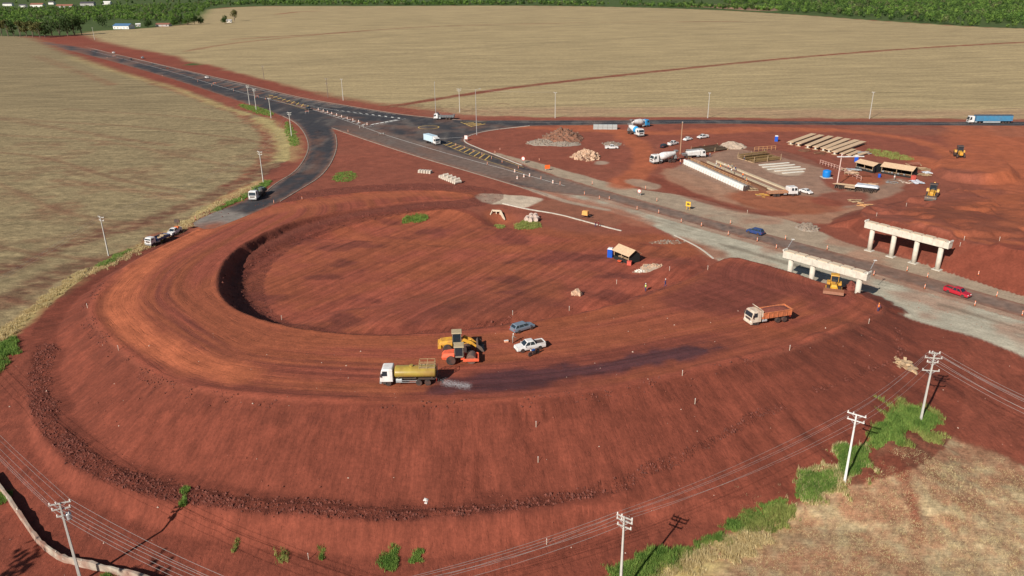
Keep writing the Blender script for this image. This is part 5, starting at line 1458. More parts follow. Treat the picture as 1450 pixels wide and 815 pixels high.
# stored slabs with tan tops at the back of the yard
SG = 'tan topped beams stored in rows'
tops = [((1119, 205), (1152, 193)), ((1130, 207), (1163, 195)), ((1143, 210), (1176, 196.5)), ((1154, 212), (1189, 198)), ((1165, 214), (1200, 200)), ((1173, 216), (1213, 202)), ((1181, 219), (1222, 204))]
for i, (a, b_) in enumerate(tops):
    A, B = gp(*a), gp(*b_); L = (B - A).length
    r = root('precast_slab', '%s tan topped beam from the left in the storage rows' % ORD[i], 'concrete beam', A, math.atan2(B.y - A.y, B.x - A.x), SG)
    MB().loft([[(0, y, z) for y, z in ((-1.15, 1.0), (1.15, 1.0), (1.15, 1.25), (-1.15, 1.25))], [(L, y, z) for y, z in ((-1.15, 1.0), (1.15, 1.0), (1.15, 1.25), (-1.15, 1.25))]]).build('flange', TAN, r, .03)
    MB().box(.2, L - .2, -.35, .35, .2, 1.0).build('web', CONC, r); MB().box(0, .6, -1.0, 1.0, -.1, .2).build('bearer', WOOD, r); MB().box(L - .6, L, -1.0, 1.0, -.1, .2).build('bearer', WOOD, r)
for i, (a, b_) in enumerate([((1192, 219.5), (1209, 213)), ((1201, 221.5), (1216, 215.5)), ((1211, 222.5), (1228, 217))]):
    A, B = gp(*a), gp(*b_); L = (B - A).length
    r = root('precast_slab', '%s short tan slab from the left beside the storage rows' % ORD[i], 'concrete slab', A, math.atan2(B.y - A.y, B.x - A.x), 'short tan slabs')
    MB().box(0, L, -.9, .9, .45, .65).build('flange', TAN, r, .02); MB().box(.2, L - .2, -.3, .3, 0, .45).build('web', CONC, r)
# thin white laid slabs and bars
for i, (a, b_) in enumerate([((1075, 234), (1117, 230.5)), ((1080, 237), (1125, 233)), ((1087, 240), (1133, 236)), ((1097, 242.5), (1140, 239)), ((1108, 245.5), (1138, 243))]):
    A, B = gp(*a), gp(*b_); L = (B - A).length
    r = root('floor_slab', '%s white bar from the top among the flat slabs on the hard standing' % ORD[i], 'concrete slab', A, math.atan2(B.y - A.y, B.x - A.x), 'flat white slabs on the hard standing')
    MB().box(0, L, -.45, .45, 0, .22).build('slab', CONCL, r, .02); b = MB(); b.tube((L * .2, 0, .2), (L * .2, 0, .34), .04); b.tube((L * .8, 0, .2), (L * .8, 0, .34), .04); b.build('lifting_loop', RUST, r)
# racks of steel bars
for lab, a, b_, D, hh, m in (('rack of brown reinforcement bars in the middle of the yard', (1066, 231), (1107, 226), 9, 1.5, mat('brown_bar_steel', (.24, .15, .06), .8, var=.35, scale=4)),
                             ('long dark heap of reinforcement bars behind the pump truck', (992, 217.5), (1032, 212), 6, .9, mat('dark_bar_steel', (.10, .065, .04), .8, var=.35, scale=4))):
    A, B = gp(*a), gp(*b_); L = (B - A).length
    r = root('bar_rack', lab, 'steel rack', A, math.atan2(B.y - A.y, B.x - A.x))
    b = MB()
    for i in range(46):
        y = random.random() * D; z = .25 + hh * random.random() * (.4 + .6 * y / D); b.tube((random.random() * .6, y, z), (L - random.random() * .8, y + .1 * random.random(), z + .05), .09, n=5)
    b.build('bars', m, r)
    for x in (.5, L * .5, L - .5):
        b = MB(); b.box(x - .12, x + .12, 0, D, 0, .25)
        for y in (0, D): b.box(x - .07, x + .07, y - .07, y + .07, 0, hh + .7)
        b.build('support', WOOD, r)
r = root('scaffold_rail', 'orange rail frame behind the rack of brown bars', 'rail', gp(1068, 214), head((1068, 214), (1095, 212)))
b = MB(); Lr = 9
for x in np.linspace(0, Lr, 6): b.tube((x, 0, 0), (x, 0, 1.6), .06)
for z in (.8, 1.6): b.tube((0, 0, z), (Lr, 0, z), .06)
b.build('rails', MATS['orange_rail'], r)
for lab, pts in (('pink rail fence running past the blue water tank', [(1161, 232), (1185, 240), (1219, 256)]),):
    r = root('rail_fence', lab, 'fence', gp(*pts[0])); o = gp(*pts[0]); b = MB(); c = MB()
    for p_, q_ in zip(pts[:-1], pts[1:]):
        P, Q = gp(*p_) - o, gp(*q_) - o
        for t in np.linspace(0, 1, 7): s = P.lerp(Q, t); b.tube(s, s + Vector((0, 0, 1.5)), .07)
        for z in (.8, 1.45): c.tube(P + Vector((0, 0, z)), Q + Vector((0, 0, z)), .06)
    b.build('posts', mat('pink_rail_paint', (.62, .40, .33), .6), r); c.build('rails', MATS['pink_rail_paint'], r)
r = root('yard_mast', 'pinkish mast with a long white cross arm in the casting yard', 'mast', gp(1185, 262))
MB().tube((0, 0, 0), (.15, 0, 10.2), .17, .13).build('pole', mat('pink_mast_paint', (.66, .48, .42), .6), r)
MB().box(-1.2, 7.2, -.35, .35, 9.0, 9.25).build('cross_arm', WHITE, r, .04)
# timber and sheets laid on bearers at the front of the yard
A, B = gp(1180, 268), gp(1240, 275)
r = root('formwork_stack', 'row of dark timber trestles carrying tan planks at the front of the yard', 'timber stack', A, math.atan2(B.y - A.y, B.x - A.x)); L = (B - A).length
b = MB()
for i in range(26): b.box(i * L / 26, i * L / 26 + .25, random.random() * 2, 3 + random.random() * 2.5, .1, .5 + .4 * random.random())
b.build('trestles', mat('dark_timber', (.09, .06, .045), .9, var=.3), r)
b = MB()
for i in range(5): b.box(-1 + i * .3, L * .55, 3.3 + .35 * i, 3.55 + .35 * i, .95, 1.05)
b.box(3, 6, .5, 2.2, .95, 1.1); b.build('planks', TAN, r)
MB().loft([[(5.5, 3.2, .95), (L, 3.6, .95), (L, 6.4, .95), (5.5, 6.2, .95)], [(5.8, 3.5, 1.5), (L - .3, 4, 1.35), (L - .4, 6, 1.4), (5.9, 6, 1.6)]]).build('plastic_cover', mat('pale_plastic_sheet', (.55, .56, .60), .4), r)
for i, (u, v, l) in enumerate(((1222, 218, 'stack of grey metal formwork behind the smaller yard shed'), (1207, 241, 'stack of blue and grey panels left of the smaller yard shed'), (1303, 240, 'pile of tan boards right of the longer yard shed'), (1295, 233, 'pile of reddish boards behind the longer yard shed'), (1240, 233, 'pile of brown boards between the yard sheds'), (1207, 246, 'tan timber pile in front of the mast'))):
    r = root('panel_stack', l, 'panel stack', place(u, v), random.uniform(-.6, .3)); b = MB(); mm = [GALV, GALV, WOOD, mat('reddish_board', (.36, .14, .09), .8), RUST, TAN][i]
    for k in range(12): x, y = random.uniform(-2.4, 0), random.uniform(-1.5, .6); b.box(x, x + 2 + 1.4 * random.random(), y, y + .5 + .4 * random.random(), .12 * k * .5, .12 * k * .5 + .1)
    b.build('panels', mm, r)
    b = MB(); b.box(-2.5, -2.3, -1.6, 1.5, 0, .25); b.box(1.5, 1.7, -1.6, 1.5, 0, .25); b.build('bearers', WOOD, r)
PKB = mat('pinkish_block', (.55, .42, .34), .85, var=.2)
for i, (u, v, l, m_, nn, ln) in enumerate(((1120, 203, 'pale formwork blocks at the left end of the storage rows', PKB, 16, 1.2), (1136, 213, 'brown timber heap at the front end of the leftmost stored beams', RUST, 16, 2.4), (1158, 217, 'brown timber heap below the middle of the stored beams', RUST, 18, 2.4), (1060, 268, 'scattered boards at the low end of the white casting bed', WOOD, 16, 2.0), (1078, 277, 'yellow and brown boards left of the crew cab flatbed', mat('yellow_board', (.55, .30, .07), .8), 12, 1.6),
                                            (1052, 222, 'pile of pale planks at the left end of the brown bar rack', WOOD, 12, 1.8), (1228, 262, 'loose boards in front of the smaller yard shed', TAN, 10, 2.0), (1262, 259, 'small goods stacked before the longer yard shed', GREY, 12, .9), (1282, 258, 'pale crates at the right front of the longer yard shed', PKB, 10, .9), (1305, 248, 'broken boards on the slope right of the sheds', WOOD, 16, 2.2), (1196, 241, 'tan offcuts behind the pink rail fence', TAN, 12, 1.6), (973, 214, 'brown offcuts at the foot of the timber pole', RUST, 12, 2.0), (1208, 285, 'short stakes and boards at the front edge of the yard', WOOD, 10, 1.6), (1222, 290, 'white and orange rails at the corner of the yard road', mat('orange_rail', (.62, .33, .14), .6), 8, 1.8))):
    r = root('timber_heap', l, 'timber heap', place(u, v), random.uniform(-.7, .4)); b = MB()
    for k in range(nn):
        x, y, t_ = random.uniform(-1.8, 1.2), random.uniform(-1.8, 1.8), random.gauss(0, .35); z_ = .05 + .5 * random.random() * (1 - abs(y) / 2.2); c_, s_ = math.cos(t_), math.sin(t_)
        q_ = ln * random.uniform(.6, 1.2); w2 = .10 + .12 * random.random()
        b.add([(x - w2 * s_, y + w2 * c_, z_), (x + w2 * s_, y - w2 * c_, z_), (x + q_ * c_ + w2 * s_, y + q_ * s_ - w2 * c_, z_), (x + q_ * c_ - w2 * s_, y + q_ * s_ + w2 * c_, z_), (x - w2 * s_, y + w2 * c_, z_ + .12), (x + w2 * s_, y - w2 * c_, z_ + .12), (x + q_ * c_ + w2 * s_, y + q_ * s_ - w2 * c_, z_ + .12), (x + q_ * c_ - w2 * s_, y + q_ * s_ + w2 * c_, z_ + .12)], [(3, 2, 1, 0), (4, 5, 6, 7), (0, 1, 5, 4), (1, 2, 6, 5), (2, 3, 7, 6), (3, 0, 4, 7)])
    b.build('boards', m_, r); MB().box(-1.4, 1.6, -.08, .08, -.05, .1).build('bearer', WOOD, r)
# grey precast stack by the upper road and a green tufted heap
A, B = gp(840, 183), gp(874, 183.2)
r = root('culvert_stack', 'stack of grey precast boxes along the upper road', 'concrete stack', A, math.atan2(B.y - A.y, B.x - A.x)); L = (B - A).length
for i in range(2):
    b = MB()
    for k in range(5): b.box(k * L / 5 + .04, (k + 1) * L / 5 - .04, 0, 1.8, i * 1.05, i * 1.05 + 1.0)
    b.build('boxes', mat('grey_precast', (.36, .38, .37), .8), r, .04)

# concrete pipes
PG = mat('pipe_concrete', (.56, .49, .41), .85, var=.15, scale=2)


def pipe(p, rz, L, ro, label, group, m=PG):
    r = root('concrete_pipe', label, 'concrete pipe', p, rz, group); n = 18; rg = []
    for rad, x in ((ro * .78, 0), (ro, 0), (ro, L - .25), (ro * 1.1, L - .25), (ro * 1.1, L), (ro * .82, L)): rg.append([(x, rad * math.cos(t), ro + rad * math.sin(t)) for t in [2 * math.pi * i / n for i in range(n)]])
    rg.append([(.0, ro * .78 * math.cos(t), ro + ro * .78 * math.sin(t)) for t in [2 * math.pi * i / n for i in range(n)]])
    o = MB().loft(rg, False).build('pipe_wall', m, r)
    MB().lathe([(ro * 1.02, .1), (ro * 1.04, .14), (ro * 1.02, .18)], (0, 0, ro), 'x', 18).build('rim_band', m, o)
    return r


G1 = 'concrete pipes stacked by the highway'
A, B = gp(622, 252), gp(646, 262); dv = (B - A).normalized(); nv = Vector((-dv.y, dv.x, 0))
for i in range(9):
    p = A + dv * (i * (B - A).length / 9); pipe((p.x, p.y, hz(p.x, p.y)), math.atan2(nv.y, nv.x) + .1 * random.random(), 2.6, .52, '%s pipe from the left in the row beside the highway' % ORD[i], G1)
for i, k in enumerate((1, 3, 5, 7)):
    p = A + dv * ((k + .5) * (B - A).length / 9) + nv * .6; pipe((p.x, p.y, hz(p.x, p.y) + .9), math.atan2(nv.y, nv.x), 1.8, .45, '%s upper pipe from the left on the row beside the highway' % ORD[i], 'upper pipes of the stack')
G3 = 'short concrete pipes by the culvert'
for i, (u, v) in enumerate(((745, 313.5), (750.5, 315.0), (758.5, 314.2))):
    p = gp(u, v); pipe(p, R(75), 1.9, .62, '%s pipe from the left with its open end showing by the culvert' % ORD[i], G3, mat('pinkish_pipe', (.58, .45, .38), .85))
for i, (u, v) in enumerate(((751, 311), (757, 311.3))):
    p = gp(u, v); pipe((p.x, p.y, p.z + .2), R(80), 1.9, .62, '%s pipe of the pair lying behind at the culvert' % ORD[i], 'pipes behind at the culvert', MATS['pinkish_pipe'])
A, B = gp(593, 244), gp(607, 244.5)
r = root('slab_stack', 'small stack of pale concrete slabs left of the pipe row', 'slab stack', A, math.atan2(B.y - A.y, B.x - A.x) - .15)
for k in range(3):
    b = MB()
    for i in range(5): b.box(i * 1.0, i * 1.0 + .75, -.8 + .1 * k, 1.2 - .1 * k, .35 * k, .35 * k + .28)
    b.build('slab_layer', PG, r, .02)

# culvert mouth
cz = hz(CULV[0], CULV[1]); p0 = gp(703, 303)
r = root('culvert', 'pale concrete culvert mouth with wing walls opening into the pit', 'culvert', (p0.x, p0.y, p0.z - .4), R(-12)); r.scale = (.7, .7, .7)
b = MB(); b.box(-1.9, -1.5, 0, .4, -.4, 2.0); b.box(1.3, 1.7, 0, .4, -.4, 2.0); b.box(-1.9, 1.7, 0, .4, 1.6, 2.3); b.box(-.25, .1, .0, .4, -.4, 1.6); b.build('headwall', mat('cream_concrete', (.60, .50, .37), .85), r, .03)
MB().box(-1.8, 1.6, 2.2, 2.3, -.4, 1.7).build('bore_shade_panel', BLACKN, r)  # flat black panel stands in for the shade inside the culvert bore
b = MB(); b.add([(1.7, 0, -.4), (2.0, 0, -.4), (4.6, -4.4, -.4), (4.3, -4.5, -.4), (1.7, 0, 2.2), (2.0, 0, 2.2), (4.6, -4.4, .1), (4.3, -4.5, .1)], [(3, 2, 1, 0), (4, 5, 6, 7), (0, 1, 5, 4), (1, 2, 6, 5), (2, 3, 7, 6), (3, 0, 4, 7)])
b.add([(-1.9, 0, -.4), (-1.6, 0, -.4), (-2.2, -2.2, -.4), (-2.5, -2.1, -.4), (-1.9, 0, 2.2), (-1.6, 0, 2.2), (-2.2, -2.2, .3), (-2.5, -2.1, .3)], [(3, 2, 1, 0), (4, 5, 6, 7), (0, 1, 5, 4), (1, 2, 6, 5), (2, 3, 7, 6), (3, 0, 4, 7)])
b.build('wing_walls', MATS['cream_concrete'], r)

# low pale wall at the lower left
WL = [(-12, 676), (8, 702), (22, 722), (36, 742), (50, 763), (66, 780), (84, 793), (108, 800), (135, 806), (175, 815), (230, 832)]
pts = [gp(*q) for q in WL]; o = pts[2]
r = root('low_wall', 'low pale winding wall at the bottom left corner', 'wall', o)
P = chaikin(np.array([[q.x - o.x, q.y - o.y, q.z - o.z] for q in pts]), False, 2); b = MB(); rg = []
for i, q in enumerate(P):
    a, c = P[max(i - 1, 0)], P[min(i + 1, len(P) - 1)]; t = np.array([c[0] - a[0], c[1] - a[1]]); t /= np.linalg.norm(t); n = np.array([-t[1], t[0]]) * (.10 + .12 * random.random()); h = .85 + .35 * random.random()
    rg.append([(q[0] + n[0], q[1] + n[1], q[2] - .4), (q[0] - n[0], q[1] - n[1], q[2] - .4), (q[0] - n[0] * .9, q[1] - n[1] * .9, q[2] + h), (q[0] + n[0] * .9, q[1] + n[1] * .9, q[2] + h)])
b.loft(rg); b.build('masonry', mat('stained_pale_render', (.40, .34, .27), .9, var=.35, scale=1.1, dust=.8), r)
b = MB()
for i in range(0, len(P) - 1, 2):
    if random.random() < .6: continue
    q = P[i]; b.box(q[0] - .2, q[0] + .2, q[1] - .2, q[1] + .2, q[2] + .5, q[2] + .95 + .3 * random.random(), .1, .12)
b.build('coping_stones', mat('pale_coping', (.46, .40, .33), .9, var=.25), r, .04)

# ------------------------------------------------------------------ heaps of rubble
def heap(label, u, v, rx, ry, h, m, rocks, rm, rs, cat='rubble heap', flat=.0, name='rubble_heap', slab=1.0):
    p = gp(u, v); r = root(name, label, cat, (p.x, p.y, p.z - .15), 0); n, k = 34, 9; rg = []; V = [(0, 0, h)]; F_ = []
    sd = random.random() * 50
    xs_ = np.array([[rx * (j + 1) / k * math.cos(2 * math.pi * i / n) for i in range(n)] for j in range(k)]); ys_ = np.array([[ry * (j + 1) / k * math.sin(2 * math.pi * i / n) for i in range(n)] for j in range(k)])
    nn = fbm(xs_ / 1.3 + sd, ys_ / 1.3 + sd, 5, 4)
    for j in range(k):
        for i in range(n):
            t = (j + 1) / k; e = max(0, 1 - t) ** .9; V.append((xs_[j, i] * (.8 + .4 * nn[j, i]), ys_[j, i] * (.8 + .4 * nn[j, i]), h * e * (.55 + .9 * nn[j, i]) - (.2 if j == k - 1 else 0)))
    vs = V; fs = [(0, 1 + i, 1 + (i + 1) % n) for i in range(n)]
    for j in range(k - 1):
        for i in range(n): a = 1 + j * n + i; c = 1 + j * n + (i + 1) % n; fs.append((a, a + n, c + n, c))
    MB().add(vs, fs).build('mound', m, r)
    b = MB()
    for q in range(rocks):
        j = random.randrange(k); i = random.randrange(n); x, y, z = V[1 + j * n + i]; s = rs * (.4 + random.random())
        vv = [Vector((random.uniform(.5, 1) * sx, random.uniform(.5, 1) * sy * slab, random.uniform(.4, .9) * sz)) * s for sx in (-1, 1) for sy in (-1, 1) for sz in (-1, 1)]
        rot = Matrix.Rotation(random.random() * 6, 3, 'Z') @ Matrix.Rotation(random.gauss(0, .4), 3, 'X')
        b.add([rot @ w_ + Vector((x, y, z)) for w_ in vv], [(0, 1, 3, 2), (4, 6, 7, 5), (0, 4, 5, 1), (2, 3, 7, 6), (0, 2, 6, 4), (1, 5, 7, 3)])
    b.build('broken_stones', rm, r)
    return r


BRK = mat('broken_rock', (.20, .115, .08), .9, var=.4, scale=2); GRK = mat('grey_rubble', (.26, .20, .155), .9, var=.35, scale=2); TRK = mat('tan_stone', (.50, .33, .22), .9, var=.35, scale=2)
heap('largest brown heap of broken rock in the bare plot past the junction', 797, 196, 9, 11, 4.2, mat('brown_spoil', (.22, .10, .06), .95, var=.3, scale=1.2), 240, BRK, .38)
heap('low grey rubble spread at the left foot of the brown rock heap', 768, 202, 7, 7, 1.3, mat('grey_spoil', (.30, .25, .20), .95, var=.3), 140, GRK, .32)
heap('grey stones scattered in front of the brown rock heap', 797, 204, 8, 5, 1.0, mat('grey_spoil', (.30, .25, .20), .95, var=.3), 130, GRK, .3)
heap('heap of tan stone blocks nearer the highway', 830, 222, 5.2, 6, 2.4, mat('dark_spoil', (.15, .07, .045), .95), 170, TRK, .6, slab=1.6)
heap('flat grey gravel heap behind the lone white pickup', 867, 204, 4.5, 5, .8, GRK, 60, GRK, .3)
heap('pale sand heap behind the long dark bars', 1038, 207, 5.5, 7, 2.2, mat('pale_sand', (.42, .32, .24), .95), 12, GRK, .2, 'sand heap', name='sand_heap')
heap('pale gravel heap beside the pit shed', 926, 379, 3.4, 3.2, 1.0, mat('pale_gravel', (.36, .28, .21), .95, var=.35, scale=8), 110, TRK, .18)
heap('low white debris heap in front of the pale gravel', 908, 384.5, 2.3, 1.2, .5, mat('pale_gravel', (.36, .28, .21)), 30, CONCL, .25)
heap('grey stone heap where the gravel meets the far slope', 1143, 323, 3.2, 3.5, 1.2, mat('grey_spoil', (.30, .25, .20)), 120, GRK, .35)
heap('long line of white rubble beyond the pit shed', 945, 343, 5.5, 1.8, .5, mat('brown_spoil', (.26, .13, .08)), 40, GRK, .25)
heap('reddish stone lump lying in the pit floor', 818, 417, 1.3, 1.2, .8, mat('brown_spoil', (.26, .13, .08)), 14, TRK, .5)
heap('earth pile pushed up beside the bulldozer blade', 1204, 411, 2.0, 2.0, 2.2, EARTHL, 20, EARTHL, .25, 'earth heap', name='earth_heap')
heap('pile of dry sticks in the red flat by the power pole', 1279, 517, 1.6, 1.6, .5, mat('dry_wood', (.40, .28, .17), .9), 30, WOOD, .3, 'wood pile', name='wood_pile', slab=4)
heap('white plastic bags dumped on the dark bench', 603, 709, .7, .4, .25, EARTHL, 12, SAFW, .2, 'rubbish heap', name='rubbish_heap')

# ------------------------------------------------------------------ power poles, masts and wires
SPOT = {}


def pole(key, label, base, h, rz, arms, m=POLE, group='concrete power poles', name='power_pole', top=None, lamp=0, tf=False, r0=.17, lean=0.0):
    """arms: list of (height below the top, half length); returns insulator spots for the wires"""
    r = root(name, label, 'power pole' if arms else 'lamp post', base, rz, group)
    MB().loft([[(-r0, -r0 * .8, -.6), (r0, -r0 * .8, -.6), (r0, r0 * .8, -.6), (-r0, r0 * .8, -.6)], [(-r0 * .55, -r0 * .5, h), (r0 * .55, -r0 * .5, h), (r0 * .55, r0 * .5, h), (-r0 * .55, r0 * .5, h)]]).build('shaft', m, r, .02)
    spots = []
    cz, sz = math.cos(rz), math.sin(rz)
    for d, hl in arms:
        a = MB().box(-hl, hl, r0 * .5, r0 * .5 + .12, h - d - .07, h - d + .07).build('crossarm', m, r)
        xs = [-hl + .1, -hl * .35, hl - .1] if d < .8 else [-hl + .1, hl - .1]
        for x in xs: MB().lathe([(.02, 0), (.07, .02), (.04, .08), (.08, .1), (.05, .16), (.09, .2), (.03, .26)], (x, r0 * .5 + .06, h - d + .07), 'z', 8).build('insulator', SAFW, a)
        c = MB(); c.tube((-hl * .6, r0 * .5 + .02, h - d), (0, r0 * .5, h - d - .55), .025); c.tube((hl * .6, r0 * .5 + .02, h - d), (0, r0 * .5, h - d - .55), .025); c.build('arm_brace', GALV, a)
        for x in xs: spots.append(Vector(base) + Vector((x * cz - .18 * sz, x * sz + .18 * cz, h - d + .34)))
    if tf:
        t = MB().lathe([(.05, 0), (.30, .02), (.32, .1), (.32, .75), (.26, .85), (.05, .88)], (.5, .3, h - 2.6), 'z', 14).build('transformer', GALV, r)
        b = MB(); b.tube((.38, .3, h - 1.75), (.38, .3, h - 1.45), .04); b.tube((.62, .3, h - 1.75), (.62, .3, h - 1.45), .04); b.build('bushings', SAFW, t)
    if lamp:
        b = MB(); b.tube((0, 0, h - .1), (lamp, 0, h + .25), .04); b.build('lamp_arm', GALV, r); MB().box(lamp - .1, lamp + .65, -.16, .16, h + .2, h + .34, .03, .03).build('lamp_head', GALV, r)
    SPOT[key] = spots
    return r


def under(u, v, ztop, h):
    """base of a pole whose top shows at u, v"""
    p = at(u, v, ztop); return (p[0], p[1], ztop - h)


A2 = [(.15, 1.1), (.95, .95)]
pole('A', 'concrete pole with a small transformer at the bottom left corner', under(84, 712, -3.9 + 11, 11), 11, R(20), [(.15, 1.15), (.9, 1.0), (1.9, .7)], tf=True)
pole('D', 'concrete pole at the bottom edge beside the green grass', under(884, 731, -4.1 + 11, 11), 11, R(-35), [(.2, 1.0), (.7, 1.0), (1.5, .9)])
pole('E', 'white concrete pole standing in the tall green grass clump', tuple(gp(1196, 682)), 10.6, R(-38), [(.15, 1.2), (1.05, 1.1)], mat('white_concrete_pole', (.62, .62, .60), .8, var=.06))
pole('F', 'concrete pole with double cross arms beside the dry sticks', tuple(gp(1303, 597)), 11.8, R(-12), [(.2, .8), (1.0, 1.2), (1.7, .8), (3.1, 1.2)])
pole('B', 'concrete pole on the left verge above the parked small lorry', tuple(gp(154, 362)), 10, R(-30), A2)
pole('C', 'concrete pole behind the flatbed truck on the slip road', tuple(gp(373, 258)), 10.3, R(-30), A2)
pole('G', 'white pole at the bend of the slip road', tuple(gp(413, 193)), 10.2, R(-25), A2)
JG = 'poles along the near edge of the dual carriageway'
pole('H', 'rightmost of three poles before the slip road, with a pale foot', tuple(gp(384, 167)), 9.5, R(-25), [(.15, 1.0)], group=JG)
pole('I', 'middle of three poles before the slip road', tuple(gp(363, 156)), 10.8, R(-25), A2, group=JG)
pole('J', 'leftmost of three poles before the slip road', tuple(gp(353.5, 148)), 10, R(-25), A2, group=JG)
UG = 'poles along the upper road'
WPOL = mat('grey_timber_pole', (.16, .12, .10), .9)
pole('K', 'dark timber pole farthest left in the far field edge', tuple(gp(374, 112)), 8.5, 0, [(.15, .8)], WPOL, UG)
pole('L', 'dark pole left of the pale one at the far field edge', tuple(gp(464.5, 138)), 10.5, 0, [(.15, .9), (2.8, .8)], WPOL, UG)
pole('M', 'pale concrete pole right of the dark one at the far field edge', tuple(gp(486, 142)), 11.5, 0, [(.15, .7)], POLE, UG)
pole('N', 'concrete pole with a box behind the tipper truck', tuple(gp(651, 159)), 11.5, 0, A2, POLE, UG)
pole('O', 'concrete pole behind the bare plot with the rock heaps', tuple(gp(786, 167)), 11.9, 0, [(.15, .8)], POLE, UG)
pole('P', 'concrete pole behind the parked row of cars', tuple(gp(1002, 167)), 11.6, 0, [(.15, .6)], POLE, UG)
pole('Q', 'concrete pole left of the grain truck', tuple(gp(1231, 168)), 12, 0, [(.15, .7)], POLE, UG)
pole('S', 'pale pole at the edge of the wood where the far road ends', tuple(gp(134, 56)), 13, 0, [(.15, .9)], POLE, UG)
LG = 'tall lamp masts at the junction'
pole('T', 'thin lamp mast right behind the cab of the tipper truck', tuple(gp(617, 160)), 15, R(-80), [], GALV, LG, 'lamp_post', lamp=1.5, r0=.12)
pole('U', 'tallest lamp mast on the tip of the red traffic island', tuple(gp(675, 191)), 19, R(10), [], GALV, LG, 'lamp_post', lamp=1.6, r0=.12)
r = root('timber_pole', 'brown timber pole rising behind the mixer in the yard', 'pole', gp(963, 218)); MB().tube((0, 0, -.4), (.1, 0, 12.0), .2, .14).build('shaft', mat('brown_timber_pole', (.40, .24, .15), .85), r); MB().box(-.1, .3, -.06, .06, 11.7, 12.1).build('cap', GALV, r)
# poles just outside the frame that the wires run to
pole('X', 'concrete pole out of view below the slope', under(395, 858, -4.4 + 11, 11), 11, R(20), [(.2, 1.0), (.9, .9), (1.6, .7)], group='poles outside the view')
pole('Y', 'concrete pole out of view past the left edge', under(-150, 470, -2.5 + 11, 11), 11, R(70), [(.2, 1.0), (.9, .9), (1.6, .7)], group='poles outside the view')
pole('Z', 'concrete pole out of view past the right edge', under(1640, 640, -1.5 + 11, 11), 11, R(40), [(.2, .8), (1.0, 1.2), (1.7, .8), (3.1, 1.2)], group='poles outside the view')


def wires(a, b, n, sag, where, rad=.014, m=WIREM, names=None):
    for i in range(n):
        p, q = SPOT[a][i % len(SPOT[a])], SPOT[b][i % len(SPOT[b])]; K = 14; pts = []
        for k in range(K + 1):
            t = k / K; s = p.lerp(q, t); s.z -= sag * 4 * t * (1 - t) * (1 + .08 * i); pts.append(s)
        o = MB().path([x - p for x in pts], rad, 4).build('overhead_wire', m); o.location = p
        prop(o, '%s wire strung %s' % (ORD[i], where), 'wire', 'overhead wires')


wires('A', 'X', 6, .8, 'from the transformer pole towards the bottom edge', .018)
wires('Y', 'A', 6, 1.2, 'from the left edge to the transformer pole')
wires('X', 'D', 6, 1.2, 'up to the pole at the bottom edge by the grass', .015)
wires('D', 'E', 5, .9, 'between the bottom edge pole and the white pole', .012)
wires('E', 'F', 5, .7, 'between the white pole and the double armed pole', .012)
wires('F', 'Z', 7, .9, 'from the double armed pole to the right edge', .016)
wires('B', 'C', 3, 1.2, 'along the left verge to the pole behind the flatbed', .012)
wires('C', 'G', 3, 1.0, 'along the slip road bend', .012)
wires('Y', 'B', 3, 1.2, 'from the left edge to the verge pole above the lorry', .012)
wires('N', 'O', 1, .6, 'over the far field edge behind the tipper', .02)

# ------------------------------------------------------------------ people
SKIN = mat('skin', (.36, .20, .13), .6, var=.05); SHOE = mat('dark_boots', (.03, .022, .018), .8)


def body_mesh(pose):
    """one continuous figure grown over a skeleton: returns a mesh facing +x"""
    V = []; Rr = []; E = []

    def j(p, r, parent=None):
        V.append(p); Rr.append(r); i = len(V) - 1
        if parent is not None: E.append((parent, i))
        return i
    pel = j((0, 0, .95), .135); sp = j((pose.get('lean', 0) * .3, 0, 1.15), .125, pel); ch = j((pose.get('lean', 0) * .7, 0, 1.36), .145, sp); nk = j((pose.get('lean', 0), 0, 1.50), .055, ch)
    x = pose.get('lean', 0)
    hd = j((x + .02, 0, 1.585), .075, nk); h2 = j((x + .03, 0, 1.67), .085, hd); j((x + .015, 0, 1.75), .06, h2)
    j((x + .115, 0, 1.645), .014, h2)
    for s in (-1, 1):
        f = pose.get('stride', 0) * s
        hp = j((0, s * .095, .90), .09, pel); kn = j((f * .5 + .03, s * .105, .50), .062, hp); an = j((f, s * .11, .09), .042, kn); ft = j((f + .06, s * .12, .045), .042, an); j((f + .17, s * .125, .035), .034, ft)
        sh = j((x * .95, s * .19, 1.42), .062, ch); a = pose.get('arms', .05) * (1 if s > 0 else pose.get('arm2', 1)) - f * .35
        el = j((x + a * .7, s * .25, 1.15), .043, sh); wr = j((x + a * 1.6 + .06, s * .24, .92 + abs(a) * .35), .028, el); pm = j((x + a * 1.8 + .08, s * .235, .85 + abs(a) * .4), .026, wr)
        for k, (dy, l) in enumerate(((-.03, .065), (-.01, .078), (.01, .072), (.03, .058))):
            b0 = V[pm]; k1 = j((b0[0] + .018, b0[1] + dy, b0[2] - .045), .010, pm); j((b0[0] + .03, b0[1] + dy * 1.1, b0[2] - .045 - l), .008, k1)
        b0 = V[pm]; t1 = j((b0[0] + .045, b0[1] - s * .02, b0[2] - .005), .010, pm); j((b0[0] + .065, b0[1] - s * .03, b0[2] - .045), .008, t1)
    me = bpy.data.meshes.new('figure'); me.from_pydata(V, E, []); o = bpy.data.objects.new('figure', me); COL.objects.link(o)
    sm = o.modifiers.new('s', 'SKIN'); sm.use_smooth_shade = True
    for i, v in enumerate(me.skin_vertices[0].data): v.radius = (Rr[i], Rr[i]); v.use_root = (i == 0)
    o.modifiers.new('d', 'SUBSURF').levels = 1
    dg = bpy.context.evaluated_depsgraph_get(); m2 = bpy.data.meshes.new_from_object(o.evaluated_get(dg)); bpy.data.objects.remove(o); bpy.data.meshes.remove(me)
    return m2


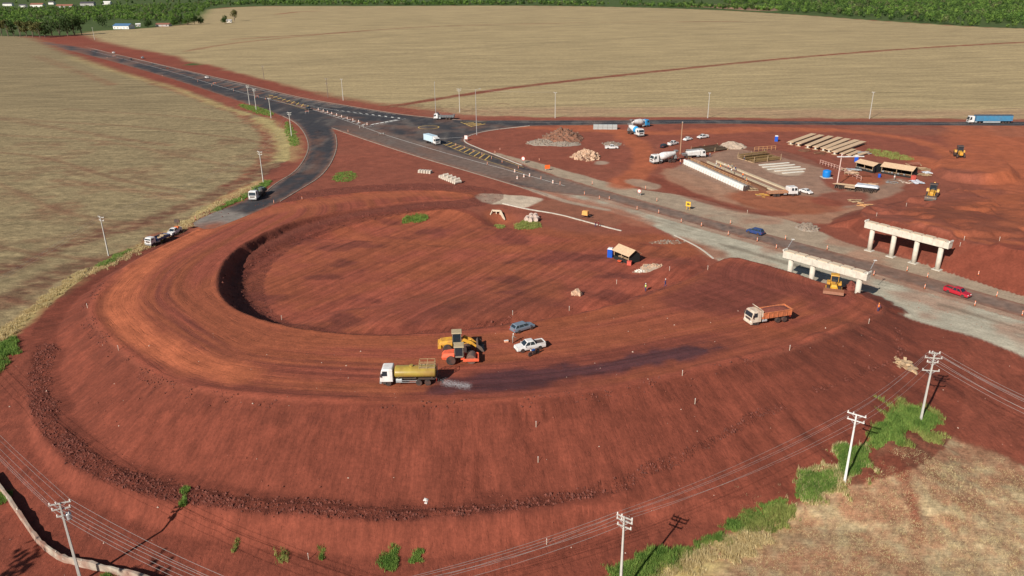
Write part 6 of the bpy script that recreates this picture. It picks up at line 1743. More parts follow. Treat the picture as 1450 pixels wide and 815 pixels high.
POSES = [body_mesh(dict(stride=0, arms=.06)), body_mesh(dict(stride=.2, arms=.1)), body_mesh(dict(stride=.05, lean=.12, arms=.32, arm2=.8))]


def person(label, u, v, rz, pose, shirt, trousers, helmet=None, vest=None, group=None, dz=0.0, at_p=None):
    me = POSES[pose].copy(); p = at_p or place(u, v, dz)
    o = bpy.data.objects.new('person', me); COL.objects.link(o); o.location = p; o.rotation_euler = (0, 0, rz)
    me.materials.clear()
    for m in (SKIN, shirt, trousers, SHOE): me.materials.append(m)
    for f in me.polygons:
        c = f.center; arm = abs(c.y) > .185
        f.material_index = 0 if c.z > 1.49 else 3 if c.z < .10 else (0 if c.z < (.95 if pose != 2 else 1.02) else 1) if (arm and c.z > .70 and abs(c.y) > .19) else 2 if c.z < .98 else 1
    prop(o, label, 'person', group)
    lx = [0, 0, .12][pose]
    for s in (-1, 1): MB().lathe([(.002, -.012), (.011, -.006), (.013, 0), (.011, .006), (.002, .012)], (lx + .108, s * .032, 1.672), 'x', 8).build('eye', mat('eye', (.02, .015, .01), .3), o)
    if helmet: MB().lathe([(.105, 0), (.13, -.005), (.13, .01), (.108, .02), (.10, .08), (.06, .125), (.01, .135)], (lx + .02, 0, 1.70), 'z', 14).build('helmet', helmet, o, smooth=True)
    else: MB().lathe([(.095, -.04), (.10, 0), (.09, .05), (.05, .085), (.01, .095)], (lx + .005, 0, 1.715), 'z', 12).build('hair', mat('dark_hair', (.015, .012, .01), .8), o, smooth=True)
    if vest:
        rg = [[(lx * k + a * math.cos(t), b * math.sin(t), z) for t in [2 * math.pi * i / 14 for i in range(14)]] for z, a, b, k in ((.93, .165, .185, 0), (1.15, .15, .175, .3), (1.36, .165, .20, .7), (1.47, .10, .15, .95))]
        MB().loft(rg).build('vest', vest, o, smooth=True)
    return o


HV = mat('orange_vest', (.85, .20, .03), .7, var=.05); GV = mat('lime_vest', (.55, .62, .12), .7, var=.05); NAVY = mat('navy_cloth', (.02, .045, .16), .85, var=.1); GRYC = mat('grey_cloth', (.30, .28, .24), .85); WHC = mat('white_cloth', (.68, .66, .62), .85); MARC = mat('dark_red_cloth', (.20, .03, .03), .85); HW = mat('white_helmet', (.75, .75, .72), .4); HY = mat('yellow_helmet', (.75, .50, .05), .4); HO = mat('orange_helmet', (.8, .25, .04), .4)
person('person in grey work clothes standing behind the pickup and estate car', 726, 486, R(20), 2, GRYC, GRYC, HW)
person('person in a lime vest and dark blue trousers on the ramp edge', 914, 412, R(-120), 1, NAVY, NAVY, HW, GV)
person('person in navy blue overalls walking on the ramp edge', 942, 406, R(160), 1, NAVY, NAVY, HW)
person('person in an orange vest and helmet at the tip of the earth fill', 1243, 441, R(-100), 0, NAVY, NAVY, HO, HV)
person('person in dark red clothes at the kerb end, left of two', 843, 321, R(-60), 2, MARC, NAVY)
person('person in dark red clothes at the kerb end, right of two', 847.5, 321.5, R(120), 2, MARC, MARC)
YP = [(963, 232.5, 'beside the white mixer at the head of the casting bed', HV, WHC), (997, 221.5, 'left of two right of the pump truck', None, WHC), (1005, 222, 'right of two right of the pump truck', None, GRYC),
      (1014, 236, 'topmost of the crew on the casting beds', None, WHC), (1020, 238.5, 'second down of the crew on the casting beds', GV, NAVY), (1026, 237.5, 'third along in the crew beyond the beds', None, WHC), (1031, 240, 'fourth along in the crew beyond the beds', HV, WHC),
      (1036, 239, 'fifth along in the crew beyond the beds', None, GRYC), (1041, 242, 'last of the crew beyond the beds, dark clothed', None, NAVY), (1012, 241, 'in navy beside an orange crew mate on the bed', None, NAVY), (1019, 245, 'orange clad, in the middle of the white casting bed', HV, MATS['orange_vest']),
      (1035, 250, 'white clad, alone on the casting bed walkway', None, WHC), (1051, 257, 'orange clad, left of the pair at the bed end', HV, MATS['orange_vest']), (1057, 259, 'orange clad, right of the pair at the bed end', HV, WHC), (1054, 227, 'at the left end of the brown bar rack', None, GRYC), (1266, 255, 'standing before the longer yard shed', None, WHC)]
for i, (u, v, l, vest, sh) in enumerate(YP):
    up = (0, 1.2)[i in (10, 11, 12)]
    person('person in the yard, ' + l, u, v, R(37 * i), (0, 2, 1)[i % 3], sh, (NAVY, GRYC)[i % 2], (HW, HY, HO)[i % 3], vest, 'workers in the casting yard', up)

# ------------------------------------------------------------------ posts, drums, signs
def first_post(m_a, m_b, name):
    r = root(name, None, None, (0, 0, -500))
    MB().lathe([(.02, 0), (.24, 0), (.22, .07), (.09, .09), (.02, .09)], n=12).build('base', RUB, r)
    b = MB()
    b.lathe([(.02, .08), (.10, .08), (.085, 1.12), (.05, 1.18), (.02, 1.18)], n=12); b.tube((0, 0, 1.15), (0, 0, 1.25), .05); tb = b.build('tube', m_a, r)
    c = MB(); c.lathe([(.09, .45), (.103, .45), (.10, .62), (.085, .62)], n=12); c.lathe([(.085, .82), (.097, .82), (.094, .99), (.08, .99)], n=12); c.build('reflective_band', m_b, tb)
    return r


pst = first_post(SAFO, SAFW, 'traffic_post')
drum = root('traffic_drum', None, None, (0, 0, -500))
b = MB().lathe([(.02, 0), (.38, 0), (.38, .12), (.29, .14), (.27, .5), (.25, .52), (.24, 1.02), (.18, 1.08), (.02, 1.08)], n=14).build('drum_body', SAFW, drum)
MB().lathe([(.28, .28), (.295, .28), (.287, .44), (.27, .44)], n=14).build('stripe', SAFO, b); MB().lathe([(.245, .68), (.258, .68), (.254, .84), (.24, .84)], n=14).build('stripe', SAFO, b); MB().box(-.05, .05, -.14, .14, 1.06, 1.2).build('handle', SAFW, drum); drum.scale = (.85, .85, .85); pst.scale = (.9, .9, .9)
ROWS = [(pst, 'orange and white traffic post, %s from the left along the yellow hatching', 'posts along the yellow hatching', [(645.5, 206.5), (657.5, 210.5), (670, 215), (682.5, 220), (696, 225), (711, 230.5)]),
        (pst, 'orange traffic post, %s from the left on the near lane edge above the gravel', 'posts on the near lane edge', [(690, 233), (734, 238.5), (766, 254), (793, 261.5), (827.5, 276), (848.6, 282), (862.6, 283), (902, 297), (932.6, 302), (964.5, 315), (993, 320.5), (1031, 333), (1072, 342), (1099, 352), (1237, 390), (1309, 409), (1380, 433), (1447, 447)]),
        (pst, 'orange traffic post, %s from the left on the far gravel shoulder', 'posts on the far gravel shoulder', [(701, 217), (708, 213), (763.6, 228), (838.6, 261), (914, 268), (930, 285), (1034, 317), (1112, 339), (1171, 353.5), (1284, 384), (1313, 393), (1385, 390), (1411, 420)]),
        (drum, 'white traffic drum, %s from the left of the group on the brown lanes', 'white drums on the brown lanes', [(729, 243.5), (732.5, 253), (742, 250.5), (750, 249.5), (783, 259)]),
        (drum, 'white traffic drum, %s from the left in the chevron median', 'drums in the chevron median', [(451, 155.5), (458, 157.5), (464, 159.3), (470, 161), (477, 163.3), (484, 165.7), (492, 168.2), (500, 170.5), (508, 172.8), (520, 176.5)]),
        (pst, 'small orange post, %s from the left along the slip road', 'posts along the slip road', [(493, 187), (277, 311), (343, 285), (388, 288), (428, 283)])]
ROWS[0:0] = [(pst, 'traffic post, %s from the left along the far carriageway edge', 'posts along the far carriageway', [(128, 72), (152, 82), (230, 108), (280, 116), (300, 122), (331, 129), (376, 141)])]
used = set()
for src, lab, grp, pts in ROWS:
    for i, (u, v) in enumerate(pts):
        loc = place(u, v, .03); l = lab % ORD[i]
        if src.name not in used:
            used.add(src.name); src.location = loc; prop(src, l, 'traffic post' if src is pst else 'traffic drum', grp)
        else: twin(src, loc, random.random() * 6, l, grp)
# white posts and drums also stand at the yard road


def board_sign(label, u, v, rz, w, h, zb, face, frame, shape='rect', name='road_sign', edge=None):
    r = root(name, label, 'road sign', place(u, v), rz); b = MB()
    for s in (-1, 1): b.tube((0, s * w * .3, 0), (0, s * w * .3, zb + h * .5), .035); b.tube((-.5, s * w * .3, 0), (0, s * w * .3, zb + h * .4), .03)
    b.build('stand', frame, r)
    if shape == 'round':
        if edge: MB().lathe([(.02, .03), (w / 2 * 1.0, .03), (w / 2, .06), (.02, .06)], (0, 0, zb + h / 2), 'x', 20).build('rim', edge, r)
        f = MB().lathe([(.02, .0605), (w / 2 * .8, .0605), (w / 2 * .8, .08), (.02, .08)], (0, 0, zb + h / 2), 'x', 20).build('face', face, r)
    else:
        if edge: MB().box(.03, .06, -w / 2, w / 2, zb, zb + h).build('rim', edge, r)
        f = MB().box(.062, .08, -w / 2 + .06, w / 2 - .06, zb + .06, zb + h - .06).build('face', face, r)
    return r


REDS = mat('sign_red', (.60, .04, .03), .5, var=.05); BLK = mat('sign_black', (.02, .02, .02), .6); YLS = mat('sign_yellow', (.80, .45, .03), .5, var=.05); ORS = mat('sign_orange', (.88, .16, .03), .5, var=.05)
board_sign('red rimmed white sign on the tip of the traffic island', 660, 199, R(-110), 1.4, 1.6, .6, SAFW, GALV, 'rect', edge=REDS)
board_sign('round white sign on a tripod on the far shoulder', 741, 231, R(-120), 1.5, 1.5, 1.0, SAFW, GALV, 'round', edge=REDS)
board_sign('large orange sign on a stand on the far shoulder', 775, 241, R(-75), 2.0, 1.5, .5, ORS, SAFW, 'rect')
board_sign('round red rimmed sign on a tripod farther along the shoulder', 905, 277, R(-120), 1.2, 1.2, .9, SAFW, GALV, 'round', edge=REDS)
r = board_sign('tall yellow arrow board on the shoulder gravel', 974, 297, R(-120), 1.5, 1.5, 1.0, YLS, YLS, 'rect')
MB().add([(.085, -.5, 1.75), (.085, .1, 2.2), (.085, .1, 1.9), (.085, .55, 1.9), (.085, .55, 1.6), (.085, .1, 1.6), (.085, .1, 1.3)], [(0, 6, 5, 4, 3, 2, 1)]).build('arrow', BLK, r)
r = root('road_machine', 'orange and tan machine box on legs parked on the brown apron', 'machine', place(829, 308), R(-30)); MB().box(-.9, .9, -.7, .7, .8, 2.0, .1, .1).build('housing', mat('light_orange_paint', (.75, .36, .10), .5, dust=.2), r, .06)
b = MB()
for x in (-.75, .75):
    for y in (-.55, .55): b.tube((x, y, 0), (x, y, .85), .07)
b.build('leg', DARKM, r); MB().tube((.9, 0, 1.0), (2.0, 0, .5), .06).build('drawbar', DARKM, r); MB().lathe([(.02, 0), (.08, 0), (.06, .5), (.02, .5)], (-.4, .3, 2.0), 'z', 8).build('exhaust', DARKM, r)


def barricade(label, u, v, rz, w, face, edge):
    r = root('barricade', label, 'barricade', place(u, v, .03), rz, 'barricades on the carriageways'); b = MB()
    for s in (-1, 1): b.tube((-.35, s * w * .42, 0), (0, s * w * .42, 1.15), .04); b.tube((.35, s * w * .42, 0), (0, s * w * .42, 1.15), .04)
    b.build('legs', edge, r)
    bd = MB().box(-.03, .03, -w / 2, w / 2, .75, 1.2).build('board', face, r); c = MB()
    for i in range(4):
        y = -w / 2 + w * (i + .25) / 4; c.add([(.034, y, .76), (.034, y + w * .12, .76), (.034, y + w * .12 + .2, 1.19), (.034, y + .2, 1.19)], [(0, 1, 2, 3)]); c.add([(-.034, y, .76), (-.034, y + w * .12, .76), (-.034, y + w * .12 + .2, 1.19), (-.034, y + .2, 1.19)], [(3, 2, 1, 0)])
    c.build('diagonal_stripe', edge, bd)


barricade('black and white barricade nearest the box truck', 541, 192, R(-60), 2.6, SAFW, BLK)
barricade('black and white barricade at the tip of the chevrons', 512, 181, R(-60), 2.2, BLK, SAFW)
barricade('orange barricade just below the dark car', 435, 160, R(-50), 2.0, ORS, SAFW)
barricade('pale barricade frame on the near far lanes left of the poles', 329, 128, R(-50), 2.6, SAFW, BLK)
barricade('orange barricade on the far median left of the white car', 238, 98, R(-50), 2.6, ORS, BLK)
barricade('small white barricade left of the pale frame', 304, 119, R(-50), 1.8, SAFW, ORS)
barricade('small white barricade right of the pale frame', 364, 138, R(-50), 1.8, SAFW, ORS)
barricade('pale barricade farthest along the far road', 162, 80, R(-50), 2.4, SAFW, ORS)
r = root('survey_stand', 'orange and white survey box on the ramp by the standing man', 'box', place(717, 484.5), .3); MB().box(-.35, .35, -.2, .2, .02, .3).build('case', mat('pale_orange_plastic', (.80, .38, .22), .5), r, .04); MB().box(-.37, .37, -.22, .22, .3, .36).build('lid', SAFW, r, .02)

# survey stakes
stk_ = [(124, 436), (168, 496), (399, 453), (726, 446), (759, 605), (966, 532), (984, 572), (1118, 496), (1230, 458), (873, 402), (948, 383), (1002, 382), (1359, 349), (1365, 340), (1415, 341), (1241, 306), (762, 655), (437, 792), (774, 771), (806, 440), (1058, 302), (1283, 292)]
s0 = None
for i, (u, v) in enumerate(stk_):
    loc = place(u, v, -.1)
    if s0 is None:
        s0 = root('survey_stake', None, None, loc); MB().box(-.03, .03, -.03, .03, 0, 1.1).build('stake', mat('pale_stake_wood', (.68, .60, .48), .8), s0); MB().box(-.035, .035, -.035, .035, .9, 1.1).build('painted_tip', SAFW, s0); o = s0
        prop(s0, 'x', 'stake')
    else: o = twin(s0, loc, random.random(), None)
    o['group'] = 'survey stakes'; o['label'] = 'thin pale wooden survey stake driven into the bare red earth'

# ------------------------------------------------------------------ loose clods
def lumps(name, pts, size, m, label):
    V = []; F_ = []
    base = np.array([(1, 0, 0), (-1, 0, 0), (0, 1, 0), (0, -1, 0), (0, 0, 1), (0, 0, -1)], float); fc = [(0, 2, 4), (2, 1, 4), (1, 3, 4), (3, 0, 4), (2, 0, 5), (1, 2, 5), (3, 1, 5), (0, 3, 5)]
    n = len(pts); s = size[0] * (size[1] / size[0]) ** (rng.random((n, 1, 1)) ** 2.2)
    vv = base[None] * s * rng.uniform(.55, 1.1, (n, 6, 3)); a = rng.uniform(0, 6.28, n); ca, sa = np.cos(a)[:, None], np.sin(a)[:, None]
    x = vv[:, :, 0] * ca - vv[:, :, 1] * sa; y = vv[:, :, 0] * sa + vv[:, :, 1] * ca
    vv = np.stack([x, y, vv[:, :, 2]], -1) + np.asarray(pts)[:, None, :]
    ff = (np.array(fc)[None] + (np.arange(n) * 6)[:, None, None]).reshape(-1, 3)
    o = mesh_np(name, vv.reshape(-1, 3), ff, m); prop(o, label, 'soil', kind='stuff'); return o


def pick(mask, n):
    i = np.flatnonzero(mask); w_ = mask[i] / mask[i].sum(); c = rng.choice(i, n, p=w_); p = PTS[c].copy(); p[:, :2] += rng.uniform(-.3, .3, (n, 2)); return p


CLOD = mat('clod_earth', (.15, .045, .03), .95, var=.45, scale=.8)
lumps('soil_clods', pick(np.where(bm > .3, bm, 0) * (Y < 150), 5200), (.05, .34), CLOD, 'dark loose clods along the bench of the embankment')
lumps('soil_clods', pick((ib > .3) * 1.0, 1500), (.06, .4), CLOD, 'loose clods on the inner bank of the pit')
lumps('soil_clods', pick(((ot > .3) | ((Y < 150) & (de > 0))) * (mn < .2) * (Y > 72) * (np.abs(X) < 90) * 1.0 * (fbm(X / 7, Y / 7, 121, 3) > .55), 1600), (.04, .17), mat('slope_clod_earth', (.22, .065, .04), .95, var=.35, scale=.8), 'small clods scattered on the red slopes')
lumps('soil_clods', pick((de > -.6) * (de < 1.6) * (KK < NOUT) * (Y < 160) * (X < 40) * 1.0 * (fbm(X / 4, Y / 4, 123, 3) > .48), 1300), (.05, .3), CLOD, 'crumbled clods along the crest of the embankment')
lumps('pale_stones', pick((Y < 135) * (Y > 72) * (mn < .2) * (de > -25) * (np.abs(X) < 95) * 1.0, 150), (.06, .22), mat('pale_stone', (.52, .38, .30), .9), 'pale stones scattered over the red earth')

# ------------------------------------------------------------------ grass and straw
def tufts(name, pts, h, m, label, spread=.35, blades=5, w_=.05):
    n = len(pts); V = np.zeros((n, blades, 3, 3)); P = np.asarray(pts)[:, None, :] + np.concatenate([rng.uniform(-.2, .2, (n, blades, 2)), np.zeros((n, blades, 1))], 2)
    a = rng.uniform(0, 6.28, (n, blades)); hh = h * rng.uniform(.5, 1.1, (n, blades)) * (.45 + 1.1 * fbm(P[:, :, 0] / 1.3, P[:, :, 1] / 1.3, 133, 3)); d = np.stack([np.cos(a), np.sin(a), 0 * a], -1); t = np.stack([-np.sin(a), np.cos(a), 0 * a], -1)
    V[:, :, 0] = P - t * w_ * h * 1.3; V[:, :, 1] = P + t * w_ * h * 1.3; V[:, :, 2] = P + d * (hh * spread)[..., None]; V[:, :, 2, 2] += hh
    V[:, :, :2, 2] -= .05
    F_ = np.arange(n * blades * 3).reshape(-1, 3); o = mesh_np(name, V.reshape(-1, 3), F_, m); prop(o, label, 'grass', kind='stuff'); return o


def scatter(px, n, z=0.0, wobble=1.2):
    L = survey(px, z, 2); lo, hi = L[:, :2].min(0), L[:, :2].max(0); out = []
    while len(out) < n:
        q = rng.uniform(lo, hi, (n * 3, 2)); d = sdf(q[:, 0], q[:, 1], L, 30) + (fbm(q[:, 0] / 1.8, q[:, 1] / 1.8, 131, 4) - .5) * wobble * 3.4
        q = q[d < -1.1 * rng.random(len(q)) ** 2 + .25]; out += list(q)
    out = np.array(out[:n]); return np.concatenate([out, height(out[:, 0], out[:, 1])[:, None]], 1)


LUSH = leaf_mat('lush_grass', (.09, .19, .035), (.28, .40, .09), .6); MEAD = leaf_mat('meadow_grass', (.18, .22, .05), (.40, .42, .13), .6); STRW = leaf_mat('dry_straw', (.48, .37, .17), (.76, .63, .36), .8)
tufts('grass', scatter([(1228, 640), (1245, 615), (1275, 594), (1310, 596), (1336, 606), (1320, 617), (1285, 624), (1265, 640), (1240, 650)], 3200, -2.5), .75, LUSH, 'lush green grass clump at the foot of the double armed pole')
tufts('grass', scatter([(1182, 668), (1200, 655), (1225, 660), (1232, 676), (1210, 690), (1188, 690)], 1500, -3.2), .8, LUSH, 'lush green grass round the white pole')
tufts('grass', scatter([(1115, 712), (1135, 692), (1165, 685), (1182, 692), (1170, 706), (1135, 718)], 1300, -3.4), .75, LUSH, 'green grass strip left of the white pole')
tufts('grass', scatter([(845, 822), (880, 795), (925, 776), (968, 772), (960, 784), (920, 802), (890, 825)], 2200, -3.8), .8, LUSH, 'green grass beside the pole at the bottom edge')
tufts('grass', scatter([(1178, 694), (1190, 682), (1228, 655), (1250, 640), (1240, 656), (1205, 690)], 500, -3, 1.5), .6, LUSH, 'green grass joining the two pole clumps')
tufts('grass', scatter([(1028, 742), (1040, 735), (1050, 742), (1040, 752)], 260, -3.5), .7, LUSH, 'small green tuft on the edge of the straw field'); tufts('grass', scatter([(1005, 762), (1020, 752), (1022, 764)], 160, -3.6), .6, LUSH, 'tiny green tuft on the edge of the straw field')
tufts('grass', scatter([(960, 782), (1030, 750), (1100, 722), (1118, 714), (1108, 724), (1040, 752), (975, 784)], 500, -3.6, 1.5), .5, MEAD, 'patchy green grass along the edge of the straw field')
for px, n, l in (([(1220, 650), (1245, 608), (1275, 590), (1315, 592), (1345, 608), (1320, 625), (1285, 632), (1240, 658)], 900, 'dry stems mixed into the clump at the double armed pole'), ([(1108, 722), (1130, 688), (1180, 676), (1205, 650), (1236, 662), (1215, 694), (1170, 712)], 1100, 'dry stems mixed into the grass round the white pole'),
                 ([(835, 826), (880, 790), (930, 770), (978, 766), (960, 792), (890, 830)], 900, 'dry stems mixed into the grass by the bottom edge pole')):
    tufts('dry_grass', scatter(px, n, -3.2, 2.2), .62, STRW if n == 1100 else MEAD, l); tufts('dry_grass', scatter(px, n, -3.2, 2.6), .5, MEAD, 'paler green blades among the ' + l)
tufts('grass', scatter([(880, 800), (960, 775), (1040, 738), (1110, 712), (1116, 718), (1045, 746), (965, 783), (890, 808)], 1500, -3.6, .8), .5, LUSH, 'narrow green strip along the foot of the earthworks')
tufts('dry_grass', scatter([(1050, 750), (1068, 735), (1095, 722), (1130, 720), (1120, 740), (1085, 752)], 1000, -3.5), .6, MEAD, 'yellow green grass on the corner of the straw field')
tufts('dry_grass', scatter([(900, 815), (960, 785), (1040, 752), (1100, 742), (1080, 770), (1000, 800), (940, 825)], 2400, -3.6, 2), .5, STRW, 'dry yellow straw along the field edge')
tufts('dry_grass', scatter([(1300, 625), (1345, 612), (1340, 625), (1310, 640)], 300, -2.5), .5, MEAD, 'thin green blades beyond the lush clump')
tufts('dry_grass', scatter([(930, 830), (1100, 740), (1250, 660), (1400, 650), (1500, 690), (1500, 830)], 14000, -3.2, 8), .13, STRW, 'cut straw lying over the lower right field', 2.2, 3, .10)
tufts('grass', scatter([(-15, 545), (0, 500), (18, 486), (30, 490), (22, 512), (5, 535)], 900, -1.5), .7, LUSH, 'green grass at the left edge by the embankment')
tufts('grass', scatter([(132, 380), (160, 364), (190, 352), (176, 364), (150, 378)], 700, -.2), .6, LUSH, 'green grass round the left verge pole')
tufts('grass', scatter([(285, 305), (320, 288), (352, 274), (372, 256), (388, 254), (380, 264), (350, 280), (310, 297)], 2200), .6, LUSH, 'long green grass strip beside the slip road')
tufts('grass', scatter([(402, 172), (410, 172), (422, 196), (424, 206), (414, 208), (406, 192)], 900), .7, LUSH, 'green grass on the bend of the slip road')
tufts('grass', scatter([(330, 146), (360, 150), (388, 158), (386, 166), (360, 160)], 1400), .7, LUSH, 'green grass under the three poles'); tufts('grass', scatter([(468, 256), (476, 243), (498, 242), (510, 250), (490, 258)], 900), .5, LUSH, 'green patch on the red triangle by the slip road')
tufts('grass', scatter([(566, 312), (580, 305), (606, 304), (606, 310), (586, 314)], 700, -1), .6, LUSH, 'green patch on the back bank of the pit')
tufts('grass', scatter([(698, 322), (706, 316), (716, 326), (712, 332)], 300, -1.5), .6, MEAD, 'weeds in front of the culvert'); tufts('grass', scatter([(724, 322), (742, 312), (765, 318), (768, 326), (740, 328)], 1100, -.5), .6, MEAD, 'weedy patch in front of the short pipes')
tufts('grass', scatter([(1222, 210), (1250, 212), (1290, 222), (1296, 228), (1262, 226), (1232, 218)], 900), .6, MEAD, 'dull green weeds behind the yard sheds')
for px, l in (([(528, 802), (540, 782), (560, 772), (566, 788), (552, 806)], 'larger bright green plant patch at the bottom of the slope'), ([(575, 796), (588, 778), (602, 780), (596, 792)], 'smaller bright green plant patch at the bottom of the slope'), ([(258, 738), (258, 714), (270, 708), (272, 728)], 'leaning green bush on the lower left slope'),
              ([(443, 786), (450, 774), (462, 776), (456, 790)], 'thin green tuft left of the plant patches'), ([(-8, 716), (4, 700), (14, 706), (8, 720)], 'green tuft beside the low wall'), ([(138, 818), (148, 806), (168, 812), (160, 822)], 'green tuft behind the low wall at the bottom edge'), ([(376, 790), (395, 770), (412, 772), (405, 796)], 'sparse pale weeds on the lower slope'), ([(325, 780), (335, 765), (342, 764), (335, 778)], 'thin pale stalks on the lower slope')):
    k = 420 if 'larger' in l else 60 if 'sparse' in l or 'thin' in l else 200
    tufts('grass', scatter(px, k, -3.8, 1.0), .55, LUSH if 'pale' not in l else MEAD, l)
for seg, n, z, l in (([(-30, 505), (0, 478), (60, 424), (125, 382), (130, 392), (65, 436), (5, 492), (-30, 520)], 2600, -1, 'dry yellow grass verge lower on the left'), ([(125, 382), (185, 354), (240, 328), (300, 289), (368, 257), (372, 262), (305, 297), (245, 336), (190, 362), (130, 392)], 3200, 0, 'dry yellow grass verge upper on the left')):
    tufts('dry_grass', scatter(seg, n, z, 1.6), .5, STRW, l)

# ------------------------------------------------------------------ trees
LE = [leaf_mat('dark_green_leaves', (.025, .05, .014), (.07, .11, .028), .25), leaf_mat('fresh_green_leaves', (.04, .10, .018), (.13, .20, .04), .25), leaf_mat('olive_leaves', (.07, .075, .02), (.17, .16, .055), .25), leaf_mat('blue_green_leaves', (.02, .06, .03), (.05, .12, .05), .25), leaf_mat('mixed_wood_leaves', (.045, .10, .022), (.15, .23, .05), .05)]
BARK = mat('bark', (.16, .12, .09), .9, var=.3)


def crown_np(n, rx, rz_, c, leaf, lobes):
    """leaf clumps spread through a few overlapping lobes"""
    k = rng.integers(0, len(lobes), n); L = np.array(lobes)[k]; u = rng.normal(size=(n, 3)); u /= np.linalg.norm(u, axis=1)[:, None]
    rad = rng.uniform(.45, 1, (n, 1)) ** .6; P = L[:, :3] + u * rad * L[:, 3:4] * np.array([1, 1, rz_])
    a = rng.normal(size=(n, 3)); a /= np.linalg.norm(a, axis=1)[:, None]; b = np.cross(a, u + .4 * rng.normal(size=(n, 3))); b /= np.linalg.norm(b, axis=1)[:, None] + 1e-9
    s = leaf * rng.uniform(.5, 1.2, (n, 1)); V = np.stack([P - a * s - b * s * .6, P + a * s - b * s * .6, P + a * s * .7 + b * s, P - a * s * .8 + b * s * .7], 1)
    return V.reshape(-1, 3)


def lobes_of(h, w_, trunk, n, flat=.8):
    l = [(0, 0, h - w_ * flat, w_ * .75)]
    for i in range(n):
        a = random.random() * 6.28; q = w_ * random.uniform(.35, .75); l.append((q * math.cos(a), q * math.sin(a), trunk + (h - trunk) * random.uniform(.3, .85), w_ * random.uniform(.35, .6)))
    return l


def tree(label, u, v, h, w_, m, group, n=420, trunk=None, name='tree', nl=7, leaf=.55, p=None, zf=.85):
    p = p or place(u, v, -.2); r = root(name, label, 'tree', p, random.random() * 6, group); trunk = trunk or h * .22
    lb = lobes_of(h, w_, trunk, nl)
    b = MB(); b.tube((0, 0, -.3), (.1, 0, trunk), .028 * h, .02 * h, 8); b.tube((.1, 0, trunk), (0, 0, h * .75), .02 * h, .006 * h, 7)
    for x, y, z, q in lb[1:5]: b.tube((.05, 0, trunk * random.uniform(.8, 1.3)), (x, y, z), .011 * h, .004 * h, 6)
    b.build('trunk', BARK, r)
    V = crown_np(int(n * 1.6), 1, zf, 0, leaf, lb); mesh_np('crown', V, np.arange(len(V)).reshape(-1, 4), m, r)
    return r


WG = 'trees of the windbreak beside the far road'
wb_ = [(-6, 51, 13, 4, 2), (3, 51, 14, 4.2, 2), (12, 51.5, 15, 4, 2), (20, 51.5, 13, 4.2, 0), (29, 52, 14, 4, 2), (38, 52, 13, 4, 2), (47, 52.5, 14, 4.2, 2), (57, 53, 14, 4.6, 2), (64, 53, 12, 4.5, 0), (74, 51, 15, 6, 0), (85, 51, 17, 7, 0), (96, 50.5, 17, 7, 0), (106, 50, 17, 7.2, 0), (116, 49, 16, 6.2, 0)]
kinds = {0: 'dark full crowned tree', 1: 'fresh green tree', 2: 'olive thin crowned tree', 3: 'bluish green tree'}
for i, (u, v, h, w_, k) in enumerate(wb_):
    tree('%s, %s from the left in the windbreak row' % (kinds[k], ORD[i]), u, v, h * 1.4, w_ * 1.2, LE[k], WG, 520, h * (.16 if k == 2 else .06), nl=10, zf=1.0)
SG2 = 'single trees near the farm buildings'
for u, v, h, w_, k, l in ((146, 38, 14, 8.5, 0, 'dark dome shaped tree left of the blue roofed barn'), (210, 38, 9, 6, 0, 'low dark tree right of the blue roofed barn'), (256, 35, 11, 7, 0, 'dark tree left of the clump at the field corner'), (266, 35, 13, 7, 1, 'tallest fresh green tree of the field corner clump'),
                          (276, 34.5, 12, 6, 0, 'dark tree right of middle in the field corner clump'), (285, 34, 10, 5.5, 0, 'dark tree at the right end of the field corner clump'), (246, 36, 9, 5.5, 1, 'green tree at the left end of the field corner clump'), (319, 33, 10, 6, 0, 'dark round tree beside the lone field hut'), (332, 30, 17, 6.5, 2, 'pale tall tree beside the lone field hut')):
    tree(l, u, v, h, w_, LE[k], SG2, 420, h * .07, nl=9, zf=1.0)
# two tall trees below the frame whose loose shade falls on the lower left earth
for (u, v), s in (((58, 772), 42), ((232, 792), 44)):
    g = gp(u, v); q = Vector(g) - sdir * s
    tree('tall thin crowned tree standing out of view below the slope', 0, 0, q.z + 6.0 + 1.5, 3.2, LE[2], 'trees outside the view', 150, 8, p=(q.x, q.y, -6.0), leaf=.4)


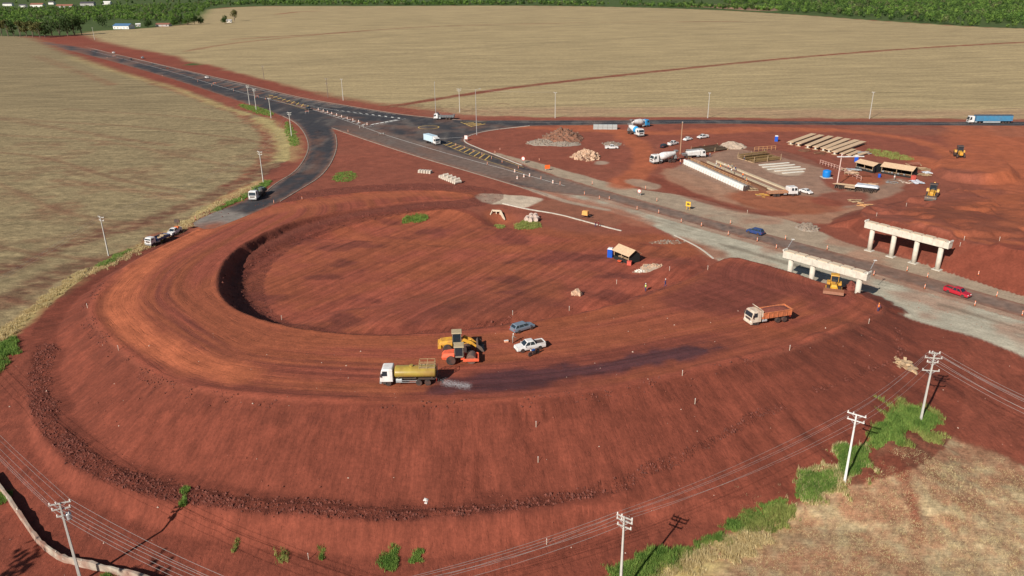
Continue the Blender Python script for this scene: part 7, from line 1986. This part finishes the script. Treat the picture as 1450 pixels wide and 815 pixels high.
def wood(name, px, n, label, hr=(7, 13), quads=34, leaf=1.5, mi=4, gaps=0):
    """a far wood that reads as one mass: many small crowns in one mesh"""
    L = survey(px, 0, 0); lo, hi = L[:, :2].min(0), L[:, :2].max(0); q = np.zeros((0, 2))
    while len(q) < n:
        c = np.stack([rng.uniform(lo[0], hi[0], n * 3), lo[1] + (hi[1] - lo[1]) * rng.random(n * 3) ** 1.5], 1); c = c[inside(c[:, 0], c[:, 1], L)]; q = np.vstack([q, c[fbm(c[:, 0] / 45, c[:, 1] / 90, 145 + (mi > 4), 3) > gaps]])
    q = q[:n]; z = height(q[:, 0], q[:, 1]); hh = rng.uniform(hr[0], hr[1], n) * (.7 + .6 * fbm(q[:, 0] / 60, q[:, 1] / 60, 141, 3)); u = rng.normal(size=(n, quads, 3)); u /= np.linalg.norm(u, axis=2)[..., None]
    rad = (hh * .42)[:, None, None]; P = np.stack([q[:, 0], q[:, 1], z + hh * .55], 1)[:, None] + u * rad * rng.uniform(.55, 1, (n, quads, 1)) * np.array([1, 1, 1.05])
    a = rng.normal(size=(n, quads, 3)); a /= np.linalg.norm(a, axis=2)[..., None]; b = np.cross(a, u); b /= np.linalg.norm(b, axis=2)[..., None] + 1e-9
    s = leaf * rng.uniform(.5, 1.2, (n, quads, 1)); V = np.stack([P - a * s - b * s * .7, P + a * s - b * s * .5, P + a * s * .7 + b * s, P - a * s * .8 + b * s * .7], 2).reshape(-1, 3)
    prop(mesh_np(name, V, np.arange(len(V)).reshape(-1, 4), LE[mi]), label, 'woodland', kind='stuff')


WD = [leaf_mat('deep_wood_leaves', (.025, .06, .016), (.08, .13, .035), .04), leaf_mat('bright_wood_leaves', (.08, .17, .03), (.20, .30, .06), .04), leaf_mat('pale_wood_leaves', (.07, .09, .03), (.19, .20, .09), .04)]
LE += WD
RW = [(1085, 16), (1180, 22), (1250, 28), (1350, 36), (1455, 42), (1800, 66), (1800, -6), (1000, -8), (1030, 6), (1110, 9)]
LW = [(-150, 36), (60, 37), (125, 34), (165, 28), (235, 32), (262, 29), (286, 23), (290, 14), (300, 10), (300, 6), (120, 9), (-150, 14)]
TW = [(292, 9), (500, 7.6), (730, 7), (940, 10.5), (1090, 15.5), (1090, 12.5), (940, 7), (730, 4), (500, 4), (292, 4)]
SW = [(-300, 6), (300, 6), (1040, 4), (1040, -14), (-300, -14)]
for mi, k, c in ((4, 1.0, 'mid green'), (5, .45, 'dark'), (6, .55, 'bright'), (7, .22, 'pale')):
    wood('woodland', RW, int(2300 * k), c + ' crowns of the woodland beyond the right end of the far field', (4, 13), leaf=.72, quads=105, mi=mi, gaps=.36)
    wood('woodland', LW, int(900 * {4: .9, 5: .2, 6: 1.3, 7: .3}[mi]), c + ' crowns of the scrub behind the windbreak', (2.5, 9), 80, .65, mi=mi, gaps=.4)
    wood('woodland', TW, int(420 * k), c + ' crowns in the thin tree line along the top of the far field', (3, 11), 36, 1.2, mi=mi, gaps=.44)
    wood('woodland', SW, int(420 * k), c + ' crowns of the distant trees along the skyline', (5, 14), 30, 2.0, mi=mi, gaps=.46)


# ------------------------------------------------------------------ farm and village buildings
def house(label, u, v, L, D, hw, hr, wall, roof, rz, group='houses of the far village', name='house', wins=3):
    r = root(name, label, 'house', place(u, v), rz, group)
    w_ = MB().box(-L / 2, L / 2, -D / 2, D / 2, -.3, hw).build('wall', wall, r)
    b = MB(); o = .5; pr = [(-D / 2 - o, hw - .1), (0, hr), (D / 2 + o, hw - .1), (D / 2 + o, hw + .1), (0, hr + .22), (-D / 2 - o, hw + .1)]; n = 6
    b.add([(-L / 2 - o, y, z) for y, z in pr] + [(L / 2 + o, y, z) for y, z in pr], [tuple(range(n)), tuple(range(2 * n - 1, n - 1, -1))] + [(i, (i + 1) % n, (i + 1) % n + n, i + n) for i in range(n)]); b.build('roof', roof, r)
    for s in (-1, 1): MB().add([(s * L / 2 - s * .02, -D / 2, hw - .05), (s * L / 2 - s * .02, D / 2, hw - .05), (s * L / 2 - s * .02, 0, hr - .05)], [(0, 1, 2)]).build('gable', wall, r)
    for i in range(wins):
        x = -L / 2 + L * (i + .5) / wins
        if i == wins // 2: d = MB().box(x - .5, x + .5, -D / 2 - .06, -D / 2 + .02, 0, 2.1).build('door', WOOD, r)
        else: f = MB().box(x - .7, x + .7, -D / 2 - .05, -D / 2 + .02, 1.0, 2.2).build('window', GLASS, r)
    return r


TILE = mat('brown_roof_tiles', (.24, .10, .065), .85, var=.2); WALLW = mat('white_wall', (.72, .70, .66), .8, var=.06); SLATE = mat('dark_roof_sheet', (.07, .065, .075), .7); BLR = mat('blue_roof_sheet', (.08, .17, .30), .5, var=.1); WALLG = mat('grey_wall', (.40, .38, .36), .8)
house('white barn with a blue sheet roof by the dark dome tree', 176, 40.5, 24, 13, 4.2, 6.8, WALLW, BLR, R(-12), name='barn', wins=5)
house('small pale hut between the dark and the pale field trees', 325, 31.5, 7, 5, 2.8, 4.2, WALLW, WALLG, R(5), name='hut')
house('low brown roofed shed right of the blue roofed barn', 232, 37, 20, 8, 2.8, 4.4, WALLG, TILE, R(-8), name='shed')
house('small white cabin between the barn and the brown shed', 196, 37, 6, 5, 2.8, 4.0, WALLW, WALLW, R(20), name='cabin')
VH = [(12, 8, 26, 12, 6, 9, WALLW, SLATE, 'white house with a dark roof at the top left corner'), (33, 10, 18, 11, 5, 8, WALLW, SLATE, 'white house with dark roof second from the left in the village'), (54, 9.5, 34, 16, 6, 10, WALLW, TILE, 'wide white house with a brown tiled roof in the village'),
      (93, 11, 44, 14, 5, 9, WALLG, TILE, 'long low brown roofed house in the village'), (125, 8, 36, 18, 7, 11, WALLG, SLATE, 'large dark roofed building in the village'), (152, 6, 22, 14, 6, 9, WALLW, WALLW, 'pale building at the right end of the village'), (74, 6, 16, 12, 6, 9, WALLW, SLATE, 'small white building behind the brown tiled house')]
for u, v, L, D, hw, hr, wl, rf, l in VH: house(l, u, v, L, D, hw, hr, wl, rf, R(random.uniform(-15, 10)))
